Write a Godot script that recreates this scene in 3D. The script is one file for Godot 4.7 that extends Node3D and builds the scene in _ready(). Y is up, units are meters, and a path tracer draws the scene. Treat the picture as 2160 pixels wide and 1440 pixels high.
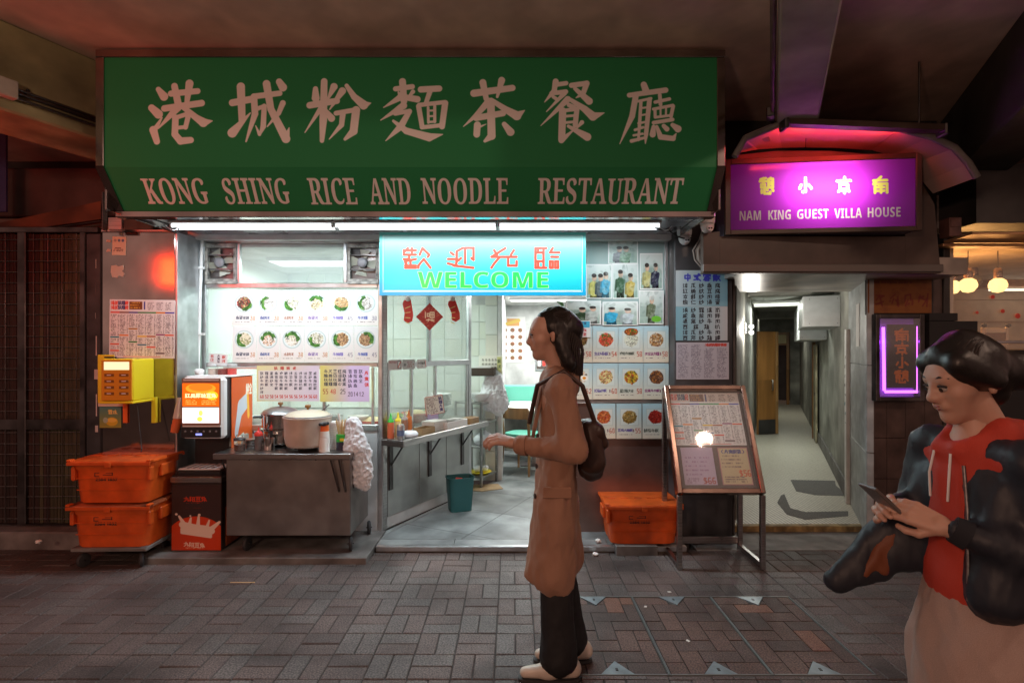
extends Node3D
# A restaurant front under an arcade at night: camera and light first, then the setting, then things.

var rng := RandomNumberGenerator.new()
const TURN := 0.4486          # the building stands at 25.7 degrees to the pavement
const CTURN := 0.4712         # the kitchen counter at 27

func _ready() -> void:
	rng.seed = 20240
	# ---- camera: level, eye height, lens raised a little
	var cam := Camera3D.new()
	cam.name = "camera"
	add_child(cam)
	cam.position = Vector3(0, EYE, 0)
	cam.projection = Camera3D.PROJECTION_FRUSTUM
	cam.near = 0.05
	cam.far = 200.0
	cam.size = 0.05 * 1440.0 / F
	cam.frustum_offset = Vector2(0, 0.05 * 18.0 / F)
	cam.current = true
	# ---- night sky over the street behind the camera, lit by the town
	var env := Environment.new()
	env.background_mode = Environment.BG_SKY
	var sky := Sky.new()
	var sm := ProceduralSkyMaterial.new()
	sm.sky_top_color = Color(0.40, 0.30, 0.27)
	sm.sky_horizon_color = Color(0.78, 0.60, 0.54)
	sm.sky_curve = 0.25
	sm.ground_horizon_color = Color(0.42, 0.34, 0.31)
	sm.ground_bottom_color = Color(0.2, 0.17, 0.16)
	sm.sun_angle_max = 1.0
	sky.sky_material = sm
	env.sky = sky
	env.background_energy_multiplier = 0.95
	env.tonemap_mode = Environment.TONE_MAPPER_LINEAR
	env.tonemap_exposure = 1.0
	env.sdfgi_enabled = true
	env.ssao_enabled = true
	env.ssil_enabled = true
	var we := WorldEnvironment.new()
	we.name = "world_environment"
	we.environment = env
	add_child(we)
	# ---- the long fluorescent lamps under the shop sign
	area_lamp("shop_tube_light", Vector3(-0.69, 2.388, -3.88), Vector2(3.45, 0.09), Vector3(-PI / 2, 0, 0), Color(0.90, 0.97, 1.0), 5.6)
	area_lamp("kitchen_panel_light", Vector3(-1.7, 2.33, -5.3), Vector2(1.2, 0.3), Vector3(-PI / 2, 0, 0), Color(0.93, 1.0, 0.97), 4.5)
	area_lamp("dining_panel_light", Vector3(0.35, 2.27, -6.6), Vector2(1.2, 0.3), Vector3(-PI / 2, 0, 0), Color(1.0, 1.0, 0.98), 5.5)
	area_lamp("dining_rear_panel_light", Vector3(0.6, 2.27, -8.3), Vector2(1.2, 0.3), Vector3(-PI / 2, 0, 0), Color(1.0, 1.0, 0.98), 5.5)

	# ---- behind the camera: added fill lamp, and one mirrored in the menu stand's glass
	omni("added_fill_light", Vector3(-1.9, 2.55, 1.9), Color(1.0, 0.78, 0.66), 5.2, 0.2)
	omni("corner_lamp_light", Vector3(3.2, 4.25, 0.0), Color(1.0, 0.84, 0.74), 3.6, 0.12)

	make_textures()
	make_materials()
	build_pavement()
	build_offscreen_lamps()
	build_shell()
	build_shop_sign()
	build_left_bay()
	build_pillar()
	build_crates()
	build_machine()
	build_window()
	build_counter()
	build_dining()
	build_cart()
	build_board()
	build_stand()
	build_guest_house()
	build_neighbour()
	build_litter()
	build_walker()
	build_woman()

func area_lamp(called: String, at: Vector3, size: Vector2, rot: Vector3, c: Color, energy: float) -> AreaLight3D:
	var l := AreaLight3D.new()
	l.name = called
	l.area_size = size
	l.area_normalize_energy = true
	l.light_color = c
	l.light_energy = energy
	l.shadow_enabled = true
	add_child(l)
	l.position = at
	l.rotation = rot
	return l

func omni(called: String, at: Vector3, c: Color, energy: float, size := 0.04) -> OmniLight3D:
	var l := OmniLight3D.new()
	l.name = called
	l.light_color = c
	l.light_energy = energy
	l.light_size = size
	l.omni_range = 12.0
	l.omni_attenuation = 2.0
	l.shadow_enabled = true
	add_child(l)
	l.position = at
	return l

func make_textures() -> void:
	noise_tex("rough_noise", 3, 0.012, 0.78, 4)
	noise_tex("plaster", 11, 0.010, 0.62, 5)
	noise_tex("stone", 17, 0.11, 0.45, 3)
	noise_tex("dirt", 23, 0.006, 0.35, 5, 1.0, 1.0, 0.7)
	noise_tex("brushed", 29, 0.03, 0.72, 3, 0.25, 8.0)
	noise_tex("wood", 31, 0.012, 0.5, 4, 1.0, 0.125)
	noise_tex("cloth", 37, 0.35, 0.7, 2)
	noise_tex("stain", 53, 0.007, 0.55, 5, 1.0, 1.0, 0.8)
	noise_tex("smudge", 41, 0.009, 0.8, 4)

func make_materials() -> void:
	mat("paver_rose", 0.36, 0.262, 0.238, 0.78, 0.0, "stone", 3.1, 0.12, "stain", 0.55)
	mat("paver_grey", 0.355, 0.295, 0.275, 0.74, 0.0, "stone", 2.7, 0.12, "stain", 0.55)
	mat("paver_dark", 0.29, 0.215, 0.198, 0.8, 0.0, "stone", 3.4, 0.12, "stain", 0.55)
	mat("paver_red", 0.34, 0.16, 0.11, 0.8, 0.0, "stone", 3.4, 0.12)
	mat("joint", 0.075, 0.066, 0.06, 0.95, 0.0, "stone", 4.0)
	mat("concrete", 0.24, 0.23, 0.22, 0.8, 0.0, "plaster", 1.3, 0.05)
	mat("plaster_cream", 0.52, 0.47, 0.41, 0.85, 0.0, "plaster", 0.6)
	mat("plaster_ceiling", 0.78, 0.60, 0.50, 0.85, 0.0, "smudge", 0.9)
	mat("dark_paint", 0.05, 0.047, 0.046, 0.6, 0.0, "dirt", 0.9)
	mat("brown_panel", 0.11, 0.075, 0.06, 0.5, 0.0, "plaster", 0.8)
	mat("steel", 0.52, 0.50, 0.49, 0.34, 1.0, "brushed", 1.4)
	mat("steel_mirror", 0.52, 0.46, 0.44, 0.13, 1.0, "smudge", 0.9)
	mat("steel_dark", 0.20, 0.19, 0.19, 0.45, 1.0, "dirt", 1.2)
	mat("copper_steel", 0.42, 0.29, 0.24, 0.22, 1.0, "smudge", 1.5)
	mat("aluminium", 0.66, 0.68, 0.70, 0.38, 0.9, "smudge", 1.8)
	mat("aluminium_paint", 0.60, 0.63, 0.64, 0.45, 0.0, "smudge", 1.4)
	mat("sign_green", 0.028, 0.205, 0.08, 0.3).metallic_specular = 0.2
	mat("sign_white", 0.72, 0.68, 0.66, 0.4)
	mat("white_tile", 0.74, 0.77, 0.72, 0.2)
	mat("white_tile_warm", 0.70, 0.72, 0.64, 0.22)
	mat("floor_tile", 0.37, 0.40, 0.405, 0.42, 0.0, "plaster", 0.8)
	mat("floor_tile_b", 0.33, 0.36, 0.365, 0.45, 0.0, "plaster", 0.9)
	mat("white_paint", 0.76, 0.77, 0.76, 0.5, 0.0, "smudge", 1.1)
	mat("cream_wall", 0.64, 0.645, 0.57, 0.7, 0.0, "plaster", 0.5, 0.0, "stain", 0.7)
	mat("orange_crate", 0.78, 0.115, 0.014, 0.42, 0.0, "smudge", 2.2)
	mat("orange_dirty", 0.62, 0.15, 0.05, 0.6, 0.0, "dirt", 1.8)
	mat("rubber", 0.03, 0.03, 0.032, 0.7)
	mat("black", 0.018, 0.018, 0.02, 0.35)
	mat("black_matt", 0.022, 0.022, 0.024, 0.8)
	mat("ink", 0.02, 0.018, 0.02, 0.7)
	mat("white_plastic", 0.80, 0.80, 0.80, 0.35)
	mat("paper", 0.78, 0.78, 0.76, 0.8)
	var bagm := mat("bag_white", 0.80, 0.82, 0.85, 0.4)
	bagm.backlight_enabled = true
	bagm.backlight = Color(0.6, 0.6, 0.62)
	mat("yellow", 0.80, 0.62, 0.02, 0.35)
	mat("yellow_orange", 0.66, 0.30, 0.012, 0.4)
	mat("orange_panel", 0.85, 0.17, 0.03, 0.35)
	mat("cream_enamel", 0.68, 0.58, 0.50, 0.28, 0.0, "smudge", 2.0)
	mat("wood_light", 0.50, 0.28, 0.11, 0.45, 0.0, "wood", 1.6)
	mat("wood_door", 0.45, 0.21, 0.06, 0.45, 0.0, "wood", 1.0)
	mat("teal_plastic", 0.02, 0.115, 0.125, 0.4)
	mat("green_vinyl", 0.13, 0.50, 0.38, 0.4)
	mat("cardboard", 0.42, 0.28, 0.14, 0.85, 0.0, "smudge", 2.0)
	mat("red", 0.62, 0.03, 0.02, 0.5)
	mat("red_plastic", 0.55, 0.06, 0.045, 0.4)
	mat("bamboo", 0.11, 0.105, 0.055, 0.8, 0.0, "wood", 2.0)
	mat("bamboo_brown", 0.055, 0.03, 0.025, 0.8, 0.0, "wood", 2.0)
	pane("glass", 0.9, 0.96, 0.94, 0.06)
	pane("greasy_glass", 0.80, 0.87, 0.85, 0.30, 0.45)
	pane("milky_glass", 0.72, 0.82, 0.81, 0.62, 0.45)
# ---------------------------------------------------------------- placing
const F := 1140.0
const EYE := 1.52

func X(u: float, d: float) -> float: return (u - 1080.0) / F * d
func Y(v: float, d: float) -> float: return EYE - (v - 738.0) / F * d
func P(u: float, v: float, d: float) -> Vector3: return Vector3(X(u, d), Y(v, d), -d)

var taken := {}
func numbered(called: String) -> String:
	taken[called] = taken.get(called, -1) + 1
	return called if taken[called] == 0 else "%s_%03d" % [called, taken[called]]

func thing(called: String, label: String, category: String, at := Vector3.ZERO, turn := 0.0, group := "") -> Node3D:
	var o := Node3D.new()
	o.name = numbered(called)
	add_child(o)
	o.position = at
	o.rotation.y = turn
	o.set_meta("label", label)
	o.set_meta("category", category)
	if group: o.set_meta("group", group)
	return o

func tag(o: Node3D, label: String, category: String, group := "") -> Node3D:
	o.set_meta("label", label)
	o.set_meta("category", category)
	if group: o.set_meta("group", group)
	return o

func struct(called: String, at := Vector3.ZERO, turn := 0.0) -> Node3D:
	var o := Node3D.new()
	o.name = numbered(called)
	add_child(o)
	o.position = at
	o.rotation.y = turn
	o.set_meta("kind", "structure")
	return o

# a mesh under parent, given in the parent's own axes
func lp(parent: Node3D, called: String, mesh: Mesh, mat: Material, at := Vector3.ZERO, rot := Vector3.ZERO) -> MeshInstance3D:
	var o := MeshInstance3D.new()
	o.name = numbered(called) if parent == self else called
	o.mesh = mesh
	o.material_override = mat
	parent.add_child(o, true)
	o.position = at
	o.rotation = rot
	return o

# the same, given in the world's axes
func wp(parent: Node3D, called: String, mesh: Mesh, mat: Material, at := Vector3.ZERO, rot := Vector3.ZERO) -> MeshInstance3D:
	var o := lp(parent, called, mesh, mat)
	o.global_transform = Transform3D(Basis.from_euler(rot), at)
	return o

# a bevelled block whose front face covers the given rectangle at depth d
func front(parent: Node3D, called: String, mat: Material, u0: float, v0: float, u1: float, v1: float, d: float, thick: float, bevel := 0.004) -> MeshInstance3D:
	var w := absf(X(u1, d) - X(u0, d))
	var h := absf(Y(v1, d) - Y(v0, d))
	var c := P((u0 + u1) / 2, (v0 + v1) / 2, d)
	return wp(parent, called, cbox(w, h, thick, bevel), mat, c - Vector3(0, 0, thick / 2))

# a bevelled block between two corners
func block(parent: Node3D, called: String, mat: Material, a: Vector3, b: Vector3, bevel := 0.004) -> MeshInstance3D:
	var s := (b - a).abs()
	return wp(parent, called, cbox(s.x, s.y, s.z, bevel), mat, (a + b) / 2)

func lblock(parent: Node3D, called: String, mat: Material, a: Vector3, b: Vector3, bevel := 0.004) -> MeshInstance3D:
	var s := (b - a).abs()
	return lp(parent, called, cbox(s.x, s.y, s.z, bevel), mat, (a + b) / 2)

# ---------------------------------------------------------------- meshes
var cache := {}

func face(st: SurfaceTool, pts: Array, n: Vector3, uvs: Array = []) -> void:
	for i in range(1, pts.size() - 1):
		var t := [0, i, i + 1]
		if (pts[i] - pts[0]).cross(pts[i + 1] - pts[0]).dot(n) > 0: t = [0, i + 1, i]
		for k in t:
			st.set_normal(n)
			st.set_uv(uvs[k] if uvs.size() else Vector2.ZERO)
			st.add_vertex(pts[k])

func cbox(w: float, h: float, d: float, b := 0.004) -> Mesh:
	var key := "b%.4f,%.4f,%.4f,%.4f" % [w, h, d, b]
	if cache.has(key): return cache[key]
	b = minf(b, minf(w, minf(h, d)) * 0.3)
	var s := Vector3(w, h, d) / 2
	var st := SurfaceTool.new()
	st.begin(Mesh.PRIMITIVE_TRIANGLES)
	for ax in 3:
		var o1 := (ax + 1) % 3
		var o2 := (ax + 2) % 3
		for sg in [-1.0, 1.0]:
			var n := Vector3.ZERO
			n[ax] = sg
			var q := []
			for k in [[-1, -1], [1, -1], [1, 1], [-1, 1]]:
				var p := Vector3.ZERO
				p[ax] = sg * s[ax]
				p[o1] = k[0] * (s[o1] - b)
				p[o2] = k[1] * (s[o2] - b)
				q.append(p)
			face(st, q, n)
			for sh in [-1.0, 1.0]:          # the edge between the faces ax and o1
				var e := []
				for k in [[0, -1], [1, -1], [1, 1], [0, 1]]:
					var p := Vector3.ZERO
					p[ax] = sg * (s[ax] - (b if k[0] else 0.0))
					p[o1] = sh * (s[o1] - (0.0 if k[0] else b))
					p[o2] = k[1] * (s[o2] - b)
					e.append(p)
				var m := Vector3.ZERO
				m[ax] = sg
				m[o1] = sh
				face(st, e, m.normalized())
	for sx in [-1.0, 1.0]:
		for sy in [-1.0, 1.0]:
			for sz in [-1.0, 1.0]:
				var g := Vector3(sx, sy, sz)
				face(st, [g * (s - Vector3(0, b, b)), g * (s - Vector3(b, 0, b)), g * (s - Vector3(b, b, 0))], g.normalized())
	cache[key] = st.commit()
	return cache[key]

# a thin board with a picture on its front (+z) face
func sheet(w: float, h: float, t := 0.002) -> Mesh:
	var key := "s%.4f,%.4f,%.4f" % [w, h, t]
	if cache.has(key): return cache[key]
	var st := SurfaceTool.new()
	st.begin(Mesh.PRIMITIVE_TRIANGLES)
	var s := Vector3(w, h, t) / 2
	var c := [Vector3(-s.x, s.y, s.z), Vector3(s.x, s.y, s.z), Vector3(s.x, -s.y, s.z), Vector3(-s.x, -s.y, s.z)]
	var bk := []
	for p in c: bk.append(Vector3(p.x, p.y, -s.z))
	face(st, c, Vector3(0, 0, 1), [Vector2(0, 0), Vector2(1, 0), Vector2(1, 1), Vector2(0, 1)])
	var z := [Vector2(0.01, 0.01), Vector2(0.02, 0.01), Vector2(0.02, 0.02), Vector2(0.01, 0.02)]
	face(st, bk, Vector3(0, 0, -1), z)
	for i in 4:
		var j := (i + 1) % 4
		face(st, [c[i], c[j], bk[j], bk[i]], ((c[i] + c[j]) / 2 * Vector3(1, 1, 0)).normalized(), z)
	cache[key] = st.commit()
	return cache[key]

# polygon in x,y drawn out along z from z0 to z1
func prism(poly: PackedVector2Array, z0: float, z1: float) -> Mesh:
	var st := SurfaceTool.new()
	st.begin(Mesh.PRIMITIVE_TRIANGLES)
	var tri := Geometry2D.triangulate_polygon(poly)
	for i in range(0, tri.size(), 3):
		for z in [z0, z1]:
			var q := []
			for k in 3: q.append(Vector3(poly[tri[i + k]].x, poly[tri[i + k]].y, z))
			face(st, q, Vector3(0, 0, -1 if z == z0 else 1) * signf(z1 - z0))
	var cw := -1.0 if Geometry2D.is_polygon_clockwise(poly) else 1.0
	for i in poly.size():
		var a := poly[i]
		var b := poly[(i + 1) % poly.size()]
		var n := Vector2(b.y - a.y, a.x - b.x).normalized() * cw
		face(st, [Vector3(a.x, a.y, z0), Vector3(b.x, b.y, z0), Vector3(b.x, b.y, z1), Vector3(a.x, a.y, z1)], Vector3(n.x, n.y, 0))
	return st.commit()

# the same lying flat: polygon in x,z raised from y0 to y1
func plate(poly: PackedVector2Array, y0: float, y1: float) -> Mesh:
	var st := SurfaceTool.new()
	st.begin(Mesh.PRIMITIVE_TRIANGLES)
	var tri := Geometry2D.triangulate_polygon(poly)
	for i in range(0, tri.size(), 3):
		for y in [y0, y1]:
			var q := []
			var uv := []
			for k in 3:
				q.append(Vector3(poly[tri[i + k]].x, y, poly[tri[i + k]].y))
				uv.append(poly[tri[i + k]])
			face(st, q, Vector3(0, -1 if y == y0 else 1, 0), uv)
	var cw := -1.0 if Geometry2D.is_polygon_clockwise(poly) else 1.0
	for i in poly.size():
		var a := poly[i]
		var b := poly[(i + 1) % poly.size()]
		var n := Vector2(b.y - a.y, a.x - b.x).normalized() * cw
		face(st, [Vector3(a.x, y0, a.y), Vector3(b.x, y0, b.y), Vector3(b.x, y1, b.y), Vector3(a.x, y1, a.y)], Vector3(n.x, 0, n.y), [a, b, b, a])
	return st.commit()

# rings of points joined into a smooth skin, ends closed
func loft(rings: Array, closed := true, caps := true) -> Mesh:
	var n: int = rings[0].size()
	var v := PackedVector3Array()
	var uv := PackedVector2Array()
	for j in rings.size():
		for i in n:
			v.append(rings[j][i])
			uv.append(Vector2(float(i) / n, float(j) / maxf(1, rings.size() - 1)))
	var idx := PackedInt32Array()
	for j in rings.size() - 1:
		for i in (n if closed else n - 1):
			var a := j * n + i
			var b := j * n + (i + 1) % n
			idx.append_array([a, b, a + n, b, b + n, a + n])
	var nor := PackedVector3Array()
	nor.resize(v.size())
	for i in range(0, idx.size(), 3):
		var m := (v[idx[i + 2]] - v[idx[i]]).cross(v[idx[i + 1]] - v[idx[i]])
		for k in 3: nor[idx[i + k]] += m
	# which way is out: away from the middle of the ring
	var vote := 0.0
	for j in rings.size():
		var c := Vector3.ZERO
		for i in n: c += rings[j][i]
		c /= n
		for i in n: vote += nor[j * n + i].dot(rings[j][i] - c)
	if vote < 0 and closed:
		for i in range(0, idx.size(), 3):
			var t := idx[i + 1]
			idx[i + 1] = idx[i + 2]
			idx[i + 2] = t
		for i in nor.size(): nor[i] = -nor[i]
	for i in nor.size(): nor[i] = nor[i].normalized() if nor[i].length() > 1e-12 else Vector3.UP
	if caps and closed:
		for e in [0, rings.size() - 1]:
			var c := Vector3.ZERO
			for i in n: c += rings[e][i]
			c /= n
			var inner := Vector3.ZERO
			for i in n: inner += rings[1 if e == 0 else rings.size() - 2][i]
			inner /= n
			var m := Vector3.ZERO
			for i in n: m += (rings[e][i] - c).cross(rings[e][(i + 1) % n] - c)
			if m.length() < 1e-10: continue
			m = m.normalized()
			if m.dot(c - inner) < 0: m = -m
			var first := v.size()
			v.append(c)
			nor.append(m)
			uv.append(Vector2.ZERO)
			for i in n:
				v.append(rings[e][i])
				nor.append(m)
				uv.append(Vector2.ZERO)
			for i in n:
				var a := first + 1 + i
				var b := first + 1 + (i + 1) % n
				if (v[a] - c).cross(v[b] - c).dot(m) > 0: idx.append_array([first, b, a])
				else: idx.append_array([first, a, b])
	var arr := []
	arr.resize(Mesh.ARRAY_MAX)
	arr[Mesh.ARRAY_VERTEX] = v
	arr[Mesh.ARRAY_NORMAL] = nor
	arr[Mesh.ARRAY_TEX_UV] = uv
	arr[Mesh.ARRAY_INDEX] = idx
	var am := ArrayMesh.new()
	am.add_surface_from_arrays(Mesh.PRIMITIVE_TRIANGLES, arr)
	return am

# turned shape; profile of (radius, height) pairs. A repeated pair makes a hard edge.
func lathe(profile: Array, seg := 24) -> Mesh:
	var rings := []
	for p in profile:
		var r := PackedVector3Array()
		for i in seg:
			var a := TAU * i / seg
			r.append(Vector3(cos(a) * p[0], p[1], sin(a) * p[0]))
		rings.append(r)
	return loft(rings)

func tube(pts: Array, r, seg := 8) -> Mesh:
	var rings := []
	var side := Vector3.ZERO
	for j in pts.size():
		var dir: Vector3 = (pts[mini(j + 1, pts.size() - 1)] - pts[maxi(j - 1, 0)]).normalized()
		if side == Vector3.ZERO: side = dir.cross(Vector3.UP if absf(dir.y) < 0.9 else Vector3.RIGHT).normalized()
		side = (side - dir * side.dot(dir)).normalized()
		var up := side.cross(dir)
		var ring := PackedVector3Array()
		var rad: float = r[j] if r is Array else r
		for i in seg:
			var a := TAU * i / seg
			ring.append(pts[j] + (side * cos(a) + up * sin(a)) * rad)
		rings.append(ring)
	return loft(rings)

func sag(a: Vector3, b: Vector3, drop: float, n := 8) -> Array:
	var out := []
	for i in n + 1:
		var t := float(i) / n
		out.append(a.lerp(b, t) - Vector3(0, drop * 4 * t * (1 - t), 0))
	return out

# rounded box built from superellipse rings: soft plastic shapes; taper = bottom size over top size
func soft(w: float, h: float, d: float, power := 6.0, taper := 1.0, seg := 32) -> Mesh:
	var rings := []
	var edge := minf(0.02, h * 0.12)
	for s in [[0.0, 0.86], [0.0, 0.94], [0.35, 0.985], [1.0, 1.0], [-1.0, 1.0], [-0.35, 0.985], [0.0001, 0.94], [0.0001, 0.86]]:
		pass
	var prof := [[0.0, 0.93], [edge * 0.3, 0.975], [edge, 1.0], [h - edge, 1.0], [h - edge * 0.3, 0.975], [h, 0.93]]
	for p in prof:
		var k: float = p[1] * lerpf(taper, 1.0, p[0] / h)
		var ring := PackedVector3Array()
		for i in seg:
			var a := TAU * (i + 0.5) / seg
			var c := cos(a)
			var s := sin(a)
			var r := pow(pow(absf(c), power) + pow(absf(s), power), -1.0 / power)
			ring.append(Vector3(c * r * w / 2 * k, p[0], s * r * d / 2 * k))
		rings.append(ring)
	return loft(rings)

# lettering: one line of type fitted into a w x h box, standing in x,y
var fonts := {}
func lettering(text: String, w: float, h: float, family := "Droid Sans", weight := 700, depth := 0.003) -> Mesh:
	var fk := family + str(weight)
	if not fonts.has(fk):
		var f := SystemFont.new()
		f.font_names = PackedStringArray([family])
		f.font_weight = weight
		fonts[fk] = f
	var tm := TextMesh.new()
	tm.text = text
	tm.font = fonts[fk]
	tm.font_size = 64
	tm.pixel_size = 0.01
	tm.depth = 0.02
	tm.curve_step = 2.0
	var src := tm.get_mesh_arrays()
	var v: PackedVector3Array = src[Mesh.ARRAY_VERTEX]
	var lo := Vector3(1e9, 1e9, 1e9)
	var hi := -lo
	for p in v:
		lo = lo.min(p)
		hi = hi.max(p)
	var k := Vector3(w, h, depth) / (hi - lo)
	for i in v.size(): v[i] = (v[i] - (lo + hi) / 2) * k
	var arr := []
	arr.resize(Mesh.ARRAY_MAX)
	arr[Mesh.ARRAY_VERTEX] = v
	arr[Mesh.ARRAY_NORMAL] = src[Mesh.ARRAY_NORMAL]
	arr[Mesh.ARRAY_INDEX] = src[Mesh.ARRAY_INDEX]
	var am := ArrayMesh.new()
	am.add_surface_from_arrays(Mesh.PRIMITIVE_TRIANGLES, arr)
	return am

# joins several meshes (with places) into one
func joined(list: Array) -> Mesh:
	var st := SurfaceTool.new()
	st.begin(Mesh.PRIMITIVE_TRIANGLES)
	for e in list: st.append_from(e[0], 0, e[1] if e[1] is Transform3D else Transform3D(Basis(), e[1]))
	return st.commit()

# ---------------------------------------------------------------- soft bodies from joined round limbs
# limb: [a, b, ra, rb, flat] with flat < 1 thinner front to back; "cut": true takes away
func flesh(limbs: Array, cell: float, k: float, jitter := 0.0, crinkle := 9.0) -> Mesh:
	var lo := Vector3(1e9, 1e9, 1e9)
	var hi := -lo
	for l in limbs:
		var r: float = maxf(l[2], l[3]) + k * 0.5 + cell * 2
		lo = lo.min(l[0] - Vector3.ONE * r).min(l[1] - Vector3.ONE * r)
		hi = hi.max(l[0] + Vector3.ONE * r).max(l[1] + Vector3.ONE * r)
	var nx := int((hi.x - lo.x) / cell) + 2
	var ny := int((hi.y - lo.y) / cell) + 2
	var nz := int((hi.z - lo.z) / cell) + 2
	var g := PackedFloat32Array()
	g.resize(nx * ny * nz)
	g.fill(0.2)
	for l in limbs:
		var a: Vector3 = l[0]
		var ra: float = l[2]
		var rb: float = l[3]
		var fl: float = 1.0 / (l[4] if l.size() > 4 else 1.0)
		var cut: bool = l.size() > 5 and l[5]
		var r := maxf(ra, rb) + k + cell * 2
		var m0: Vector3 = (l[0].min(l[1]) - Vector3.ONE * r - lo) / cell
		var m1: Vector3 = (l[0].max(l[1]) + Vector3.ONE * r - lo) / cell
		var ab: Vector3 = l[1] - a
		ab.z *= fl
		var ll := maxf(ab.length_squared(), 1e-9)
		for iz in range(maxi(0, int(m0.z)), mini(nz, int(m1.z) + 1)):
			for iy in range(maxi(0, int(m0.y)), mini(ny, int(m1.y) + 1)):
				for ix in range(maxi(0, int(m0.x)), mini(nx, int(m1.x) + 1)):
					var p := Vector3(lo.x + ix * cell - a.x, lo.y + iy * cell - a.y, (lo.z + iz * cell - a.z) * fl)
					var t := clampf(p.dot(ab) / ll, 0.0, 1.0)
					var d := (p - ab * t).length() - lerpf(ra, rb, t)
					var at := (iz * ny + iy) * nx + ix
					var o := g[at]
					if cut:
						d = -d
						var hc := maxf(k * 0.4 - absf(o - d), 0.0) / (k * 0.4)
						g[at] = maxf(o, d) + hc * hc * k * 0.1
					else:
						var h := maxf(k - absf(o - d), 0.0) / k
						g[at] = minf(o, d) - h * h * k * 0.25
	var vert := PackedVector3Array()
	var at_cell := PackedInt32Array()
	at_cell.resize(nx * ny * nz)
	at_cell.fill(-1)
	var off := [0, 1, nx, nx + 1, nx * ny, nx * ny + 1, nx * ny + nx, nx * ny + nx + 1]
	var edges := [[0, 1], [2, 3], [4, 5], [6, 7], [0, 2], [1, 3], [4, 6], [5, 7], [0, 4], [1, 5], [2, 6], [3, 7]]
	for iz in nz - 1:
		for iy in ny - 1:
			var row := (iz * ny + iy) * nx
			for ix in nx - 1:
				var c := row + ix
				if g[c] > 0.15: continue
				var inside := 0
				for o in off:
					if g[c + o] < 0: inside += 1
				if inside == 0 or inside == 8: continue
				var s := Vector3.ZERO
				var n := 0
				for e in edges:
					var g0 := g[c + off[e[0]]]
					var g1 := g[c + off[e[1]]]
					if (g0 < 0) != (g1 < 0):
						var t := g0 / (g0 - g1)
						var p0 := Vector3(e[0] & 1, (e[0] >> 1) & 1, e[0] >> 2)
						var p1 := Vector3(e[1] & 1, (e[1] >> 1) & 1, e[1] >> 2)
						s += p0.lerp(p1, t)
						n += 1
				at_cell[c] = vert.size()
				vert.append(lo + (Vector3(ix, iy, iz) + s / n) * cell)
	var idx := PackedInt32Array()
	var steps := [1, nx, nx * ny]
	for iz in range(1, nz - 1):
		for iy in range(1, ny - 1):
			for ix in range(1, nx - 1):
				var c := (iz * ny + iy) * nx + ix
				if at_cell[c] < 0: continue
				for ax in 3:
					var g0 := g[c]
					var g1 := g[c + steps[ax]]
					if (g0 < 0) == (g1 < 0): continue
					var b1: int = steps[(ax + 1) % 3]
					var b2: int = steps[(ax + 2) % 3]
					var q := [at_cell[c], at_cell[c - b1], at_cell[c - b1 - b2], at_cell[c - b2]]
					if q.min() < 0: continue
					if g0 < 0: idx.append_array([q[0], q[2], q[1], q[0], q[3], q[2]])
					else: idx.append_array([q[0], q[1], q[2], q[0], q[2], q[3]])
	var nor := PackedVector3Array()
	nor.resize(vert.size())
	for i in range(0, idx.size(), 3):
		var m := (vert[idx[i + 2]] - vert[idx[i]]).cross(vert[idx[i + 1]] - vert[idx[i]])
		for q in 3: nor[idx[i + q]] += m
	for i in nor.size(): nor[i] = nor[i].normalized()
	if jitter > 0:
		var f := FastNoiseLite.new()
		f.seed = 5
		f.frequency = crinkle
		for i in vert.size():
			var q := vert[i]
			var n := f.get_noise_3d(q.x * 1.6, q.y * (0.55 if crinkle < 12 else 1.1), q.z * 1.6)
			vert[i] += nor[i] * jitter * (n if crinkle < 12 else 0.7 - 2.2 * absf(n))
		nor.fill(Vector3.ZERO)
		for i in range(0, idx.size(), 3):
			var m := (vert[idx[i + 2]] - vert[idx[i]]).cross(vert[idx[i + 1]] - vert[idx[i]])
			for q in 3: nor[idx[i + q]] += m
		for i in nor.size(): nor[i] = nor[i].normalized()
	var arr := []
	arr.resize(Mesh.ARRAY_MAX)
	arr[Mesh.ARRAY_VERTEX] = vert
	arr[Mesh.ARRAY_NORMAL] = nor
	arr[Mesh.ARRAY_INDEX] = idx
	var am := ArrayMesh.new()
	am.add_surface_from_arrays(Mesh.PRIMITIVE_TRIANGLES, arr)
	return am

# ---------------------------------------------------------------- materials
var tex := {}
var mats := {}

# grey noise picture between lo and 1; stretch > 1 draws it out along y
func noise_tex(called: String, seed_: int, freq: float, lo: float, octaves := 4, sx := 1.0, sy := 1.0, power := 1.0) -> ImageTexture:
	if tex.has(called): return tex[called]
	var f := FastNoiseLite.new()
	f.seed = seed_
	f.noise_type = FastNoiseLite.TYPE_SIMPLEX_SMOOTH
	f.frequency = freq
	f.fractal_octaves = octaves
	var n := 256
	var src := f.get_seamless_image(n, n).get_data()
	var out := PackedByteArray()
	out.resize(n * n)
	for y in n:
		for x in n:
			var g := src[(int(y * sy) % n) * n + int(x * sx) % n] / 255.0
			out[y * n + x] = int(255.0 * (lo + (1.0 - lo) * pow(g, power)))
	tex[called] = ImageTexture.create_from_image(Image.create_from_data(n, n, false, Image.FORMAT_L8, out))
	return tex[called]

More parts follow.
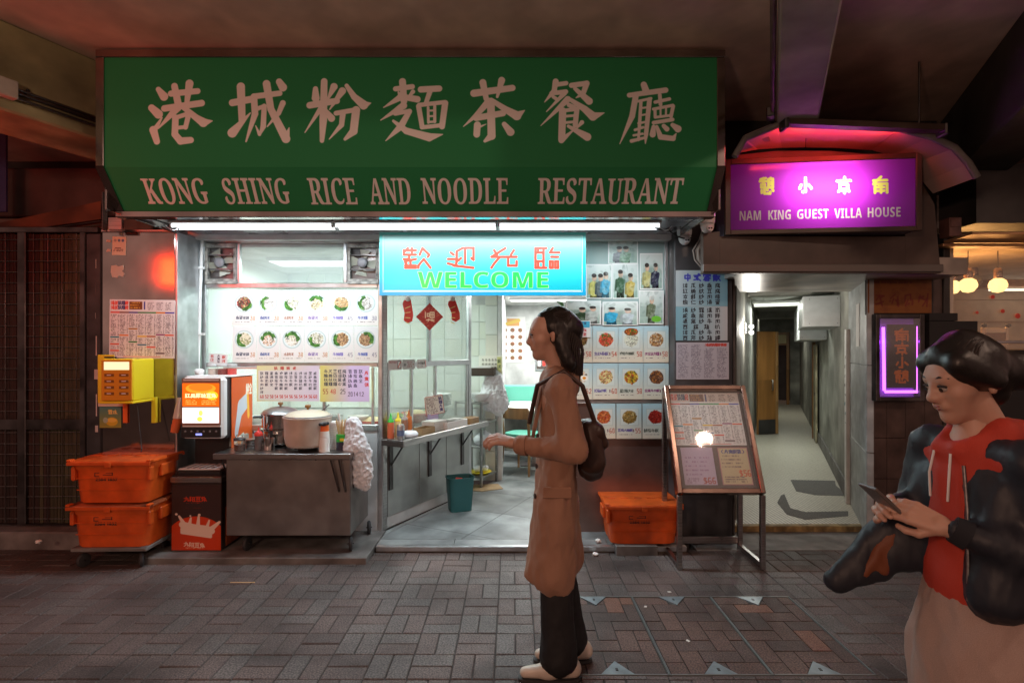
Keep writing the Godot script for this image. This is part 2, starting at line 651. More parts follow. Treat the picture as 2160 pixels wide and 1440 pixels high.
# base colour in linear values; grain: which noise varies it
func mat(called: String, r: float, g: float, b: float, rough := 0.6, metal := 0.0, grain := "", scale := 1.0, bump := 0.0, stain := "", stain_scale := 0.5) -> StandardMaterial3D:
	if mats.has(called): return mats[called]
	var m := StandardMaterial3D.new()
	m.resource_name = called
	m.albedo_color = Color(r, g, b).linear_to_srgb()
	m.roughness = rough
	m.metallic = metal
	if grain:
		m.albedo_texture = tex[grain]
		m.roughness_texture = tex["rough_noise"]
		m.roughness_texture_channel = BaseMaterial3D.TEXTURE_CHANNEL_RED
		m.uv1_triplanar = true
		m.uv1_world_triplanar = true
		m.uv1_scale = Vector3.ONE * scale
		if bump > 0:
			m.heightmap_enabled = true
			m.heightmap_texture = tex[grain]
			m.heightmap_scale = bump
		if stain:
			m.detail_enabled = true
			m.detail_blend_mode = BaseMaterial3D.BLEND_MODE_MUL
			m.detail_albedo = tex[stain]
			m.detail_uv_layer = BaseMaterial3D.DETAIL_UV_2
			m.uv2_triplanar = true
			m.uv2_world_triplanar = true
			m.uv2_scale = Vector3.ONE * stain_scale
	mats[called] = m
	return m

func glow(called: String, r: float, g: float, b: float, energy: float, base := 0.5) -> StandardMaterial3D:
	if mats.has(called): return mats[called]
	var m := StandardMaterial3D.new()
	m.resource_name = called
	m.albedo_color = Color(base, base, base)
	m.roughness = 0.4
	m.emission_enabled = true
	m.emission = Color(r, g, b).linear_to_srgb()
	m.emission_energy_multiplier = energy
	mats[called] = m
	return m

func pane(called: String, r: float, g: float, b: float, a: float, rough := 0.03) -> StandardMaterial3D:
	if mats.has(called): return mats[called]
	var m := StandardMaterial3D.new()
	m.resource_name = called
	m.transparency = BaseMaterial3D.TRANSPARENCY_ALPHA
	m.albedo_color = Color(r, g, b, a)
	m.roughness = rough
	mats[called] = m
	return m

func print_mat(called: String, c: Canvas, rough := 0.5, glow_ := 0.0) -> StandardMaterial3D:
	var m := StandardMaterial3D.new()
	m.resource_name = called
	var t := c.texture()
	m.albedo_texture = t
	m.roughness = rough
	m.texture_repeat = false
	if glow_ > 0:
		m.albedo_color = Color(0.25, 0.25, 0.25)
		m.emission_enabled = true
		m.emission = Color.WHITE
		m.emission_operator = BaseMaterial3D.EMISSION_OP_MULTIPLY
		m.emission_texture = t
		m.emission_energy_multiplier = glow_
	return m
# ---------------------------------------------------------------- drawing print into a picture
class Canvas:
	var w: int
	var h: int
	var px: PackedByteArray
	func _init(w_: int, h_: int, c: Color) -> void:
		w = w_
		h = h_
		px.resize(w * h * 3)
		for i in w * h:
			px[i * 3] = c.r8
			px[i * 3 + 1] = c.g8
			px[i * 3 + 2] = c.b8
	func put(x: int, y: int, c: Color, a: float) -> void:
		if x < 0 or y < 0 or x >= w or y >= h: return
		var i := (y * w + x) * 3
		px[i] = int(lerpf(px[i], c.r * 255.0, a))
		px[i + 1] = int(lerpf(px[i + 1], c.g * 255.0, a))
		px[i + 2] = int(lerpf(px[i + 2], c.b * 255.0, a))
	func rect(x0: float, y0: float, x1: float, y1: float, c: Color, a := 1.0) -> void:
		for y in range(maxi(0, int(y0)), mini(h, int(ceil(y1)))):
			for x in range(maxi(0, int(x0)), mini(w, int(ceil(x1)))):
				put(x, y, c, a)
	func frame(x0: float, y0: float, x1: float, y1: float, t: float, c: Color) -> void:
		rect(x0, y0, x1, y0 + t, c)
		rect(x0, y1 - t, x1, y1, c)
		rect(x0, y0, x0 + t, y1, c)
		rect(x1 - t, y0, x1, y1, c)
	# two-colour blend across the sheet; on the welcome board partly tube glare
	func blend(x0: float, y0: float, x1: float, y1: float, a: Color, b: Color, dx := 0.0, dy := 1.0) -> void:
		for y in range(maxi(0, int(y0)), mini(h, int(ceil(y1)))):
			for x in range(maxi(0, int(x0)), mini(w, int(ceil(x1)))):
				var t := clampf((x - x0) / maxf(1, x1 - x0) * dx + (y - y0) / maxf(1, y1 - y0) * dy, 0, 1)
				put(x, y, a.lerp(b, t), 1.0)
	# ellipse, turned by ang
	func oval(cx: float, cy: float, rx: float, ry: float, c: Color, ang := 0.0, a := 1.0) -> void:
		var r := maxf(rx, ry) + 1
		var ca := cos(ang)
		var sa := sin(ang)
		for y in range(int(cy - r), int(cy + r) + 1):
			for x in range(int(cx - r), int(cx + r) + 1):
				var dx := x + 0.5 - cx
				var dy := y + 0.5 - cy
				var q := Vector2((dx * ca + dy * sa) / rx, (-dx * sa + dy * ca) / ry).length()
				var k := clampf((1.0 - q) * minf(rx, ry) + 0.5, 0, 1)
				if k > 0: put(x, y, c, k * a)
	# stroke that may swell or taper
	func line(x0: float, y0: float, r0: float, x1: float, y1: float, r1: float, c: Color) -> void:
		var r := maxf(r0, r1) + 1
		var ab := Vector2(x1 - x0, y1 - y0)
		var ll := maxf(ab.length_squared(), 1e-6)
		for y in range(int(minf(y0, y1) - r), int(maxf(y0, y1) + r) + 1):
			for x in range(int(minf(x0, x1) - r), int(maxf(x0, x1) + r) + 1):
				var p := Vector2(x + 0.5 - x0, y + 0.5 - y0)
				var t := clampf(p.dot(ab) / ll, 0, 1)
				var k := clampf(lerpf(r0, r1, t) - (p - ab * t).length() + 0.5, 0, 1)
				if k > 0: put(x, y, c, k)
	func texture() -> ImageTexture:
		return ImageTexture.create_from_image(Image.create_from_data(w, h, false, Image.FORMAT_RGB8, px))

# strokes of small writing on a ten by ten grid: each word of digits is one stroke, two digits to a point (across, down).
# A letter before a part name puts that part into a share of the square.
const BOXES := {
	"l": [0.0, 0.0, 0.34, 1.0], "r": [0.38, 0.0, 0.62, 1.0], "L": [0.0, 0.0, 0.48, 1.0], "R": [0.52, 0.0, 0.48, 1.0],
	"t": [0.0, 0.0, 1.0, 0.32], "b": [0.0, 0.36, 1.0, 0.64], "T": [0.0, 0.0, 1.0, 0.48], "B": [0.0, 0.52, 1.0, 0.48],
	"a": [0.0, 0.36, 0.46, 0.64], "e": [0.5, 0.36, 0.5, 0.64], "p": [0.0, 0.0, 0.5, 0.6], "q": [0.5, 0.0, 0.5, 0.6], "f": [0.0, 0.0, 1.0, 1.0], "d": [0.25, 0.0, 0.75, 0.78],
}
const STROKES := {
	"口": "1191981811", "日": "2181892921 2585", "火": "1325 8374 505509 5499", "少": "5055 3214 7295 8509", "氵": "2143 1446 1977", "京": "5052 0292 2474772724 5759 3718 6788",
	"瓜": "8011 221709 515748 4777 626799", "糸": "5022 2262 6234 3474 5459 2718 7688", "工": "1181 5158 0898", "文": "5052 0292 7209 2299", "豆": "0090 2272752522 2738 7768 0999",
	"者": "2272 5004 0494 8109 2575792925 2777", "阝": "2029 2070 7043 4376 7648", "肉": "1219 1292 9298 5134 4365 5547 4568", "扌": "5058 5837 1383 0674", "非": "3039 6069 0232 0535 0838 6292 6595 6898",
	"虫": "2272752522 5058 1878 6789", "亻": "8014 5359", "二": "1282 0898", "骨": "2024 2070 7074 4143 0494 0406 9496 2629 2676 7679 2777", "疋": "0090 9092 5059 5585 2518 0999",
	"青": "1181 1383 5005 0595 2629 2686 8689 2787", "罒": "0191990901 3139 6169", "隹": "3014 2329 2292 2595 2797 2999 6269", "堯": "2272 5003 0444 2325 5494 7375 0696 3609 666999",
	"飠": "5003 5093 2373762623 2629 2967 5798", "并": "2032 7062 1282 0595 3239 6269", "辶": "1223 0535 3538 3807 2899", "甬": "2070 7042 2373 2339 7379 5039 2575 2777", "艹": "0595 3119 6169",
	"采": "8011 2233 5253 7263 0595 5259 5509 5599", "牛": "3013 1383 0696 5059", "西": "0191 1383891913 313516 616676", "木": "0393 5059 5309 5399", "八": "3109 6099", "斤": "8021 210609 2494 6469",
	"卯": "3012 1218 1838 4048 6069 6090 9097 9786", "小": "5058 5838 2416 7496", "米": "1123 8173 0494 5059 5419 5489", "舌": "8011 0393 5056 2676792926", "自": "5041 2181892921 2484 2686", "心": "1417 323878 7876 5154 8195",
	"礻": "4152 1373 7309 5459 5677", "畐": "0090 2272742422 0595990905 0797 5559", "欠": "3013 3083 8374 450809 4599", "臣": "1019 1090 1999 3032 7072 2272 7276 2676 3639 7679", "土": "1484 5059 0999",
	"立": "5052 1282 3346 7366 0999", "田": "1191991911 1595 5159", "言": "5051 0292 2474 2676 2878", "貝": "2181872721 2383 2585 2709 7799", "又": "1181 810809 2399", "反": "9010 1009 3383 8319 3499", "目": "2080892920 2383 2686",
	"中": "1282861612 5059", "式": "0292 1454 3458 0857 605699 7081", "客": "5051 0191 0103 9193 3316 3373 7308 4496 2777792927", "腐": "5051 1191 1109 3324 3338 5393 7276 3699 3696 9699 6588", "魚": "3012 3060 6043 1383871713 1585 5387 1808 3839 5859 7899",
	"羊": "2032 7062 1282 1484 0696 5059", "都": "L者 R阝", "涼": "l氵 r京", "炒": "l火 r少", "紅": "l糸 r工", "燒": "l火 r堯", "炆": "l火 r文", "排": "l扌 r非", "蝦": "l虫 r段", "段": "4010 1019 1343 1646 5282 8283 8352 5595 9549 5599",
	"仁": "l亻 r二", "滑": "l氵 r骨", "蛋": "T疋 B虫", "清": "l氵 r青", "羅": "t罒 a糸 e隹", "漢": "l氵 r堇", "堇": "0191 3003 6063 2474762624 5049 0797 5709 5799", "齋": "5051 0191 2243 7244 1419 9499 3656 3858 3459",
	"咸": "1292 1209 2454 2656582826 604799 8509 7082", "煎": "2032 7062 0292 1417 1444 4447 1646 6467 8488 1809 3839 5859 7889", "餅": "l飠 r并", "通": "d甬 f辶", "菜": "t艹 b采", "檸": "l木 r寧", "寧": "5051 0191 1333 5373 2575772725 0898 5859",
	"雞": "L奚 R隹", "奚": "8011 1222 4142 7162 5133 3353 5365 0696 5609 5699", "扒": "l扌 r八", "芹": "t艹 b斤", "柳": "l木 r卯", "飯": "l飠 r反", "南": "0292 5004 1419 1494 9499 3445 6455 2676 2878 5659", "憩": "p舌 q自 B心", "福": "l礻 r畐",
	"歡": "L雚 R欠", "雚": "0191 3002 6062 0343 0545 0303 4345 5393 1627 1629 1695 1898 1999 5659", "迎": "d卬 f辶", "卬": "4012 1218 1836 5059 5090 9097 9786", "光": "5004 1123 8173 0494 341709 646898 9896", "臨": "L臣 R品", "品": "3012 2282 2474 1636 3639 3919 1916 5676 7679 7959 5956",
	"九": "404609 0373 737898 9896", "阳": "l阝 r日", "浆": "2024 0113 0314 5031 4173 7344 5559 1636 3609 7586 5698", "線": "l糸 r泉", "泉": "5041 2181852521 2383 5559 1636 3609 7586 5698", "餃": "l飠 r交", "交": "5052 0292 3315 7395 7409 3499", "河": "l氵 r可", "可": "0191 1343471713 7179 7957",
	"水": "5059 5938 0333 3309 7354 5499", "腩": "l月 r南", "月": "2109 2181 8189 2383 2585", "麵": "L麥 R面", "麥": "0191 5004 2214 7284 5409 5499 3663 6309 2699", "面": "0090 5032 1292991912 4249 6269 4464 4666", "干": "1181 0494 5059", "生": "3013 1383 2585 5059 0999",
	"絲": "L糸 R糸", "醬": "T丬 B酉", "丬": "2029 0113 5031 5575", "酉": "0191 1393991913 4145 6165 2696", "星": "T日 B生", "洲": "l氵 r州", "州": "1019 5059 9099 0204 3235 7275", "咖": "1232352512 5059 5070 7019 8292958582", "茄": "t艹 b加", "加": "2019 0252 5259 6282886862", "鮮": "L魚 R羊", "韭": "3038 6068 0232 0535 6292 6595 0999",
	"外": "3009 3142 4209 2345 6069 6487", "賣": "t土 b貝", "價": "l亻 r貝", "元": "2181 0494 341709 646898", "凍": "1123 0815 4191 4374762644 6059 6549 6599", "飲": "l飠 r欠", "每": "3012 2080 2273782822 0595 4345", "位": "l亻 r立", "香": "t二 b日", "豉": "L豆 R又", "粉": "l米 r分", "分": "3009 5099 2575 7568 4519",
	"五": "1181 4139 1585 8589 0999", "大": "0393 500509 5499", "人": "500509 5499", "三": "1181 2575 0999", "送": "d并 f辶", "本": "0292 5059 5207 5297 2777", "店": "5051 1191 1109 5055 5393 3666 6669 6939 3936", "時": "l日 r土", "只": "1171761611 2709 6799", "收": "2029 0515 1949 6049 5292 7249 4599", "現": "l工 r貝", "金": "5003 5093 3474 2676 5459 1999",
	"成": "1292 1209 2454 5457 604899 8509 7082", "城": "l土 r成", "巷": "1282 3005 6065 0595 3507 6597 3666 6668 3868 3639 3989", "港": "l氵 r巷", "余": "5003 5093 2565 5059 3718 6788", "茶": "t艹 b余", "餐": "t又 b飠", "廳": "5051 1191 1109 2353 2329 5359 2555 2757 6393 7275 6595 6898 6869 7779",
	"未": "1282 0494 5059 5409 5499", "味": "l口 r未", "原": "9010 1109 5041 3272762632 3474 5659 3728 7688", "典": "2177 7127 2181872721 4147 6167 0797 3819 6889", "經": "l糸 r工",
	"精": "l米 r青", "選": "d并 f辶", "椒": "l木 r少", "子": "1181 8152 5059 5938 0494", "喱": "l口 r日", "洋": "l氵 r羊", "蔥": "t艹 b心", "豬": "L豆 R者", "黑": "t田 b土", "粒": "l米 r立", "叉": "1181 810809 2399 4455", "撈": "l扌 r火", "雲": "t干 b二", "吞": "T大 B口", "蠔": "l虫 r豆", "油": "l氵 r田",
	"乳": "L采 R九", "奶": "l又 r九", "繁": "T每 B糸", "忙": "l小 r工", "菜心": "t艹 b心", "飯菜": "l飠 r采", "加油": "l氵 r田",
	"紙": "l糸 r斤", "巾": "1218 1292 9298 5059", "請": "l言 r青", "勿": "3009 2282 8278 7858 5209 7229", "吸": "l口 r又", "煙": "l火 r土", "小心": "T小 B心", "地": "l土 r也", "也": "0474 7478 5057 2229 2999 9996",
	"0": "3070 7088 8879 7939 3928 2821 2130", "1": "3250 5059", "2": "2240 4070 7082 8284 8419 1989", "3": "2070 7044 4474 7487 8769 6929 2917", "4": "6016 1686 6069", "5": "8020 2024 2474 7486 8679 7929", "6": "7030 3014 1417 1739 3979 7987 8775 7525 2517", "7": "1080 8039",
	"8": "3070 7083 8365 6525 2512 1230 6587 8779 7929 2917 1735", "9": "8433 3312 1230 3070 7083 8379 7929", "$": "8130 3013 1335 3575 7587 8768 6819 5059", "X": "1089 8019", "O": "3070 7093 9397 9769 6929 2907 0703 0330", "-": "2575", "（": "6033 3336 3669", "）": "3063 6366 6639",
}
# writes one sign of the list into the square x,y,s; half-width for figures
func sign_at(c: Canvas, ch: String, x: float, y: float, sx: float, sy: float, col: Color, r: float, deep := 0) -> void:
	if not STROKES.has(ch) or deep > 3: return
	for word in STROKES[ch].split(" "):
		if BOXES.has(word[0]):
			var b: Array = BOXES[word[0]]
			sign_at(c, word.substr(1), x + b[0] * sx, y + b[1] * sy, b[2] * sx, b[3] * sy, col, r, deep + 1)
			continue
		var n: int = word.length() / 2
		for i in n - 1:
			c.line(x + (int(word[i * 2]) + 0.5) * sx / 10, y + (int(word[i * 2 + 1]) + 0.5) * sy / 10, r, x + (int(word[i * 2 + 2]) + 0.5) * sx / 10, y + (int(word[i * 2 + 3]) + 0.5) * sy / 10, r, col)

func write_at(c: Canvas, text: String, x: float, y: float, s: float, col: Color, r: float, step := 1.1, down := false) -> void:
	for ch in text:
		var half: bool = ch in "0123456789$XO-"
		if ch != " ":
			sign_at(c, ch, x, y, s * (0.55 if half else 1.0), s, col, r)
		if down: y += s * step
		else: x += s * (0.6 if half else step)

# rows of type too small to read: specks of ink
func specks(c: Canvas, x0: float, y0: float, x1: float, y1: float, lead: float, col: Color, fill := 0.7) -> void:
	var y := y0
	while y < y1 - 1:
		var x := x0
		var stop := lerpf(x0, x1, rng.randf_range(0.65, 1.0))
		while x < stop:
			if rng.randf() < fill: c.rect(x, y, x + rng.randf_range(1.0, 2.4), y + lead * 0.55, col, rng.randf_range(0.4, 0.95))
			x += 2.6
		y += lead

# Latin type printed into a picture, fitted into the box x,y,w,h
func type_into(c: Canvas, text: String, x: float, y: float, w: float, h: float, ink: Color, family := "Droid Sans", weight := 700) -> void:
	var arr := lettering(text, w, h, family, weight, 1.0).surface_get_arrays(0)
	var v: PackedVector3Array = arr[Mesh.ARRAY_VERTEX]
	var idx: PackedInt32Array = arr[Mesh.ARRAY_INDEX]
	for i in range(0, idx.size(), 3):
		var p := [v[idx[i]], v[idx[i + 1]], v[idx[i + 2]]]
		if p[0].z < 0.4 or p[1].z < 0.4 or p[2].z < 0.4: continue
		var q := []
		for e in p: q.append(Vector2(x + w / 2 + e.x, y + h / 2 - e.y))
		var area: float = (q[1] - q[0]).cross(q[2] - q[0])
		if absf(area) < 1e-6: continue
		for py in range(int(minf(q[0].y, minf(q[1].y, q[2].y))), int(maxf(q[0].y, maxf(q[1].y, q[2].y))) + 1):
			for px in range(int(minf(q[0].x, minf(q[1].x, q[2].x))), int(maxf(q[0].x, maxf(q[1].x, q[2].x))) + 1):
				var hit := 0
				for s in 4:
					var t := Vector2(px + 0.25 + 0.5 * (s % 2), py + 0.25 + 0.5 * (s / 2))
					var a: float = (q[1] - t).cross(q[2] - t) / area
					var b: float = (q[2] - t).cross(q[0] - t) / area
					if a >= 0 and b >= 0 and a + b <= 1: hit += 1
				if hit: c.put(px, py, ink, hit / 4.0)

func col(r: int, g: int, b: int) -> Color: return Color8(r, g, b)

# a bowl or plate of food as printed on a menu card
func dish(c: Canvas, cx: float, cy: float, r: float, kind: Array, plate_col: Color, square := false) -> void:
	if square:
		c.rect(cx - r * 1.1, cy - r * 1.05, cx + r * 1.1, cy + r * 1.05, plate_col.darkened(0.12), 0.6)
		c.rect(cx - r * 1.02, cy - r * 0.97, cx + r * 1.02, cy + r * 0.97, plate_col, 0.9)
	else:
		c.oval(cx, cy, r * 1.15, r * 1.12, plate_col.darkened(0.08))
		c.oval(cx, cy, r * 1.02, r, plate_col.lightened(0.3))
	var base: Color = kind[0]
	c.oval(cx, cy, r * 0.82, r * 0.78, base, 0.0, 0.95)
	for i in 150:
		var a := rng.randf() * TAU
		var q := sqrt(rng.randf()) * r * 0.82
		var k: Color = kind[rng.randi_range(0, kind.size() - 1)]
		k = k.lightened(rng.randf() * 0.25) if rng.randf() < 0.5 else k.darkened(rng.randf() * 0.4)
		c.oval(cx + cos(a) * q, cy + sin(a) * q * 0.95, r * rng.randf_range(0.05, 0.17), r * rng.randf_range(0.03, 0.08), k, rng.randf() * PI)

func greens(c: Canvas, cx: float, cy: float, r: float, from: float, to: float) -> void:
	for i in 40:
		var a := lerpf(from, to, rng.randf())
		var q := r * rng.randf_range(0.6, 0.98)
		c.oval(cx + cos(a) * q, cy + sin(a) * q, r * 0.26, r * 0.07, col(20, 70, 25).lerp(col(95, 165, 55), rng.randf()), a + PI / 2 + rng.randf_range(-0.3, 0.3))
# ---------------------------------------------------------------- the ground
const MOD := 0.2025            # basket weave module: two pavers
const PX0 := -0.083
const PZ0 := -2.497

func paver_mesh(w: float, d: float, var_: int) -> Mesh:
	var key := "paver%.3f,%.3f,%d" % [w, d, var_]
	if cache.has(key): return cache[key]
	var b := 0.004
	var y0 := -0.02
	var rings := []
	var r := RandomNumberGenerator.new()
	r.seed = 77 + var_
	var jit := []
	for i in 4: jit.append(Vector3(r.randf_range(-1, 1), 0, r.randf_range(-1, 1)) * 0.0012)
	for lv in [[0.0, y0], [0.0, -b], [b, 0.0]]:
		var ring := []
		var k := 0
		for s in [[-1, -1], [1, -1], [1, 1], [-1, 1]]:
			ring.append(Vector3(s[0] * (w / 2 - lv[0]), lv[1], s[1] * (d / 2 - lv[0])) + jit[k])
			k += 1
		rings.append(ring)
	var st := SurfaceTool.new()
	st.begin(Mesh.PRIMITIVE_TRIANGLES)
	face(st, rings[2], Vector3.UP)
	for j in 2:
		for i in 4:
			var q := [rings[j][i], rings[j][(i + 1) % 4], rings[j + 1][(i + 1) % 4], rings[j + 1][i]]
			var n: Vector3 = (q[1] - q[0]).cross(q[3] - q[0]).normalized()
			var m: Vector3 = (q[0] + q[1]) / 2
			if n.dot(Vector3(m.x, 0.002, m.z)) < 0: n = -n
			face(st, q, n)
	cache[key] = st.commit()
	return cache[key]

func build_pavement() -> void:
	var ground := struct("pavement")
	lblock(ground, "joint_bed", mats.joint, Vector3(-40, -0.3, 0.0), Vector3(40, -0.007, -4.6), 0.0)
	var road := struct("road")
	lblock(road, "paved_road", mat("road_paving", 0.36, 0.31, 0.29, 0.85, 0.0, "stone", 1.5), Vector3(-40, -0.3, 40), Vector3(40, -0.004, 0.002), 0.0)
	var tones := [mats.paver_rose, mats.paver_grey, mats.paver_rose, mats.paver_grey, mats.paver_dark]
	var cover := Rect2(0.255, -3.333, 1.455, 0.807)
	var all := []
	for i in range(-27, 28):
		for j in range(-9, 12):
			var cx := PX0 + (i + 0.5) * MOD
			var cz := PZ0 + (j + 0.5) * MOD
			var across := posmod(i + j, 2) == 1
			for h in [-0.5, 0.5]:
				var c := Vector3(cx, 0, cz) + (Vector3(0, 0, h * MOD / 2) if across else Vector3(h * MOD / 2, 0, 0))
				if c.z < -4.13: continue
				var hw := Vector2(0.0992, 0.0487) if across else Vector2(0.0487, 0.0992)
				var own := Rect2(Vector2(c.x, c.z) - hw, hw * 2)
				if cover.grow(0.003).encloses(own): continue
				if cover.grow(0.003).intersects(own):
					var r4 := cover.grow(0.003)
					for piece in Geometry2D.clip_polygons(PackedVector2Array([own.position, own.position + Vector2(own.size.x, 0), own.end, own.position + Vector2(0, own.size.y)]), PackedVector2Array([r4.position, r4.position + Vector2(r4.size.x, 0), r4.end, r4.position + Vector2(0, r4.size.y)])):
						lp(ground, "paver", plate(piece, -0.02, rng.randf_range(-0.003, 0.0)), tones[rng.randi_range(0, 4)])
					continue
				var d := -c.z
				var seen := d > 2.4 and absf(c.x / d) < 1.02
				all.append([1.0 / d if seen else 0.0, c, across])
	all.sort_custom(func(p, q): return p[0] > q[0])
	var far := {}
	for n in all.size():
		var across: bool = all[n][2]
		var c: Vector3 = all[n][1]
		var r := rng.randi_range(0, 99)
		var k := 4 if r < 12 else (1 if r < 52 else 0)
		var mesh := paver_mesh(0.1985 if across else 0.0975, 0.0975 if across else 0.1985, rng.randi_range(0, 5))
		var at := Transform3D(Basis.from_euler(Vector3(rng.randf_range(-0.008, 0.008), rng.randf_range(-0.006, 0.006), rng.randf_range(-0.008, 0.008))), c + Vector3(0, rng.randf_range(-0.0025, 0.001), 0))
		if n < 270:
			var o := lp(ground, "paver", mesh, tones[k])
			o.transform = at
		else:
			if not far.has(k): far[k] = []
			far[k].append([mesh, at])
	for k in far:
		var o := lp(ground, "outer_pavers", joined(far[k]), tones[k])
		o.set_meta("kind", "stuff")
	# recessed covers: a metal tray with pavers laid in it and two lifting plates
	var where := ["behind the walker's shoe", "between the other two, before the menu stand", "nearest to the person with the phone"]
	for i in 3:
		var x0 := 0.255 + i * 0.4845
		var x1 := x0 + 0.4845
		var z0 := -3.333
		var z1 := -2.526
		var t := thing("access_cover", "steel framed access cover filled with red pavers, %s" % where[i], "cover", Vector3((x0 + x1) / 2, 0, (z0 + z1) / 2), 0, "access covers in the pavement")
		block(t, "tray", mats.joint, Vector3(x0 + 0.003, -0.03, z0 + 0.003), Vector3(x1 - 0.003, -0.012, z1 - 0.003), 0)
		for f in [[x0 + 0.001, x0 + 0.005, z0, z1], [x1 - 0.005, x1 - 0.001, z0, z1], [x0 + 0.0075, x1 - 0.0075, z0, z0 + 0.007], [x0 + 0.0075, x1 - 0.0075, z1 - 0.007, z1]]:
			block(t, "frame_edge", mat("cover_edge", 0.20, 0.22, 0.22, 0.5, 0.5), Vector3(f[0], -0.02, f[2]), Vector3(f[1], 0.003, f[3]), 0.001)
		# herringbone pavers cut to the tray
		var tray := PackedVector2Array([Vector2(x0 + 0.012, z0 + 0.012), Vector2(x1 - 0.012, z0 + 0.012), Vector2(x1 - 0.012, z1 - 0.012), Vector2(x0 + 0.012, z1 - 0.012)])
		var mx := (x0 + x1) / 2
		var plates := []
		for s in [[z0 + 0.008, 0.105], [z1 - 0.008, -0.105]]:
			plates.append(PackedVector2Array([Vector2(mx - 0.078, s[0]), Vector2(mx + 0.078, s[0]), Vector2(mx + 0.004, s[0] + s[1])]))
		for a in range(-2, 7):
			for b in range(-3, 10):
				var way := posmod(a - b, 4)
				if way == 0 or way == 3:
					var r := Rect2(x0 + a * 0.1, z0 + b * 0.1, 0.2, 0.1) if way == 0 else Rect2(x0 + a * 0.1, z0 + b * 0.1, 0.1, 0.2)
					r = r.grow(-0.003)
					var poly := PackedVector2Array([r.position, r.position + Vector2(r.size.x, 0), r.end, r.position + Vector2(0, r.size.y)])
					for piece in Geometry2D.intersect_polygons(poly, tray):
						var keep := [piece]
						for pl in plates:
							var grown := Geometry2D.offset_polygon(pl, 0.004)[0]
							var next := []
							for kp in keep: next.append_array(Geometry2D.clip_polygons(kp, grown))
							keep = next
						for kp in keep:
							var size := 0.0
							for q in kp.size(): size += kp[q].cross(kp[(q + 1) % kp.size()]) * 0.5
							if absf(size) < 0.0006 or Geometry2D.triangulate_polygon(kp).is_empty(): continue
							wp(t, "paver", plate(kp, -0.015, rng.randf_range(-0.003, 0.0)), mats.paver_red if rng.randf() < 0.06 else [mat("cover_brick", 0.36, 0.215, 0.175, 0.8, 0.0, "stone", 3.0, 0.12, "stain", 0.6), mat("cover_brick_dark", 0.28, 0.185, 0.16, 0.8, 0.0, "stone", 3.3, 0.12, "stain", 0.6)][rng.randi_range(0, 1)])
		for s in plates.size():
			var pl := wp(t, "lifting_plate", plate(plates[s], -0.012, 0.002), mat("plate_blue", 0.26, 0.33, 0.36, 0.45, 0.2, "smudge", 4.0))
			var c: Vector2 = (plates[s][0] + plates[s][1] + plates[s][2]) / 3
			wp(pl, "key_hole", cbox(0.012, 0.002, 0.02, 0.0), mats.black, Vector3(c.x, 0.003, c.y))

# lamps out of the picture: one added as fill, one mirrored in the stand
func build_offscreen_lamps() -> void:
	for k in 2:
		var at: Vector3 = [Vector3(-1.9, 2.55, 1.9), Vector3(3.2, 4.25, 0.0)][k]
		var r: float = [0.22, 0.12][k]
		var t := thing("offscreen_lamp", ["added fill lamp with round globe behind the viewer", "small globe lamp mirrored in the menu stand's glass"][k], "lamp", Vector3(at.x, 0, at.z), 0, "street lamps on the road side")
		lp(t, "post", tube([Vector3(0, 0, 0), Vector3(0, at.y - r - 0.02, 0)], [0.06, 0.035], 12), mats.steel_dark)
		lp(t, "globe_lamp", lathe([[0.001, -r], [r * 0.7, -r * 0.71], [r, 0.0], [r * 0.7, r * 0.71], [0.001, r]], 20), glow("street_globe_glow", 1.0, 0.82, 0.62, 6.0), Vector3(0, at.y, 0))
		lp(t, "collar", lathe([[0.04, at.y - r - 0.05], [0.07, at.y - r - 0.01], [0.05, at.y - r + 0.02]], 16), mats.steel_dark)

# ---------------------------------------------------------------- arcade, floors, room shells
func along(theta: float, at: Vector2, s: float, side := 0.0) -> Vector3:   # from a point (x, depth): s metres into the building, side metres to the right
	return Vector3(at.x + sin(theta) * s + cos(theta) * side, 0, -(at.y + cos(theta) * s - sin(theta) * side))

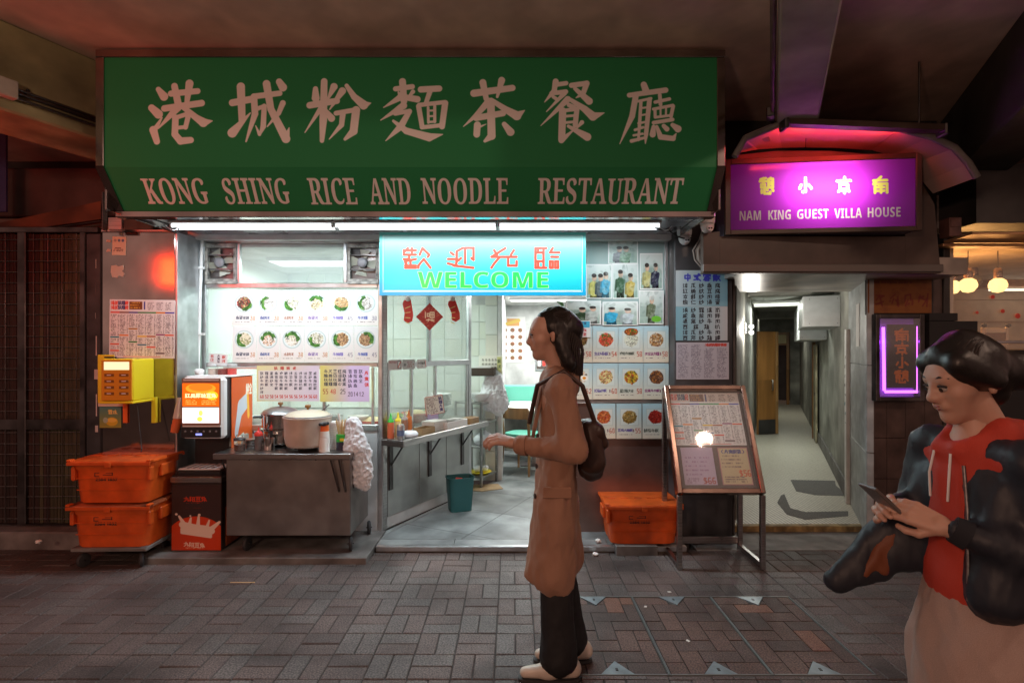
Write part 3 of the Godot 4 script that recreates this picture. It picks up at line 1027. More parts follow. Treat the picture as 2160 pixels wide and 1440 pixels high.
func build_shell() -> void:
	var ceil_ := struct("ceiling")
	lblock(ceil_, "ceiling_slab", mats.plaster_ceiling, Vector3(-8, 3.37, -2.2), Vector3(8, 3.6, -10), 0)
	# left beam: yellow lamp light is put into its plaster colour
	var lb := struct("left_beam", Vector3(-2.84, 3.115, -3.05), -TURN)
	lblock(lb, "beam_side", mat("plaster_lit_yellow", 0.56, 0.52, 0.27, 0.8, 0.0, "plaster", 0.9, 0.08, "stain", 0.8), Vector3(-0.45, -0.25, 0.85), Vector3(0, 0.254, -1.3), 0.012)
	var rb := struct("right_beam", Vector3(1.105, 3.175, -2.255), -TURN)
	lblock(rb, "beam_side", mats.plaster_cream, Vector3(0.012, -0.19, 0.12), Vector3(0.25, 0.194, -1.75), 0.01)
	var bb := struct("back_wall")   # dark wall above the guest house
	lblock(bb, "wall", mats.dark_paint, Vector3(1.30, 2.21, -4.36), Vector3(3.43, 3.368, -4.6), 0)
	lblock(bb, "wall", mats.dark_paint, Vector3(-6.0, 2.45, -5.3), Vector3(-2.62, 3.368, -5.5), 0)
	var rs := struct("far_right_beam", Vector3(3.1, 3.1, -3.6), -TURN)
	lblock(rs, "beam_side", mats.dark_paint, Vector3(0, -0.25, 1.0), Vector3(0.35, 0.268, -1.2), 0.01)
	# conduit and cables along the left beam
	var th := thing("conduit_run", "grey conduit with junction box along the left beam", "conduit", Vector3(-2.84, 2.98, -3.05), -TURN)
	for k in 3:
		var y: float = [0.0, 0.022, -0.03][k]
		lp(th, "conduit", tube([Vector3(0.022, y + 0.03, 0.9), Vector3(0.022, y, 0.2), Vector3(0.022, y - 0.02, -0.95)], 0.009, 8), mats.steel_dark)
	lblock(th, "junction_box", mats.plaster_cream, Vector3(0.0, -0.05, 0.08), Vector3(0.06, 0.05, -0.02), 0.006)
	lblock(th, "clamp", mats.steel_dark, Vector3(0.0, -0.04, 0.16), Vector3(0.045, 0.06, 0.11), 0.004)
	# cable looped on the same beam
	lp(tag(lp(self, "hanging_cable", tube(sag(P(0, 180, 2.98), P(60, 195, 3.14), 0.03) + sag(P(60, 195, 3.14), P(200, 290, 3.45), 0.02), 0.007, 6), mats.rubber), "black cable sagging below the left beam", "cable"), "cable_tie", cbox(0.012, 0.02, 0.02, 0.002), mats.black, P(58, 192, 3.12))
	# shop floor
	var sf := struct("shop_floor")
	var area := PackedVector2Array([Vector2(-1.03, -4.06), Vector2(1.32, -4.06), Vector2(3.6, -9.6), Vector2(-0.15, -9.6), Vector2(-0.15, -6.2), Vector2(-1.03, -4.42)])
	wp(sf, "screed", plate(area, -0.1, 0.036), mats.joint)
	for i in range(-14, 14):
		for j in range(-14, 14):
			var c := Vector2(0.2, -4.06) + Vector2(cos(TURN), sin(TURN)) * (i * 0.604) + Vector2(sin(TURN), -cos(TURN)) * (j * 0.604)
			var ex := Vector2(cos(TURN), sin(TURN)) * 0.6
			var ez := Vector2(sin(TURN), -cos(TURN)) * 0.6
			var clip := PackedVector2Array([Vector2(-1.025, -4.22), Vector2(1.26, -4.22), Vector2(3.55, -9.55), Vector2(-0.145, -9.55), Vector2(-0.145, -6.2), Vector2(-1.025, -4.42)])
			for piece in Geometry2D.intersect_polygons(PackedVector2Array([c, c + ex, c + ex + ez, c + ez]), clip):
				if Geometry2D.triangulate_polygon(piece).size(): wp(sf, "tile", plate(piece, 0.02, 0.045), mats.floor_tile if rng.randf() < 0.6 else mats.floor_tile_b)
	for i in 4:
		block(sf, "tile", mats.floor_tile, Vector3(-1.028 + i * 0.586, 0.0, -4.085), Vector3(-0.446 + i * 0.586, 0.045, -4.2165), 0.002)
	block(sf, "edge_strip", mats.aluminium, Vector3(-1.02, 0.012, -4.045), Vector3(1.31, 0.049, -4.083), 0.003)
	block(sf, "step_face", mat("step_stone", 0.14, 0.12, 0.10, 0.9, 0.0, "dirt", 2.0), Vector3(-1.02, -0.02, -4.052), Vector3(1.31, 0.0115, -4.12), 0.002)
	# concrete slab under the cart
	var sl := struct("step")
	block(sl, "concrete_slab", mats.concrete, Vector3(-2.65, -0.02, -3.83), Vector3(-1.035, 0.048, -4.43), 0.006)
	# kitchen and dining walls
	var kw := struct("kitchen_wall")
	block(kw, "back_wall_base", mats.white_paint, Vector3(-2.66, 0.0, -6.3), Vector3(-0.16, 2.42, -6.4), 0)
	for i in 12:
		for j in 8:
			if i > 9 and j > 5: continue
			block(kw, "tile", mats.white_tile if rng.randf() < 0.7 else mats.white_tile_warm, Vector3(-2.58 + i * 0.2, 0.85 + j * 0.2, -6.288), Vector3(-2.384 + i * 0.2, 1.046 + j * 0.2, -6.302), 0.002)
	block(kw, "side_wall", mats.white_tile, Vector3(-2.72, 0.0, -4.43), Vector3(-2.62, 2.42, -6.4), 0)
	block(kw, "kitchen_floor", mats.floor_tile_b, Vector3(-2.62, -0.05, -4.44), Vector3(-1.04, 0.04, -6.3), 0)
	block(kw, "kitchen_ceiling", mats.white_paint, Vector3(-2.72, 2.40, -4.3), Vector3(1.6, 2.5, -6.4), 0)
	var dw := struct("dining_wall")
	block(dw, "left_wall", mats.white_paint, Vector3(-0.17, 0.0, -6.14), Vector3(-0.11, 2.4, -9.6), 0)
	block(dw, "back_wall", mats.white_paint, Vector3(-0.17, 0.0, -9.5), Vector3(4.2, 2.4, -9.6), 0)
	block(dw, "dining_ceiling", mats.white_paint, Vector3(-0.17, 2.3, -6.4), Vector3(4.2, 2.4, -9.6), 0)
	var sw := struct("party_wall", Vector3(1.36, 0, -4.42), -TURN)
	lblock(sw, "party_wall_face", mats.white_paint, Vector3(-0.04, 0.0, 0.0), Vector3(0.04, 2.42, -5.8), 0)
# ---------------------------------------------------------------- the big sign
# brush strokes: half widths and points as traced in the plane of the board, in thirds of a pixel of the photograph
const BRUSH := [
	# first character
	[30, 50, 1000, 565, 1035, 610], [40, 52, 957, 682, 1000, 722], [10, 30, 1022, 745, 980, 815], [46, 36, 968, 822, 990, 895],
	[38, 42, 1102, 545, 1125, 655], [46, 28, 1197, 528, 1180, 650], [36, 34, 1080, 592, 1248, 576], [38, 38, 1038, 686, 1274, 652], [46, 8, 1120, 682, 1000, 812],
	[30, 38, 1160, 680, 1240, 745], [38, 52, 1240, 745, 1285, 775], [52, 8, 1285, 775, 1340, 765], [26, 26, 1105, 746, 1190, 718], [30, 28, 1192, 722, 1172, 805], [22, 22, 1120, 808, 1175, 803],
	[38, 38, 1108, 745, 1104, 850], [38, 42, 1104, 850, 1140, 892], [42, 36, 1140, 892, 1205, 886],
	# second
	[40, 40, 1468, 650, 1585, 628], [48, 40, 1522, 548, 1530, 760], [55, 8, 1468, 840, 1582, 715], [34, 32, 1605, 610, 1768, 590], [38, 38, 1605, 612, 1612, 720], [38, 10, 1612, 720, 1555, 895],
	[26, 24, 1620, 690, 1668, 672], [30, 32, 1670, 672, 1664, 800], [32, 12, 1664, 800, 1642, 852], [20, 6, 1640, 850, 1616, 795], [44, 40, 1685, 530, 1712, 690], [40, 50, 1712, 690, 1808, 878], [44, 6, 1808, 878, 1828, 808],
	[34, 28, 1788, 652, 1762, 715], [28, 8, 1762, 715, 1690, 800], [38, 48, 1765, 517, 1788, 552],
	# third
	[38, 44, 2050, 515, 2044, 760], [44, 26, 2044, 760, 2036, 890], [38, 36, 1958, 666, 2130, 638], [30, 46, 1995, 562, 1996, 620], [42, 14, 2112, 548, 2076, 622], [30, 6, 2030, 682, 1928, 838], [24, 42, 2060, 700, 2096, 748],
	[42, 8, 2165, 575, 2085, 692], [24, 36, 2192, 542, 2240, 612], [36, 52, 2240, 612, 2300, 664], [52, 6, 2300, 664, 2345, 652], [28, 28, 2125, 716, 2250, 694], [46, 46, 2252, 696, 2236, 830], [46, 18, 2236, 830, 2182, 880], [34, 30, 2168, 718, 2160, 790], [30, 6, 2160, 790, 2082, 880],
	# fourth
	[40, 38, 2546, 516, 2555, 640], [30, 30, 2502, 562, 2608, 548], [26, 10, 2612, 580, 2578, 622], [10, 24, 2520, 582, 2530, 606], [40, 6, 2538, 612, 2426, 680], [34, 38, 2566, 616, 2640, 628], [42, 6, 2552, 668, 2408, 760], [26, 24, 2500, 718, 2590, 702],
	[30, 40, 2590, 704, 2535, 800], [40, 6, 2535, 800, 2440, 890], [16, 38, 2488, 765, 2570, 828], [38, 48, 2570, 828, 2715, 868], [48, 6, 2715, 868, 2800, 850],
	[36, 36, 2662, 566, 2778, 560], [30, 26, 2720, 578, 2695, 650], [30, 28, 2648, 672, 2670, 800], [26, 24, 2652, 664, 2812, 646], [36, 34, 2816, 652, 2796, 800], [24, 24, 2668, 806, 2792, 792], [16, 16, 2708, 680, 2710, 775], [18, 18, 2750, 672, 2750, 770], [12, 12, 2710, 700, 2750, 698], [12, 12, 2710, 736, 2750, 733], [14, 14, 2710, 772, 2750, 769],
	# fifth
	[42, 36, 2998, 590, 3242, 556], [40, 30, 3055, 522, 3076, 625], [40, 16, 3174, 508, 3146, 612], [40, 30, 3092, 640, 3020, 722], [30, 5, 3020, 722, 2932, 800], [26, 36, 3108, 632, 3196, 690], [36, 52, 3196, 690, 3270, 732], [52, 5, 3270, 732, 3320, 698],
	[36, 36, 3012, 746, 3182, 716], [44, 46, 3106, 672, 3110, 860], [46, 18, 3110, 860, 3068, 892], [40, 38, 3020, 790, 3016, 850], [14, 4, 3040, 800, 3076, 785], [28, 46, 3190, 785, 3230, 835],
	# sixth
	[34, 30, 3516, 515, 3508, 562], [26, 26, 3515, 536, 3582, 526], [26, 28, 3490, 590, 3580, 580], [32, 6, 3508, 572, 3446, 645], [28, 6, 3572, 590, 3458, 706], [20, 22, 3500, 612, 3526, 630], [30, 30, 3616, 540, 3714, 526], [34, 28, 3712, 528, 3690, 592], [28, 8, 3690, 592, 3646, 618], [22, 42, 3638, 560, 3728, 640],
	[38, 5, 3592, 628, 3422, 795], [22, 38, 3606, 628, 3700, 690], [38, 50, 3700, 690, 3752, 736], [50, 5, 3752, 736, 3824, 714], [26, 28, 3600, 664, 3630, 680], [22, 22, 3562, 700, 3648, 690], [30, 30, 3650, 692, 3640, 790], [42, 40, 3560, 702, 3554, 880], [16, 16, 3570, 736, 3636, 730], [16, 16, 3570, 776, 3636, 770], [34, 6, 3552, 888, 3634, 818], [18, 46, 3596, 798, 3716, 866], [26, 8, 3682, 774, 3648, 812],
	# seventh
	[36, 40, 4074, 536, 4088, 576], [28, 32, 3982, 602, 4212, 570], [34, 34, 4024, 602, 4000, 735], [34, 5, 4000, 735, 3922, 910], [16, 16, 4040, 640, 4120, 622], [20, 20, 4056, 640, 4046, 800], [28, 26, 4110, 630, 4088, 850], [26, 6, 4088, 850, 4084, 908], [12, 12, 4050, 685, 4100, 678], [12, 12, 4050, 730, 4095, 722], [14, 14, 4040, 780, 4090, 770],
	[16, 16, 4018, 822, 4070, 805], [16, 16, 4046, 800, 4040, 885], [14, 14, 4010, 856, 4066, 846], [22, 16, 3996, 892, 4076, 872], [20, 20, 4146, 646, 4236, 626], [22, 22, 4175, 600, 4180, 660], [18, 18, 4135, 690, 4258, 666], [22, 22, 4260, 672, 4246, 735], [18, 18, 4145, 690, 4146, 740], [12, 12, 4180, 686, 4180, 736], [12, 12, 4215, 680, 4214, 732], [16, 16, 4146, 742, 4250, 729], [22, 22, 4136, 776, 4256, 756],
	[24, 36, 4136, 802, 4130, 850], [18, 32, 4156, 800, 4180, 866], [32, 30, 4180, 866, 4260, 876], [28, 8, 4260, 876, 4278, 846], [24, 30, 4200, 796, 4220, 816], [24, 42, 4256, 790, 4290, 815],
]

func build_shop_sign() -> void:
	var d := 3.3
	var xl := X(220, d)
	var xr := X(1512, d)
	var y_top := Y(122, d)
	var y_kink := Y(352, d)
	var d2 := 3.44
	var y_bot := 2.405
	var t := thing("shop_sign", "big green sign box with white lettering above the lit shop", "sign", Vector3((xl + xr) / 2, 2.4, -3.7))
	var green := print_green()
	var w := xr - xl
	# upper board
	wp(t, "upper_board", sheet(w, y_top - y_kink, 0.012), green, Vector3((xl + xr) / 2, (y_top + y_kink) / 2, -d - 0.006))
	# lower board, leaning back towards the wall
	var lean := Vector2(y_kink - y_bot, d2 - d)
	var ang := atan2(lean.y, lean.x)
	var lw := (xr - 0.025) - (xl + 0.02)
	var lowpoly := PackedVector2Array([Vector2(xl + 0.0, lean.length() / 2), Vector2(xr, lean.length() / 2), Vector2(xr - 0.01, -lean.length() / 2), Vector2(xl + 0.02, -lean.length() / 2)])
	var mid := Vector3(0, (y_kink + y_bot) / 2, -(d + d2) / 2)
	var lower := wp(t, "lower_board", prism(lowpoly, -0.012, 0.0), mats.sign_green, mid, Vector3(ang, 0, 0))
	var words := [["KONG", 303, 435], ["SHING", 470, 608], ["RICE", 651, 750], ["AND", 778, 865], ["NOODLE", 889, 1072], ["RESTAURANT", 1135, 1440]]
	var dm := (d + d2) / 2
	for wd in words:
		var x0 := X(wd[1], dm)
		var x1 := X(wd[2], dm)
		var o := lp(lower, "lettering", lettering(wd[0], x1 - x0, lean.length() * 0.60, "Droid Serif", 700, 0.003), mats.sign_white, Vector3((x0 + x1) / 2, -0.012, 0.0015))
	# metal frame round the boards
	var fr: StandardMaterial3D = mats.steel_mirror
	var ft := 0.05
	block(t, "frame_top", fr, Vector3(xl - ft, y_top, -d + 0.012), Vector3(xr + ft, y_top + 0.047, -d - 0.05), 0.004)
	for s in 2:
		var xa := xl - ft if s == 0 else xr
		var xb := xl if s == 0 else xr + ft
		block(t, "frame_side", fr, Vector3(xa, y_kink, -d + 0.012), Vector3(xb, y_top - 0.001, -d - 0.05), 0.004)
		var q := [Vector3(xa, y_kink - 0.001, -d + 0.012), Vector3(xb, y_kink - 0.001, -d + 0.012)]
		var sh := 0.02 if s == 0 else -0.01
		var rings := []
		for e in [[y_kink - 0.001, -d + 0.012, 0.0], [y_bot - 0.002, -d2 + 0.012, sh]]:
			rings.append(PackedVector3Array([Vector3(xa + e[2], e[0], e[1]), Vector3(xb + e[2], e[0], e[1]), Vector3(xb + e[2], e[0], e[1] - 0.05), Vector3(xa + e[2], e[0], e[1] - 0.05)]))
		wp(t, "frame_side_lower", hard(rings), fr)
	block(t, "frame_bottom", fr, Vector3(xl - 0.03, y_bot - 0.043, -d2 + 0.014), Vector3(xr + 0.04, y_bot - 0.003, -d2 - 0.05), 0.004)
	block(t, "inner_lip", fr, Vector3(xl - 0.02, y_bot - 0.002, -d2 - 0.03), Vector3(xr + 0.03, y_bot + 0.034, -d2 - 0.05), 0.002)
	block(t, "underside", mat("sign_underside", 0.62, 0.60, 0.66, 0.32, 0.9, "brushed", 1.0), Vector3(xl - 0.02, y_bot + 0.035, -d2 - 0.051), Vector3(xr + 0.03, y_bot + 0.06, -4.44), 0.002)
	for s in 2:
		var xa := xl - 0.045 if s == 0 else xr + 0.035
		block(t, "side_wall", mats.steel_mirror, Vector3(xa, y_bot - 0.012, -d - 0.06), Vector3(xa + 0.012, y_top + 0.02, -4.2), 0.001)
	# brackets under the left end
	var br := thing("sign_bracket", "galvanised angle bracket between pillar and sign box", "bracket", P(240, 488, 3.95))
	block(br, "upright", mats.steel, P(215, 485, 3.95), P(225, 408, 4.0), 0.003)
	block(br, "cross_plate", mats.steel, P(227, 485, 3.96), P(262, 460, 3.99), 0.003)
	# fluorescent battens
	var names := ["at the end beside the steel pillar", "in the middle of the row", "at the end beside the camera domes"]
	for i in 3:
		var x0 := -2.43 + i * 1.165
		var tl := thing("tube_lamp", "lit fluorescent batten under the green sign, %s" % names[i], "lamp", Vector3(x0 + 0.58, 2.42, -3.88), 0, "fluorescent battens under the sign")
		block(tl, "housing", mats.white_paint, Vector3(x0, 2.418, -3.81), Vector3(x0 + 1.16, 2.438, -3.95), 0.004)
		for z in [-3.84, -3.92]:
			var tb := wp(tl, "tube", tube([Vector3(x0 + 0.012, 2.404, z), Vector3(x0 + 1.148, 2.404, z)], 0.013, 12), glow("tube_glow", 0.92, 0.97, 1.0, 2.2))
			for x in [x0 + 0.003, x0 + 1.149]: wp(tb, "end_cap", cbox(0.014, 0.03, 0.03, 0.004), mats.white_plastic, Vector3(x + 0.004, 2.405, z))
	for e in [[340, 378, 0.02], [1380, 1412, 0.015]]:
		var c := lp(self, "lamp_cable", tube(sag(P(e[0], 478, 3.87), P(e[1], 482, 3.88), e[2], 10), 0.006, 6), mats.black)
		tag(c, "black lamp cable by the %s" % ("steel pillar" if e[0] < 400 else "menu board corner"), "cable")
		lp(c, "white_wire", tube(sag(P(e[0] + 8, 474, 3.87), P(e[1] + 6, 476, 3.88), 0.035, 10), 0.004, 6), mats.white_plastic)
	# welcome board hanging under the lamps
	var dw := 4.1
	var wb := thing("welcome_board", "turquoise welcome board with red and green lettering", "sign", P(1018, 623, dw))
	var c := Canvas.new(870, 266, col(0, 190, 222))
	c.blend(0, 0, 870, 266, col(60, 162, 148), col(0, 138, 180))  # paler top: partly print, partly tube glare put into the colour
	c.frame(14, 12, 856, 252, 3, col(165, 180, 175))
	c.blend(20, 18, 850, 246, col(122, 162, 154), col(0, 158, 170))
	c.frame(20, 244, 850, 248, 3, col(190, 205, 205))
	var red := col(196, 56, 40)
	var i := 0
	for ch in "歡迎光臨":
		sign_at(c, ch, 100 + i * 183.0, 62, 118, 92, red, 5.2)
		i += 1
	for o in [[-2, 0], [2, 0], [0, -2], [0, 2], [-2, -2], [2, 2]]: type_into(c, "WELCOME", 162 + o[0], 166 + o[1], 550, 68, col(172, 176, 150))
	type_into(c, "WELCOME", 162, 166, 550, 68, col(24, 172, 66))
	front_sheet(wb, "board_face", print_mat("welcome_print_glare", c, 0.3), 800, 490, 1236, 623, dw, 0.03)
	for u in [850, 1190]: front(wb, "hanger", mats.aluminium, u, 470, u + 8, 489, dw - 0.005, 0.012, 0.002)

func hard(rings: Array) -> Mesh:    # flat-sided loft of four-point rings
	var st := SurfaceTool.new()
	st.begin(Mesh.PRIMITIVE_TRIANGLES)
	var c := Vector3.ZERO
	var n := 0
	for r in rings:
		for p in r:
			c += p
			n += 1
	c /= n
	var quads := []
	for j in rings.size() - 1:
		var k: int = rings[j].size()
		for i in k: quads.append([rings[j][i], rings[j][(i + 1) % k], rings[j + 1][(i + 1) % k], rings[j + 1][i]])
	quads.append(Array(rings[0]))
	quads.append(Array(rings[rings.size() - 1]))
	for q in quads:
		var m: Vector3 = (q[1] - q[0]).cross(q[2] - q[0]).normalized()
		if m.dot((q[0] + q[2]) / 2 - c) < 0: m = -m
		face(st, q, m)
	return st.commit()

func front_sheet(parent: Node3D, called: String, m: Material, u0: float, v0: float, u1: float, v1: float, d: float, thick := 0.002, tilt := 0.0) -> MeshInstance3D:
	var w := absf(X(u1, d) - X(u0, d))
	var h := absf(Y(v1, d) - Y(v0, d))
	return wp(parent, called, sheet(w, h, thick), m, P((u0 + u1) / 2, (v0 + v1) / 2, d) - Vector3(0, 0, thick / 2), Vector3(0, 0, tilt))

func print_green() -> StandardMaterial3D:
	# the board spans 220..1512 across and 122..352 down in the photograph
	var k := 1.2
	var c := Canvas.new(int(1292 * k), int(230 * k), mats.sign_green.albedo_color)
	var white: Color = mats.sign_white.albedo_color
	for b in BRUSH:
		c.line((b[2] / 3.0 - 220) * k, (b[3] / 3.0 - 122) * k, b[0] / 5.4 * k, (b[4] / 3.0 - 220) * k, (b[5] / 3.0 - 122) * k, b[1] / 5.4 * k, white)
	var m := print_mat("sign_print", c, 0.3)
	m.metallic_specular = 0.2
	return m
# ---------------------------------------------------------------- shuttered bay on the left
func build_left_bay() -> void:
	# fascia boards and awning above the gate
	var fa := thing("old_fascia", "dark weathered sign fascia above the locked gate", "fascia", Vector3(-4.2, 2.3, -4.5))
	var brown := mat("fascia_brown", 0.075, 0.05, 0.045, 0.8, 0.0, "dirt", 0.8)
	block(fa, "upper_board", brown, Vector3(-6.0, 2.62, -4.45), Vector3(-2.98, 3.02, -4.53), 0.01)
	block(fa, "middle_board", mat("fascia_grey", 0.12, 0.105, 0.09, 0.85, 0.0, "dirt", 0.9), Vector3(-6.0, 2.47, -4.47), Vector3(-2.98, 2.61, -4.53), 0.01)
	block(fa, "lower_board", brown, Vector3(-6.0, 2.31, -4.49), Vector3(-2.98, 2.46, -4.53), 0.01)
	var aw := thing("awning", "faded orange awning slope above the locked gate", "awning", Vector3(-4.0, 2.4, -4.3))
	wp(aw, "cloth", hard([PackedVector3Array([P(-60, 482, 4.35), P(-60, 500, 4.35), P(-60, 500, 4.4), P(-60, 482, 4.4)]), PackedVector3Array([P(212, 424, 4.35), P(212, 462, 4.35), P(212, 462, 4.4), P(212, 424, 4.4)])]), mat("awning_orange", 0.16, 0.06, 0.025, 0.8, 0.0, "dirt", 1.0))
	wp(aw, "edge_rod", tube([P(-60, 505, 4.34), P(212, 466, 4.34)], 0.008, 8), mats.steel_dark)
	var bl := lp(self, "blue_banner", cbox(0.10, 0.75, 0.02, 0.003), mat("banner_blue", 0.02, 0.025, 0.11, 0.6), P(0, 345, 4.2))
	tag(bl, "narrow dark blue hanging sign at the picture's edge", "sign")
	# gate
	var d := 4.3
	var g := thing("folding_gate", "dark steel gate with wire grid over bamboo screen", "gate", P(100, 1130, d))
	for e in [[-70, -50], [34, 52], [166, 178]]: front(g, "gate_post", mats.steel_dark, e[0], 486, e[1], 1118, d - 0.03, 0.04, 0.006)
	front(g, "top_rail", mats.steel_dark, -60, 478, 205, 490, d - 0.035, 0.05, 0.004)
	front(g, "bottom_rail", mats.steel_dark, -60, 1106, 205, 1118, d - 0.035, 0.05, 0.004)
	var u := -58.0
	while u < 176:
		var wdt := rng.randf_range(5.5, 9.0)
		var olive := u > 104 or rng.randf() < 0.25
		front(g, "slat", mats.bamboo if olive else mats.bamboo_brown, u, 492 + rng.randf() * 3, u + wdt, 1104, d + rng.randf_range(0.0, 0.008), 0.01, 0.002)
		u += wdt + rng.randf_range(0.3, 1.3)
	for k in 27:
		wp(g, "wire", tube([P(-58, 506 + k * 22.6, d - 0.012), P(176, 505 + k * 22.6 + rng.randf_range(-1.5, 1.5), d - 0.012)], 0.0028, 6), mats.steel)
	for k in 8: wp(g, "upright_wire", tube([P(-50 + k * 30, 492, d - 0.017), P(-50 + k * 30, 1104, d - 0.017)], 0.0025, 6), mats.steel_dark)
	front(g, "lock_rail", mats.steel_dark, -60, 884, 168, 906, d - 0.022, 0.008, 0.002)
	var dp := thing("door_post", "blue-grey scraped steel post beside the gate", "post", P(196, 1150, 4.2))
	front(dp, "post_body", mat("post_blue", 0.07, 0.085, 0.095, 0.5, 0.3, "dirt", 1.5), 180, 492, 212, 1152, 4.2, 0.1, 0.008)
	for k in 9: front(dp, "paint_chip", mats.white_paint, 196 + rng.randf() * 6, 520 + k * 62 + rng.randf() * 30, 199 + rng.randf() * 7, 528 + k * 62 + rng.randf() * 48, 4.198, 0.002, 0.0003)
	var sill := struct("gate_sill")
	lblock(sill, "sill_stone", mats.concrete, Vector3(-6.0, -0.02, -4.12), Vector3(-2.95, 0.13, -4.5), 0.01)
	var back := struct("bay_wall")
	lblock(back, "wall", mats.dark_paint, Vector3(-6.0, 0.0, -4.42), Vector3(-2.75, 2.45, -4.52), 0)

# ---------------------------------------------------------------- steel pillar and what hangs on it
func menu_print(w: int, h: int, name_: String, ticket: bool) -> StandardMaterial3D:
	var c := Canvas.new(w, h, col(226, 226, 224))
	var kx := w / 280.0
	var ky := h / 250.0
	# heading
	var heads := "港城粉麵廳"
	var hc := [col(225, 60, 40), col(225, 60, 40), col(60, 60, 110), col(60, 60, 110), col(225, 60, 40)]
	for i in 5:
		c.rect((8 + i * 15) * kx, 8 * ky, (20 + i * 15) * kx, 10 * ky, hc[i])
		for r in 2 if ticket else 1: sign_at(c, heads[i], (6 + i * 15.0) * kx, (6 + r * 19.0) * ky, 14 * kx, (17 if ticket else 30) * ky, hc[i], 1.2 * kx)
	c.rect(84 * kx, 8 * ky, 140 * kx, 42 * ky, col(120, 70, 30))
	for r in 3: specks(c, 87 * kx, (10 + r * 11) * ky, 138 * kx, (19 + r * 11) * ky, 9 * ky, col(240, 190, 80), 0.8)
	for q in 3: specks(c, (162 + q * 38) * kx, 10 * ky, (192 + q * 38) * kx, 44 * ky, 5 * ky, col(110, 105, 110), 0.6)
	c.rect(146 * kx, 8 * ky, 152 * kx, 42 * ky, col(60, 70, 150))
	var bars := [col(215, 60, 40), col(120, 60, 40), col(50, 50, 140), col(40, 130, 60), col(40, 140, 60), col(215, 130, 40), col(60, 60, 170)]
	for k in 7: c.rect((4 + k * 39) * kx, 52 * ky, (43 + k * 39) * kx, 58 * ky, bars[k])
	var cuts := [[0, 158, col(40, 130, 150)], [0, 188, col(215, 80, 40)], [0, 216, col(215, 80, 40)], [1, 150, col(225, 130, 40)], [2, 122, col(170, 120, 30)], [2, 178, col(40, 130, 60)], [3, 154, col(225, 190, 40)], [3, 190, col(40, 110, 150)], [4, 154, col(170, 90, 40)], [4, 200, col(215, 80, 40)], [5, 146, col(140, 50, 110)], [5, 226, col(70, 35, 35)], [6, 148, col(225, 90, 40)]]
	for k in 7:
		specks(c, (6 + k * 39) * kx, 64 * ky, (30 + k * 39) * kx, 240 * ky, 5.4 * ky, col(90, 88, 92), 0.62)
		specks(c, (35 + k * 39) * kx, 64 * ky, (41 + k * 39) * kx, 240 * ky, 5.4 * ky, col(100, 95, 98), 0.75)
	for q in cuts:
		c.rect((4 + q[0] * 39) * kx, (q[1] - 3) * ky, (43 + q[0] * 39) * kx, (q[1] + 9) * ky, col(226, 226, 224))
		c.rect((4 + q[0] * 39) * kx, q[1] * ky, (42 + q[0] * 39) * kx, (q[1] + 6) * ky, q[2])
	c.rect(60 * kx, 243 * ky, 220 * kx, 245 * ky, col(220, 110, 90))
	return print_mat(name_, c, 0.35)

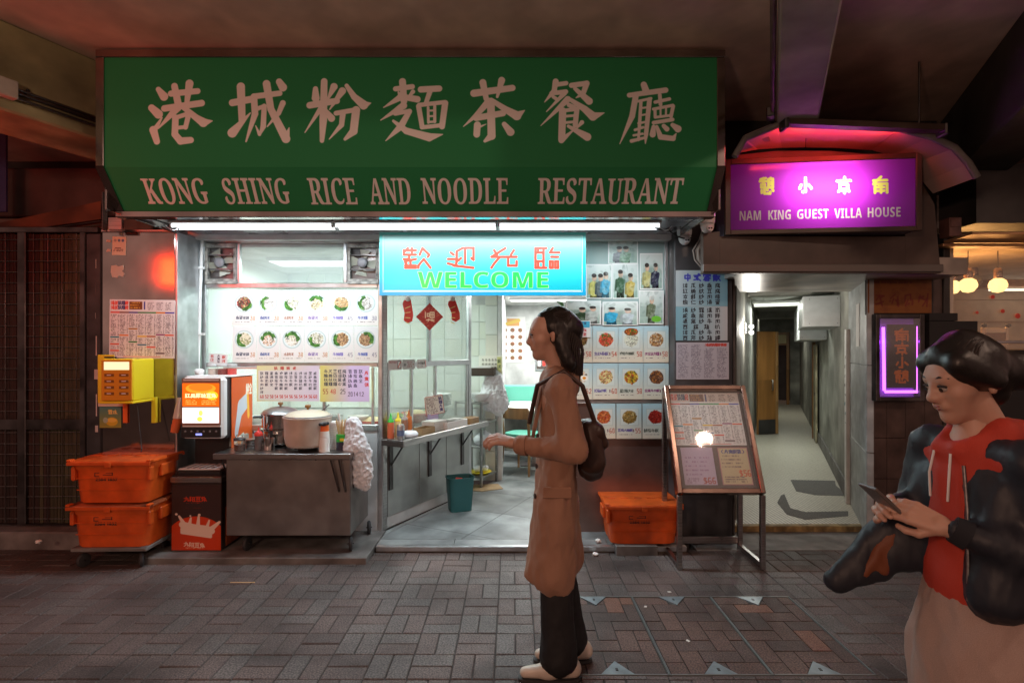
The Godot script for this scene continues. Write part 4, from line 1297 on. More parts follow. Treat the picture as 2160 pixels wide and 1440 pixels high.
func build_pillar() -> void:
	var d := 4.06
	var p := thing("steel_pillar", "shiny brown steel clad pillar beside the shop window", "pillar", P(292, 1150, d))
	front(p, "cladding", mats.steel_mirror, 214, 489, 369, 1156, d, 0.32, 0.006)
	front(p, "cap_strip", mats.steel, 212, 484, 371, 489, d - 0.004, 0.3, 0.002)
	front(p, "edge_trim", mats.aluminium, 369.5, 489, 373, 1150, d + 0.002, 0.3, 0.001)
	var po := thing("menu_poster", "large printed menu sheet taped on the steel pillar", "poster", P(298, 756, d), 0, "printed menu sheets")
	front_sheet(po, "menu_sheet", menu_print(420, 375, "menu_pillar_print", true), 230, 632, 368, 755, d - 0.004, 0.002, -0.012)
	var c := Canvas.new(58, 78, col(206, 194, 168))
	for i in 3: c.oval(12 + i * 16.0, 16, 6, 6, [col(150, 150, 140), col(90, 120, 150), col(80, 110, 150)][i])
	specks(c, 6, 46, 52, 60, 6, col(60, 50, 50), 0.8)
	tag(front_sheet(self, "notice_sticker", print_mat("notice_print", c), 236, 499, 265, 538, d - 0.003, 0.0015, -0.03), "small cream notice with three blue dots on the pillar", "sticker")
	var torn := PackedVector2Array()
	for q in [[-36, 30], [-8, 34], [2, 26], [30, 33], [34, 12], [22, 2], [36, -12], [28, -30], [6, -24], [-4, -36], [-30, -30], [-38, -6]]: torn.append(Vector2(q[0], q[1]) * 0.0014)
	tag(wp(self, "torn_paper", prism(torn, 0, 0.001), mat("old_paper", 0.52, 0.44, 0.34, 0.9), P(248, 572, d - 0.002)), "torn scrap of cream paper stuck on the pillar", "paper")
	for k in 2:
		var bit := PackedVector2Array([Vector2(-0.018, -0.008), Vector2(0.016, -0.01), Vector2(0.02, 0.008), Vector2(-0.012, 0.01)])
		tag(wp(self, "tape_scrap", prism(bit, 0, 0.001), mats.old_paper, P(228, 508 + k * 20, d - 0.002)), "small tape scrap left of the cream notice, %s one" % ["upper", "lower"][k], "tape")
	# ticket machine
	var xa := -2.91
	var xb := -2.688
	var zf := -3.82
	var yt := Y(757, 3.82)
	var yb := Y(846, 3.82)
	var m := thing("ticket_machine", "yellow wall machine with lit display and slots, on the pillar", "machine", Vector3((xa + xb) / 2, yb, -3.94))
	block(m, "body", mats.yellow, Vector3(xa, yb, zf - 0.012), Vector3(xb, yt, -4.059), 0.008)
	block(m, "front_plate", mats.yellow_orange, Vector3(xa + 0.003, yb + 0.004, zf), Vector3(xb - 0.003, yt - 0.004, zf - 0.011), 0.003)
	front(m, "back_plate", mats.yellow, 205, 748, 240, 850, 4.054, 0.006, 0.002)
	var disp := front(m, "display", glow("display_glow", 1.0, 0.95, 0.55, 1.0), 218, 763, 271, 780, 3.816, 0.004, 0.001)
	for r in 4:
		for s in 2:
			var uu := 219.0 + s * 31
			var vv := 788.0 + r * 13
			var sl := front(m, "slot", mat("slot_dark", 0.22, 0.09, 0.01, 0.5), uu, vv, uu + 20, vv + 6, 3.817, 0.004, 0.0015)
			front(sl, "slot_label", mats.white_plastic, uu + 5, vv + 2, uu + 14, vv + 4, 3.8145, 0.002, 0.0005)
	block(m, "ledge", mats.yellow, Vector3(xa - 0.01, yb - 0.018, zf + 0.004), Vector3(xb + 0.01, yb - 0.001, -4.058), 0.004)
	front(m, "side_strip", mats.yellow, 318, 838, 328, 892, 4.03, 0.025, 0.003)
	front(m, "orange_flap", mats.orange_panel, 258, 850, 267, 892, 4.045, 0.012, 0.002)
	var nm := front(m, "name_strip", mats.ink, 219, 752, 245, 755, 4.0475, 0.001, 0)
	tag(lp(self, "power_cord", tube(sag(P(288, 846, 3.93), P(298, 946, 3.9), -0.0, 6) + [P(297, 952, 3.86)], 0.004, 6), mats.black), "thin black cord hanging from the yellow machine", "cord")
	c = Canvas.new(56, 112, col(214, 206, 190))
	write_at(c, "凍飲每", 4, 20, 13, col(90, 50, 40), 0.8)
	write_at(c, "凍飲加2元", 3, 38, 11, col(70, 50, 45), 0.8, 1.0)
	tag(front_sheet(self, "price_note", print_mat("price_note_print", c), 206, 800, 258, 857, d - 0.003, 0.0015), "white price note half hidden under the yellow machine", "note")
	c = Canvas.new(88, 88, col(70, 130, 130))
	c.blend(0, 0, 88, 88, col(80, 140, 140), col(150, 150, 60))
	c.oval(50, 62, 24, 18, col(205, 180, 50))
	c.oval(50, 56, 20, 9, col(230, 205, 90))
	c.oval(24, 56, 10, 12, col(160, 190, 170))
	write_at(c, "香水", 34, 12, 18, col(235, 215, 120), 1.6)
	tag(front_sheet(self, "drink_sticker", print_mat("drink_sticker_print", c), 209, 858, 255, 902, d - 0.0045, 0.0015), "teal and yellow drink sticker below the price note", "sticker")
	# red LED sign over the street, which the pillar mirrors
	var ls := thing("led_sign", "red LED sign hanging over the street, mirrored in the pillar", "sign", Vector3(-3.4, 2.35, -2.4))
	block(ls, "case", mats.black, Vector3(-3.74, 2.19, -2.36), Vector3(-3.02, 2.51, -2.395), 0.006)
	var lc := Canvas.new(160, 70, col(150, 8, 4))
	for i in 28:
		lc.oval(10 + i * 5.2, 8, 1.6, 1.6, col(255, 190, 60))
		lc.oval(10 + i * 5.2, 62, 1.6, 1.6, col(255, 190, 60))
	for i in 10: lc.oval(152, 10 + i * 5.4, 1.6, 1.6, col(255, 190, 60))
	for r in 6:
		for k in 26:
			if rng.randf() < 0.55: lc.oval(14 + k * 5.2, 17 + r * 7.2, 1.7, 1.7, col(255, 150, 40))
	var lm := print_mat("led_print", lc, 0.5, 5.0)
	wp(ls, "lit_face", sheet(0.68, 0.28, 0.004), lm, Vector3(-3.38, 2.35, -2.399), Vector3(0, PI, 0))
	for x in [-3.6, -3.25]: wp(ls, "hanger", tube([Vector3(x, 2.5, -2.375), Vector3(x, 2.867, -2.375)], 0.012, 8), mats.steel_dark)
	area_lamp("led_sign_light", Vector3(-3.38, 2.35, -2.41), Vector2(0.68, 0.28), Vector3(0, 0, 0), Color(1.0, 0.22, 0.12), 1.0)

# ---------------------------------------------------------------- orange crates
# body w x h x d at the rim, standing on y = 0, front towards +z
func crate(called: String, label: String, at: Vector3, turn: float, stamp: String, old: bool, yaw_lid := 0.0) -> Node3D:
	var t := thing(called, label, "crate", at, turn, "orange delivery crates")
	var m: StandardMaterial3D = mats.orange_crate
	var w := 0.55
	var dp := 0.37
	var h := 0.285
	var rings := []
	for e in [[0.0, 0.86], [0.004, 0.875], [h - 0.055, 0.955], [h - 0.052, 0.985], [h - 0.002, 1.0], [h, 0.99]]:
		var ring := PackedVector3Array()
		for i in 32:
			var a := TAU * (i + 0.5) / 32
			var r := pow(pow(absf(cos(a)), 16.0) + pow(absf(sin(a)), 16.0), -1.0 / 16.0)
			ring.append(Vector3(cos(a) * r * w / 2 * e[1], e[0], sin(a) * r * dp / 2 * e[1]))
		rings.append(ring)
	lp(t, "body", loft(rings), m)
	for y in [0.09, 0.17]: lblock(t, "rib", m, Vector3(-w * 0.43, y, dp * 0.452 + y * 0.06), Vector3(w * 0.43, y + 0.006, dp * 0.458 + y * 0.06), 0.001)
	for s in [-1.0, 1.0]:
		lblock(t, "handle_pocket", m, Vector3(s * w * 0.465, h - 0.12, -0.07), Vector3(s * w * 0.525, h - 0.035, 0.07), 0.006)
		lblock(t, "corner_pocket", m, Vector3(s * w * 0.455, h - 0.13, dp * 0.36), Vector3(s * w * 0.505, h - 0.03, dp * 0.485), 0.008)
	# lid: two flaps meeting in the middle with teeth along the seam
	var lid := Node3D.new()
	lid.name = "lid"
	t.add_child(lid, true)
	lid.position = Vector3(0, h, 0)
	for s in [-1.0, 1.0]:
		var fl := lp(lid, "flap", hard([PackedVector3Array([Vector3(-w * 0.52, 0.0, s * 0.003), Vector3(w * 0.52, 0.0, s * 0.003), Vector3(w * 0.52, 0.0, s * dp * 0.54), Vector3(-w * 0.52, 0.0, s * dp * 0.54)]), PackedVector3Array([Vector3(-w * 0.51, 0.016, s * 0.003), Vector3(w * 0.51, 0.016, s * 0.003), Vector3(w * 0.51, 0.011, s * dp * 0.53), Vector3(-w * 0.51, 0.011, s * dp * 0.53)])]), mats.orange_dirty if old else m)
		lblock(lid, "lid_edge", m, Vector3(-w * 0.52, -0.018, s * dp * 0.535), Vector3(w * 0.52, 0.004, s * dp * 0.55), 0.003)
	for i in 5: lblock(lid, "tooth", m, Vector3(-0.24 + i * 0.1, 0.014, -0.018), Vector3(-0.18 + i * 0.1, 0.021, 0.018), 0.003)
	lblock(lid, "clasp", m, Vector3(-0.02, -0.03, dp * 0.55), Vector3(0.02, 0.006, dp * 0.575), 0.004)
	for s in [-1.0, 1.0]: lblock(lid, "corner_lug", m, Vector3(s * w * 0.47, 0.006, dp * 0.42), Vector3(s * w * 0.525, 0.022, dp * 0.545), 0.004)
	# stamp
	lp(t, "stamp_logo", joined([[cbox(0.03, 0.004, 0.0015, 0), Vector3(-0.055, 0.012, 0)], [cbox(0.03, 0.004, 0.0015, 0), Vector3(-0.055, -0.012, 0)], [cbox(0.004, 0.026, 0.0015, 0), Vector3(-0.07, 0, 0)], [cbox(0.07, 0.004, 0.0015, 0), Vector3(0.02, -0.002, 0)], [cbox(0.05, 0.003, 0.0015, 0), Vector3(0.03, 0.01, 0)], [cbox(0.004, 0.02, 0.0015, 0), Vector3(0.05, 0.004, 0)]]), mats.ink, Vector3(-0.04, h - 0.085, dp * 0.476), Vector3(-0.055, 0, 0))
	lp(t, "stamp", lettering(stamp, 0.15, 0.022, "Droid Sans", 700, 0.0015), mats.ink, Vector3(-0.03, h - 0.118, dp * 0.4735), Vector3(-0.055, 0, 0))
	return t

func castor(parent: Node3D, at: Vector3, r: float, turn: float, called := "castor") -> void:
	var fork := lp(parent, called, joined([[cbox(0.05, 0.008, 0.05, 0.002), Vector3(0, r * 2.35, 0)], [cbox(0.004, r * 1.6, 0.03, 0.001), Vector3(0.018, r * 1.6, 0)], [cbox(0.004, r * 1.6, 0.03, 0.001), Vector3(-0.018, r * 1.6, 0)], [tube([Vector3(-0.022, r, 0), Vector3(0.022, r, 0)], 0.006, 8), Vector3.ZERO]]), mats.steel_dark, at, Vector3(0, turn, 0))
	lp(fork, "wheel", lathe([[0.006, -0.013], [r * 0.85, -0.013], [r * 0.97, -0.009], [r, 0.0], [r * 0.97, 0.009], [r * 0.85, 0.013], [0.006, 0.013]], 24), mats.rubber, Vector3(0, r, 0), Vector3(0, 0, PI / 2))

func build_crates() -> void:
	var x := -2.80
	var zc := -3.93
	var t := thing("crate_dolly", "low grey dolly with dark castors under the stacked crates", "dolly", Vector3(x - 0.01, 0, zc), 0.03)
	lblock(t, "deck", mats.concrete, Vector3(-0.26, 0.118, -0.18), Vector3(0.26, 0.145, 0.18), 0.006)
	for sx in [-0.2, 0.2]:
		for sz in [-0.13, 0.135]: castor(t, Vector3(sx, 0, sz), 0.048, sx * 2.0 + sz)
	crate("storage_crate", "orange lidded crate at the bottom of the dolly stack", Vector3(x, 0.146, zc), 0.03, "2584 1852", true)
	crate("storage_crate", "orange lidded crate on top of the dolly stack", Vector3(x + 0.012, 0.456, zc + 0.005), 0.012, "2584 1837", false)
	# the crate by the menu stand, on a paving block
	var b := thing("paving_block", "grey concrete block propping the single orange crate", "block", P(1343, 1172, 4.0))
	block(b, "block_body", mats.concrete, P(1300, 1174, 3.99), Vector3(X(1388, 3.99), 0.074, -4.10), 0.005)
	crate("storage_crate", "single orange lidded crate beside the menu stand", Vector3(X(1347, 4.19), 0.075, -4.19), 0.0, "2584 1852", false)

# ---------------------------------------------------------------- soy milk machine
func build_machine() -> void:
	var d := 3.95
	var xl := X(361, d)
	var xr := X(466, d)
	var yt := Y(1003, d)
	var t := thing("drink_machine", "tall hot drink machine with glowing orange screen and printed cabinet", "machine", Vector3((xl + xr) / 2, 0, -4.15))
	var yb := Y(1160, d)
	block(t, "cabinet", mat("cabinet_dark", 0.035, 0.022, 0.02, 0.35), Vector3(xl, yb, -d - 0.004), Vector3(xr, yt, -4.40), 0.004)
	var c := Canvas.new(210, 314, col(58, 40, 38))
	# round orange field with a milk splash
	c.oval(105, 262, 128, 112, col(205, 62, 18))
	c.rect(0, 245, 210, 314, col(205, 62, 18))
	c.rect(0, 0, 210, 140, col(58, 40, 38))
	var milk := col(232, 208, 190)
	for q in [[46, 190, 15, 170, 222, 15], [60, 205, 22, 150, 215, 20]]: c.line(q[0], q[1], q[2], q[3], q[4], q[5], milk)
	for q in [[55, 190, 10, 32, 150, 5], [75, 195, 9, 82, 158, 4], [112, 200, 9, 116, 150, 5], [150, 205, 8, 160, 172, 4], [168, 212, 12, 204, 178, 6]]: c.line(q[0], q[1], q[2], q[3], q[4], q[5], milk)
	for q in [[20, 140, 6], [80, 148, 4], [118, 143, 6], [160, 170, 4]]: c.oval(q[0], q[1], q[2], q[2], milk)
	c.line(40, 205, 1, 40, 232, 1, milk)
	for q in 3: c.line(45, 212 + q * 8, 8, 165, 232 + q * 8, 8, milk)
	var i := 0
	for ch in "九阳豆浆":
		sign_at(c, ch, 52 + i * 25.0, 55, 23, 24, col(205, 62, 30), 2.0)
		sign_at(c, ch, 52 + i * 23.0, 274 + i * 2, 21, 22, milk, 1.8)
		i += 1
	specks(c, 62, 84, 148, 90, 5, col(190, 60, 30))
	specks(c, 60, 108, 140, 114, 5, col(110, 45, 30), 0.5)
	specks(c, 60, 300, 140, 306, 4, milk, 0.6)
	wp(t, "printed_front", sheet(xr - xl - 0.004, yt - yb - 0.07, 0.003), print_mat("cabinet_print", c, 0.35), Vector3((xl + xr) / 2, yb + (yt - yb - 0.07) / 2, -d))
	block(t, "orange_side", mats.orange_dirty, Vector3(xr + 0.001, yb + 0.01, -d - 0.06), Vector3(xr + 0.004, yb + 0.30, -4.39), 0.001)
	block(t, "top_rim", mats.steel, Vector3(xl - 0.004, yt - 0.052, -d + 0.012), Vector3(xr + 0.006, yt - 0.008, -4.405), 0.005)
	block(t, "counter_top", mats.black, Vector3(xl + 0.03, yt - 0.006, -d - 0.01), Vector3(xr - 0.006, yt + 0.035, -4.38), 0.01)
	block(t, "drip_tray", mats.white_plastic, Vector3(xl + 0.035, yt + 0.036, -d - 0.02), Vector3(xr - 0.02, yt + 0.046, -4.16), 0.004)
	for k in 6: block(t, "tray_bar", mats.steel, Vector3(xl + 0.05 + k * 0.045, yt + 0.047, -d - 0.03), Vector3(xl + 0.058 + k * 0.045, yt + 0.050, -4.14), 0.001)
	# body behind, head in front
	var yh := Y(795, 3.98)
	var hb := Y(926, 3.92)
	block(t, "tower", mats.black, Vector3(xl + 0.04, yt + 0.036, -4.17), Vector3(xr + 0.01, hb - 0.01, -4.40), 0.008)
	block(t, "upper_tower", mats.black, Vector3(xl + 0.04, hb - 0.009, -4.012), Vector3(xr + 0.008, yh - 0.005, -4.40), 0.008)
	block(t, "tower_cap", mats.white_plastic, Vector3(xl + 0.04, yh - 0.0045, -4.05), Vector3(xr + 0.02, yh + 0.004, -4.41), 0.003)
	var hx0 := X(380, 3.92)
	var hx1 := X(466, 3.92)
	block(t, "head", mats.white_plastic, Vector3(hx0 - 0.004, hb, -3.93), Vector3(hx1 + 0.006, yh, -4.01), 0.02)
	block(t, "head_face", mat("head_brown", 0.28, 0.17, 0.125, 0.3), Vector3(hx0 + 0.006, hb + 0.1, -3.922), Vector3(hx1 - 0.006, yh - 0.006, -3.929), 0.003)
	var sc := Canvas.new(160, 200, col(70, 30, 16))
	sc.rect(0, 0, 160, 116, col(240, 96, 16))
	sc.oval(80, 26, 66, 26, col(255, 150, 40))
	sc.oval(80, 20, 52, 20, col(250, 118, 30))
	sc.oval(130, 62, 26, 22, col(255, 190, 40))
	write_at(sc, "經典原味豆浆", 12, 52, 21, col(255, 226, 170), 2.4)
	specks(sc, 14, 84, 70, 110, 9, col(255, 180, 90), 0.9)
	specks(sc, 84, 84, 150, 110, 9, col(255, 180, 90), 0.9)
	sc.rect(0, 116, 160, 122, col(110, 60, 34))
	sc.rect(0, 122, 160, 200, col(250, 250, 250))
	sc.oval(80, 150, 9, 14, col(250, 240, 110))
	sc.oval(76, 180, 12, 12, col(250, 235, 90))
	var scr := wp(t, "screen", sheet(hx1 - hx0 - 0.03, Y(808, 3.92) - Y(892, 3.92), 0.003), print_mat("machine_screen", sc, 0.2, 1.5), Vector3((hx0 + hx1) / 2, (Y(808, 3.92) + Y(892, 3.92)) / 2, -3.9195))
	block(t, "title_strip", mats.sign_white, Vector3(hx0 + 0.02, Y(803, 3.92), -3.9205), Vector3(hx1 - 0.02, Y(800, 3.92), -3.9215), 0.0003)
	block(t, "control_panel", mats.black, Vector3(hx0 + 0.004, hb + 0.012, -3.919), Vector3(hx1 - 0.004, hb + 0.088, -3.929), 0.01)
	for k in 6: wp(t, "button", lathe([[0.0005, 0], [0.008, 0], [0.008, 0.002], [0.0005, 0.002]], 16), mat("button_grey", 0.16, 0.16, 0.17, 0.4), Vector3(hx0 + 0.035 + k * 0.045, hb + 0.056, -3.9185), Vector3(PI / 2, 0, 0))
	front(t, "blue_display", glow("blue_display_glow", 0.25, 0.3, 1.0, 1.6), 412, 914, 425, 918, 3.917, 0.002, 0.0004)
	# printed orange side of the tower
	var op := Canvas.new(130, 150, col(232, 98, 34))
	op.line(28, 96, 10, 50, 56, 16, col(214, 222, 235))
	op.line(50, 56, 16, 92, 44, 14, col(214, 222, 235))
	op.line(98, 30, 6, 104, 70, 7, col(250, 190, 60))
	for k in 4: op.line(20, 112 + k * 8, 5, 72, 104 + k * 8, 5, [col(240, 230, 220), col(232, 150, 90), col(240, 235, 225), col(225, 160, 110)][k])
	write_at(op, "鮮金", 88, 14, 18, col(245, 235, 225), 1.8)
	wp(t, "printed_side", sheet(0.325, yh - yt - 0.06, 0.003), print_mat("machine_side_print", op, 0.35), Vector3(xr + 0.013, (yh + yt) / 2 + 0.02, -4.232), Vector3(0, PI / 2, 0))
	for sx in [xl + 0.05, xr - 0.05]:
		for z in [-4.0, -4.33]: castor(t, Vector3(sx - t.position.x, 0.0 if z > -4.1 else 0.05, z - t.position.z), 0.028, sx * 3.0)
	# cup tube on the side
	var cu := thing("cup_dispenser", "cream cup holder with red printed paper cups on the drink machine", "cup holder", P(374, 905, 4.02))
	wp(cu, "holder", tube([P(380, 838, 4.03), P(377, 882, 4.02)], [0.022, 0.042], 16), mats.cream_enamel)
	for k in 3: wp(cu, "paper_cup", tube([P(376 - k * 2.4, 878 + k * 9, 4.02), P(372 - k * 2.4, 894 + k * 9, 4.015)], [0.033, 0.026], 16), mat("cup_red", 0.66, 0.16, 0.05, 0.6))
	# jars and a card on top of the machine
	var top := yh
	var spots := [[449, 0.038, "white"], [470, 0.042, "dark red"], [489, 0.036, "red"]]
	for k in 3:
		var jx := X(spots[k][0], 4.28)
		var j := thing("sauce_jar", "round clear jar of %s sauce on the drink machine" % ["pale", "dark chilli", "red chilli"][k], "jar", Vector3(jx, top - 0.004, -4.28), 0, "jars on the drink machine")
		var r: float = spots[k][1]
		lp(j, "sauce", lathe([[r * 0.9, 0.002], [r * 0.94, 0.04], [r * 0.94, 0.055]], 20), [mats.cream_enamel, mat("chilli", 0.20, 0.012, 0.006, 0.3), mats.red][k])
		lp(j, "glass", lathe([[r, 0.0], [r, 0.075]], 20), mats.glass)
		lp(j, "lid", lathe([[r * 1.04, 0.075], [r * 1.04, 0.09], [r * 0.8, 0.094]], 20), mat("lid_grey", 0.45, 0.46, 0.46, 0.4))
	var wl := lp(self, "white_bowl", lathe([[0.02, 0.0], [0.034, 0.02], [0.036, 0.045], [0.02, 0.058]], 20), mats.white_plastic, Vector3(X(420, 4.25), top - 0.005, -4.25))
	tag(wl, "upturned white cup on the drink machine beside the jars", "cup")
	c = Canvas.new(76, 50, col(222, 220, 220))
	write_at(c, "每位", 6, 6, 14, col(190, 60, 50), 0.9, 1.1, true)
	write_at(c, "外賣加", 34, 4, 11, col(60, 50, 60), 0.7, 1.15, true)
	write_at(c, "飯河", 54, 6, 14, col(190, 60, 50), 0.9, 1.2, true)
	tag(front_sheet(self, "price_card", print_mat("price_card_print", c), 440, 746, 479, 770, 4.33, 0.002, -0.06), "small white price card leaning above the sauce jars", "card")
# ---------------------------------------------------------------- kitchen window with the noodle cards
func build_window() -> void:
	var d := 4.40
	var t := thing("kitchen_window", "aluminium framed kitchen window covered with noodle cards", "window", P(615, 1120, d))
	var al: StandardMaterial3D = mats.aluminium
	for e in [[424, 433, 500, 1120], [797, 806, 500, 1122]]: front(t, "upright", al, e[0], e[2], e[1], e[3], d - 0.01, 0.05, 0.004)
	for e in [[500, 512], [597, 607], [764, 774], [896, 908]]: front(t, "rail", al, 433.5, e[0], 796.5, e[1], d - 0.008, 0.045, 0.004)
	front(t, "red_strip", mat("strip_pink", 0.55, 0.30, 0.26, 0.5), 470, 774.5, 770, 778, d - 0.012, 0.006, 0.001)
	front(t, "sill_panel", mats.aluminium_paint, 433.5, 908.5, 796.5, 1122, d + 0.002, 0.03, 0.003)
	front(t, "inner_frame", al, 498, 513, 505, 596, d - 0.004, 0.035, 0.003)
	front(t, "inner_frame", al, 724, 513, 731, 596, d - 0.004, 0.035, 0.003)
	front(t, "transom_pane", mats.greasy_glass, 505.5, 513, 723.5, 596, d + 0.012, 0.004, 0)
	front(t, "main_pane", mats.greasy_glass, 434, 608, 796, 763, d + 0.012, 0.004, 0)
	front(t, "lower_pane", mats.glass, 434, 775, 796, 895, d + 0.012, 0.004, 0)
	front(t, "mullion", al, 680, 775, 686, 895, d - 0.002, 0.03, 0.002)
	front(t, "mullion", al, 783, 775, 788, 895, d - 0.002, 0.03, 0.002)
	# header above
	var hd := struct("shop_header_wall")
	block(hd, "header", mats.white_paint, Vector3(-2.62, 2.36, -4.42), Vector3(1.40, 2.50, -4.5), 0)
	# two dirty exhaust fans
	for k in 2:
		var u0: float = [432, 733][k]
		var u1: float = [496, 797][k]
		var f := thing("exhaust_fan", "grimy square exhaust fan beside the %s" % ["white pipe", "welcome board"][k], "fan", P((u0 + u1) / 2, 597, d), 0, "exhaust fans in the kitchen window")
		front(f, "case", mats.steel_dark, u0, 513, u1, 596, d + 0.02, 0.10, 0.004)
		var crust := mat("grease_crust", 0.52, 0.50, 0.46, 0.8, 0.0, "dirt", 6.0, 0.6)
		front(f, "frame_top", crust, u0 - 1, 512.5, u1 + 1, 522, d - 0.022, 0.04, 0.003)
		front(f, "frame_bottom", crust, u0 - 1, 588, u1 + 1, 599, d - 0.024, 0.04, 0.003)
		front(f, "frame_side", crust, u0 - 1, 522.5, u0 + 5, 587.5, d - 0.020, 0.04, 0.002)
		front(f, "frame_side", crust, u1 - 5, 522.5, u1 + 1, 587.5, d - 0.020, 0.04, 0.002)
		var mid := P((u0 + u1) / 2, 554, d - 0.0)
		var bm := mat("fan_blade", 0.42, 0.43, 0.36, 0.5, 0.0, "smudge", 4.0)
		for b in 4:
			var a := TAU * b / 4 + 0.4 + k
			var ring0 := PackedVector3Array()
			var ring1 := PackedVector3Array()
			for q in [[-0.018, 0.006], [0.018, -0.006], [0.018, -0.009], [-0.018, 0.003]]: ring0.append(Vector3(0.028, q[0], q[1]))
			for q in [[-0.046, 0.012], [0.046, -0.012], [0.046, -0.015], [-0.046, 0.009]]: ring1.append(Vector3(0.105, q[0], q[1]))
			wp(f, "blade", hard([ring0, ring1]), bm, mid - Vector3(0, 0, 0.005), Vector3(0, 0, a))
		wp(f, "hub", lathe([[0.001, -0.01], [0.038, -0.008], [0.042, 0.0], [0.038, 0.012], [0.02, 0.016], [0.001, 0.017]], 24), mat("hub_grey", 0.22, 0.22, 0.24, 0.4), mid + Vector3(0, 0, 0.012), Vector3(PI / 2, 0, 0))
		for r in 2: front(f, "guard_bar", mats.steel_dark, u0 + 5, 536 + r * 30, u1 - 5, 539 + r * 30, d - 0.024, 0.006, 0.001)
	# noodle cards on the glass: two rows of six
	var kinds := [
		[col(70, 50, 45), col(150, 110, 70), col(190, 60, 50), col(210, 190, 130)], [col(232, 232, 222), col(240, 240, 232)], [col(230, 232, 220), col(205, 205, 170)], [col(238, 232, 205), col(222, 200, 150)], [col(205, 165, 110), col(180, 140, 90), col(235, 215, 175)], [col(232, 232, 228), col(200, 196, 188), col(180, 175, 165)],
		[col(225, 220, 190), col(235, 230, 205), col(150, 160, 90)], [col(236, 232, 224), col(205, 150, 95)], [col(234, 232, 222), col(200, 195, 165)], [col(234, 234, 224), col(190, 190, 150)], [col(205, 170, 120), col(180, 140, 95), col(120, 80, 60)], [col(170, 130, 90), col(140, 105, 75), col(205, 175, 130)]]
	var gr := [[0.2, 1.8], [2.2, 4.6], [1.6, 3.4], [3.6, 5.8], [0.6, 2.6], [2.0, 4.4], [1.6, 4.0], [3.2, 6.2], [3.6, 6.4], [1.2, 3.4], [2.0, 3.8], [4.6, 6.8]]
	var names := ["魚蛋米線", "魚餃河", "水餃河", "魚蛋河", "牛腩麵", "牛肉麵", "魚蛋米線", "魚餃河", "水餃河", "魚蛋河", "牛腩麵", "牛腩麵"]
	var price := ["38", "38", "38", "38", "45", "38", "38", "38", "38", "38", "45", "45"]
	var said := ["mixed brown noodle bowl", "white noodle bowl with a dark green crescent", "pale noodle bowl with upright greens", "yellow broth bowl with greens on top", "sliced brown meat noodle bowl", "grey fish ball bowl", "fish ball bowl with green stalks", "dumpling bowl with orange pieces", "white dumpling bowl under greens", "white bowl with greens below", "brown brisket bowl with greens beside", "shredded brown brisket bowl with greens above"]
	var cx := [489, 540, 590, 641, 693, 746, 797]
	for r in 2:
		for i in 6:
			var n := r * 6 + i
			var c := Canvas.new(104, 158, col(228, 230, 230))
			c.blend(0, 0, 104, 158, col(226, 232, 232), col(232, 230, 226))
			dish(c, 52, 58, 36, kinds[n], col(205, 226, 224))
			greens(c, 52, 58, 34, gr[n][0], gr[n][1])
			write_at(c, names[n], 16, 116, 14, [col(60, 70, 90), col(70, 90, 150), col(160, 110, 90), col(130, 110, 170), col(120, 110, 190), col(80, 100, 180)][i], 0.9, 1.02)
			write_at(c, price[n], 78, 116, 19, col(190, 130, 80) if i < 4 else col(130, 130, 150), 1.0)
			specks(c, 12, 140, 96, 146, 5, col(120, 110, 110), 0.6)
			tag(front_sheet(self, "noodle_card", print_mat("noodle_card_print", c), cx[i] + 0.4, 612 + r * 76, cx[i + 1] - 0.4, 686.5 + r * 77, d - 0.016 - 0.0, 0.002, rng.randf_range(-0.004, 0.004)), "noodle card showing a %s, %s row" % [said[n], ["upper", "lower"][r]], "menu card", "noodle cards in the kitchen window")
	# yellow and violet hand-written lists under the cards
	var c := Canvas.new(250, 148, col(218, 212, 216))
	c.blend(0, 0, 250, 148, col(222, 222, 160), col(216, 205, 222), 1.1, 0.2)
	c.blend(6, 20, 246, 142, col(224, 226, 214), col(214, 204, 222), 1.0, 0.0)
	write_at(c, "粉麵精選", 70, 4, 13, col(180, 60, 50), 0.9, 1.9)
	var dishes := ["豉椒牛肉炒河", "羅漢齋飯", "星洲炒米", "魚香茄子飯", "咖喱牛腩飯", "鮮茄牛肉飯", "洋蔥牛飯", "五香牛肉飯", "洋蔥豬扒飯", "涼瓜牛飯", "黑椒牛扒飯", "咸魚雞粒飯"]
	for k in 12:
		write_at(c, dishes[k], 14 + k * 19.4, 26, 12, col(70, 70, 80), 0.75, 1.3, true)
		write_at(c, ["60", "52", "58", "54", "58", "54", "56", "56", "54", "54", "56", "60"][k], 13 + k * 19.4, 122, 13, col(195, 60, 55), 0.9)
	tag(front_sheet(self, "dish_list", print_mat("dish_list_print", c), 541, 771, 673, 846, d - 0.05, 0.002), "yellow and lilac dish list under the noodle cards", "poster")
	c = Canvas.new(204, 148, col(214, 205, 224))
	c.blend(0, 0, 204, 148, col(214, 205, 110), col(208, 190, 226), 1.6, 0.0)
	for k in 5: write_at(c, ["牛腩撈麵", "叉燒撈麵", "雲吞撈麵", "蠔油菜心", "腐乳通菜"][k], 16 + k * 19.0, 16, 15, col(60, 60, 70), 0.9, 1.15, true)
	write_at(c, "55", 10, 96, 20, col(150, 60, 40), 1.1)
	write_at(c, "48", 42, 96, 20, col(190, 60, 50), 1.1)
	write_at(c, "25", 82, 96, 20, col(70, 60, 60), 1.1)
	for k in 3:
		write_at(c, ["香滑奶粉", "香茄燒魚", "豉魚金"][k], 116 + k * 22.0, 16, 15, col(70, 60, 90), 0.9, 1.3, true)
		write_at(c, ["20", "14", "12"][k], 114 + k * 23.0, 108, 18, col(80, 65, 90), 1.0)
	write_at(c, "外賣價", 184, 22, 16, col(205, 60, 60), 1.3, 1.5, true)
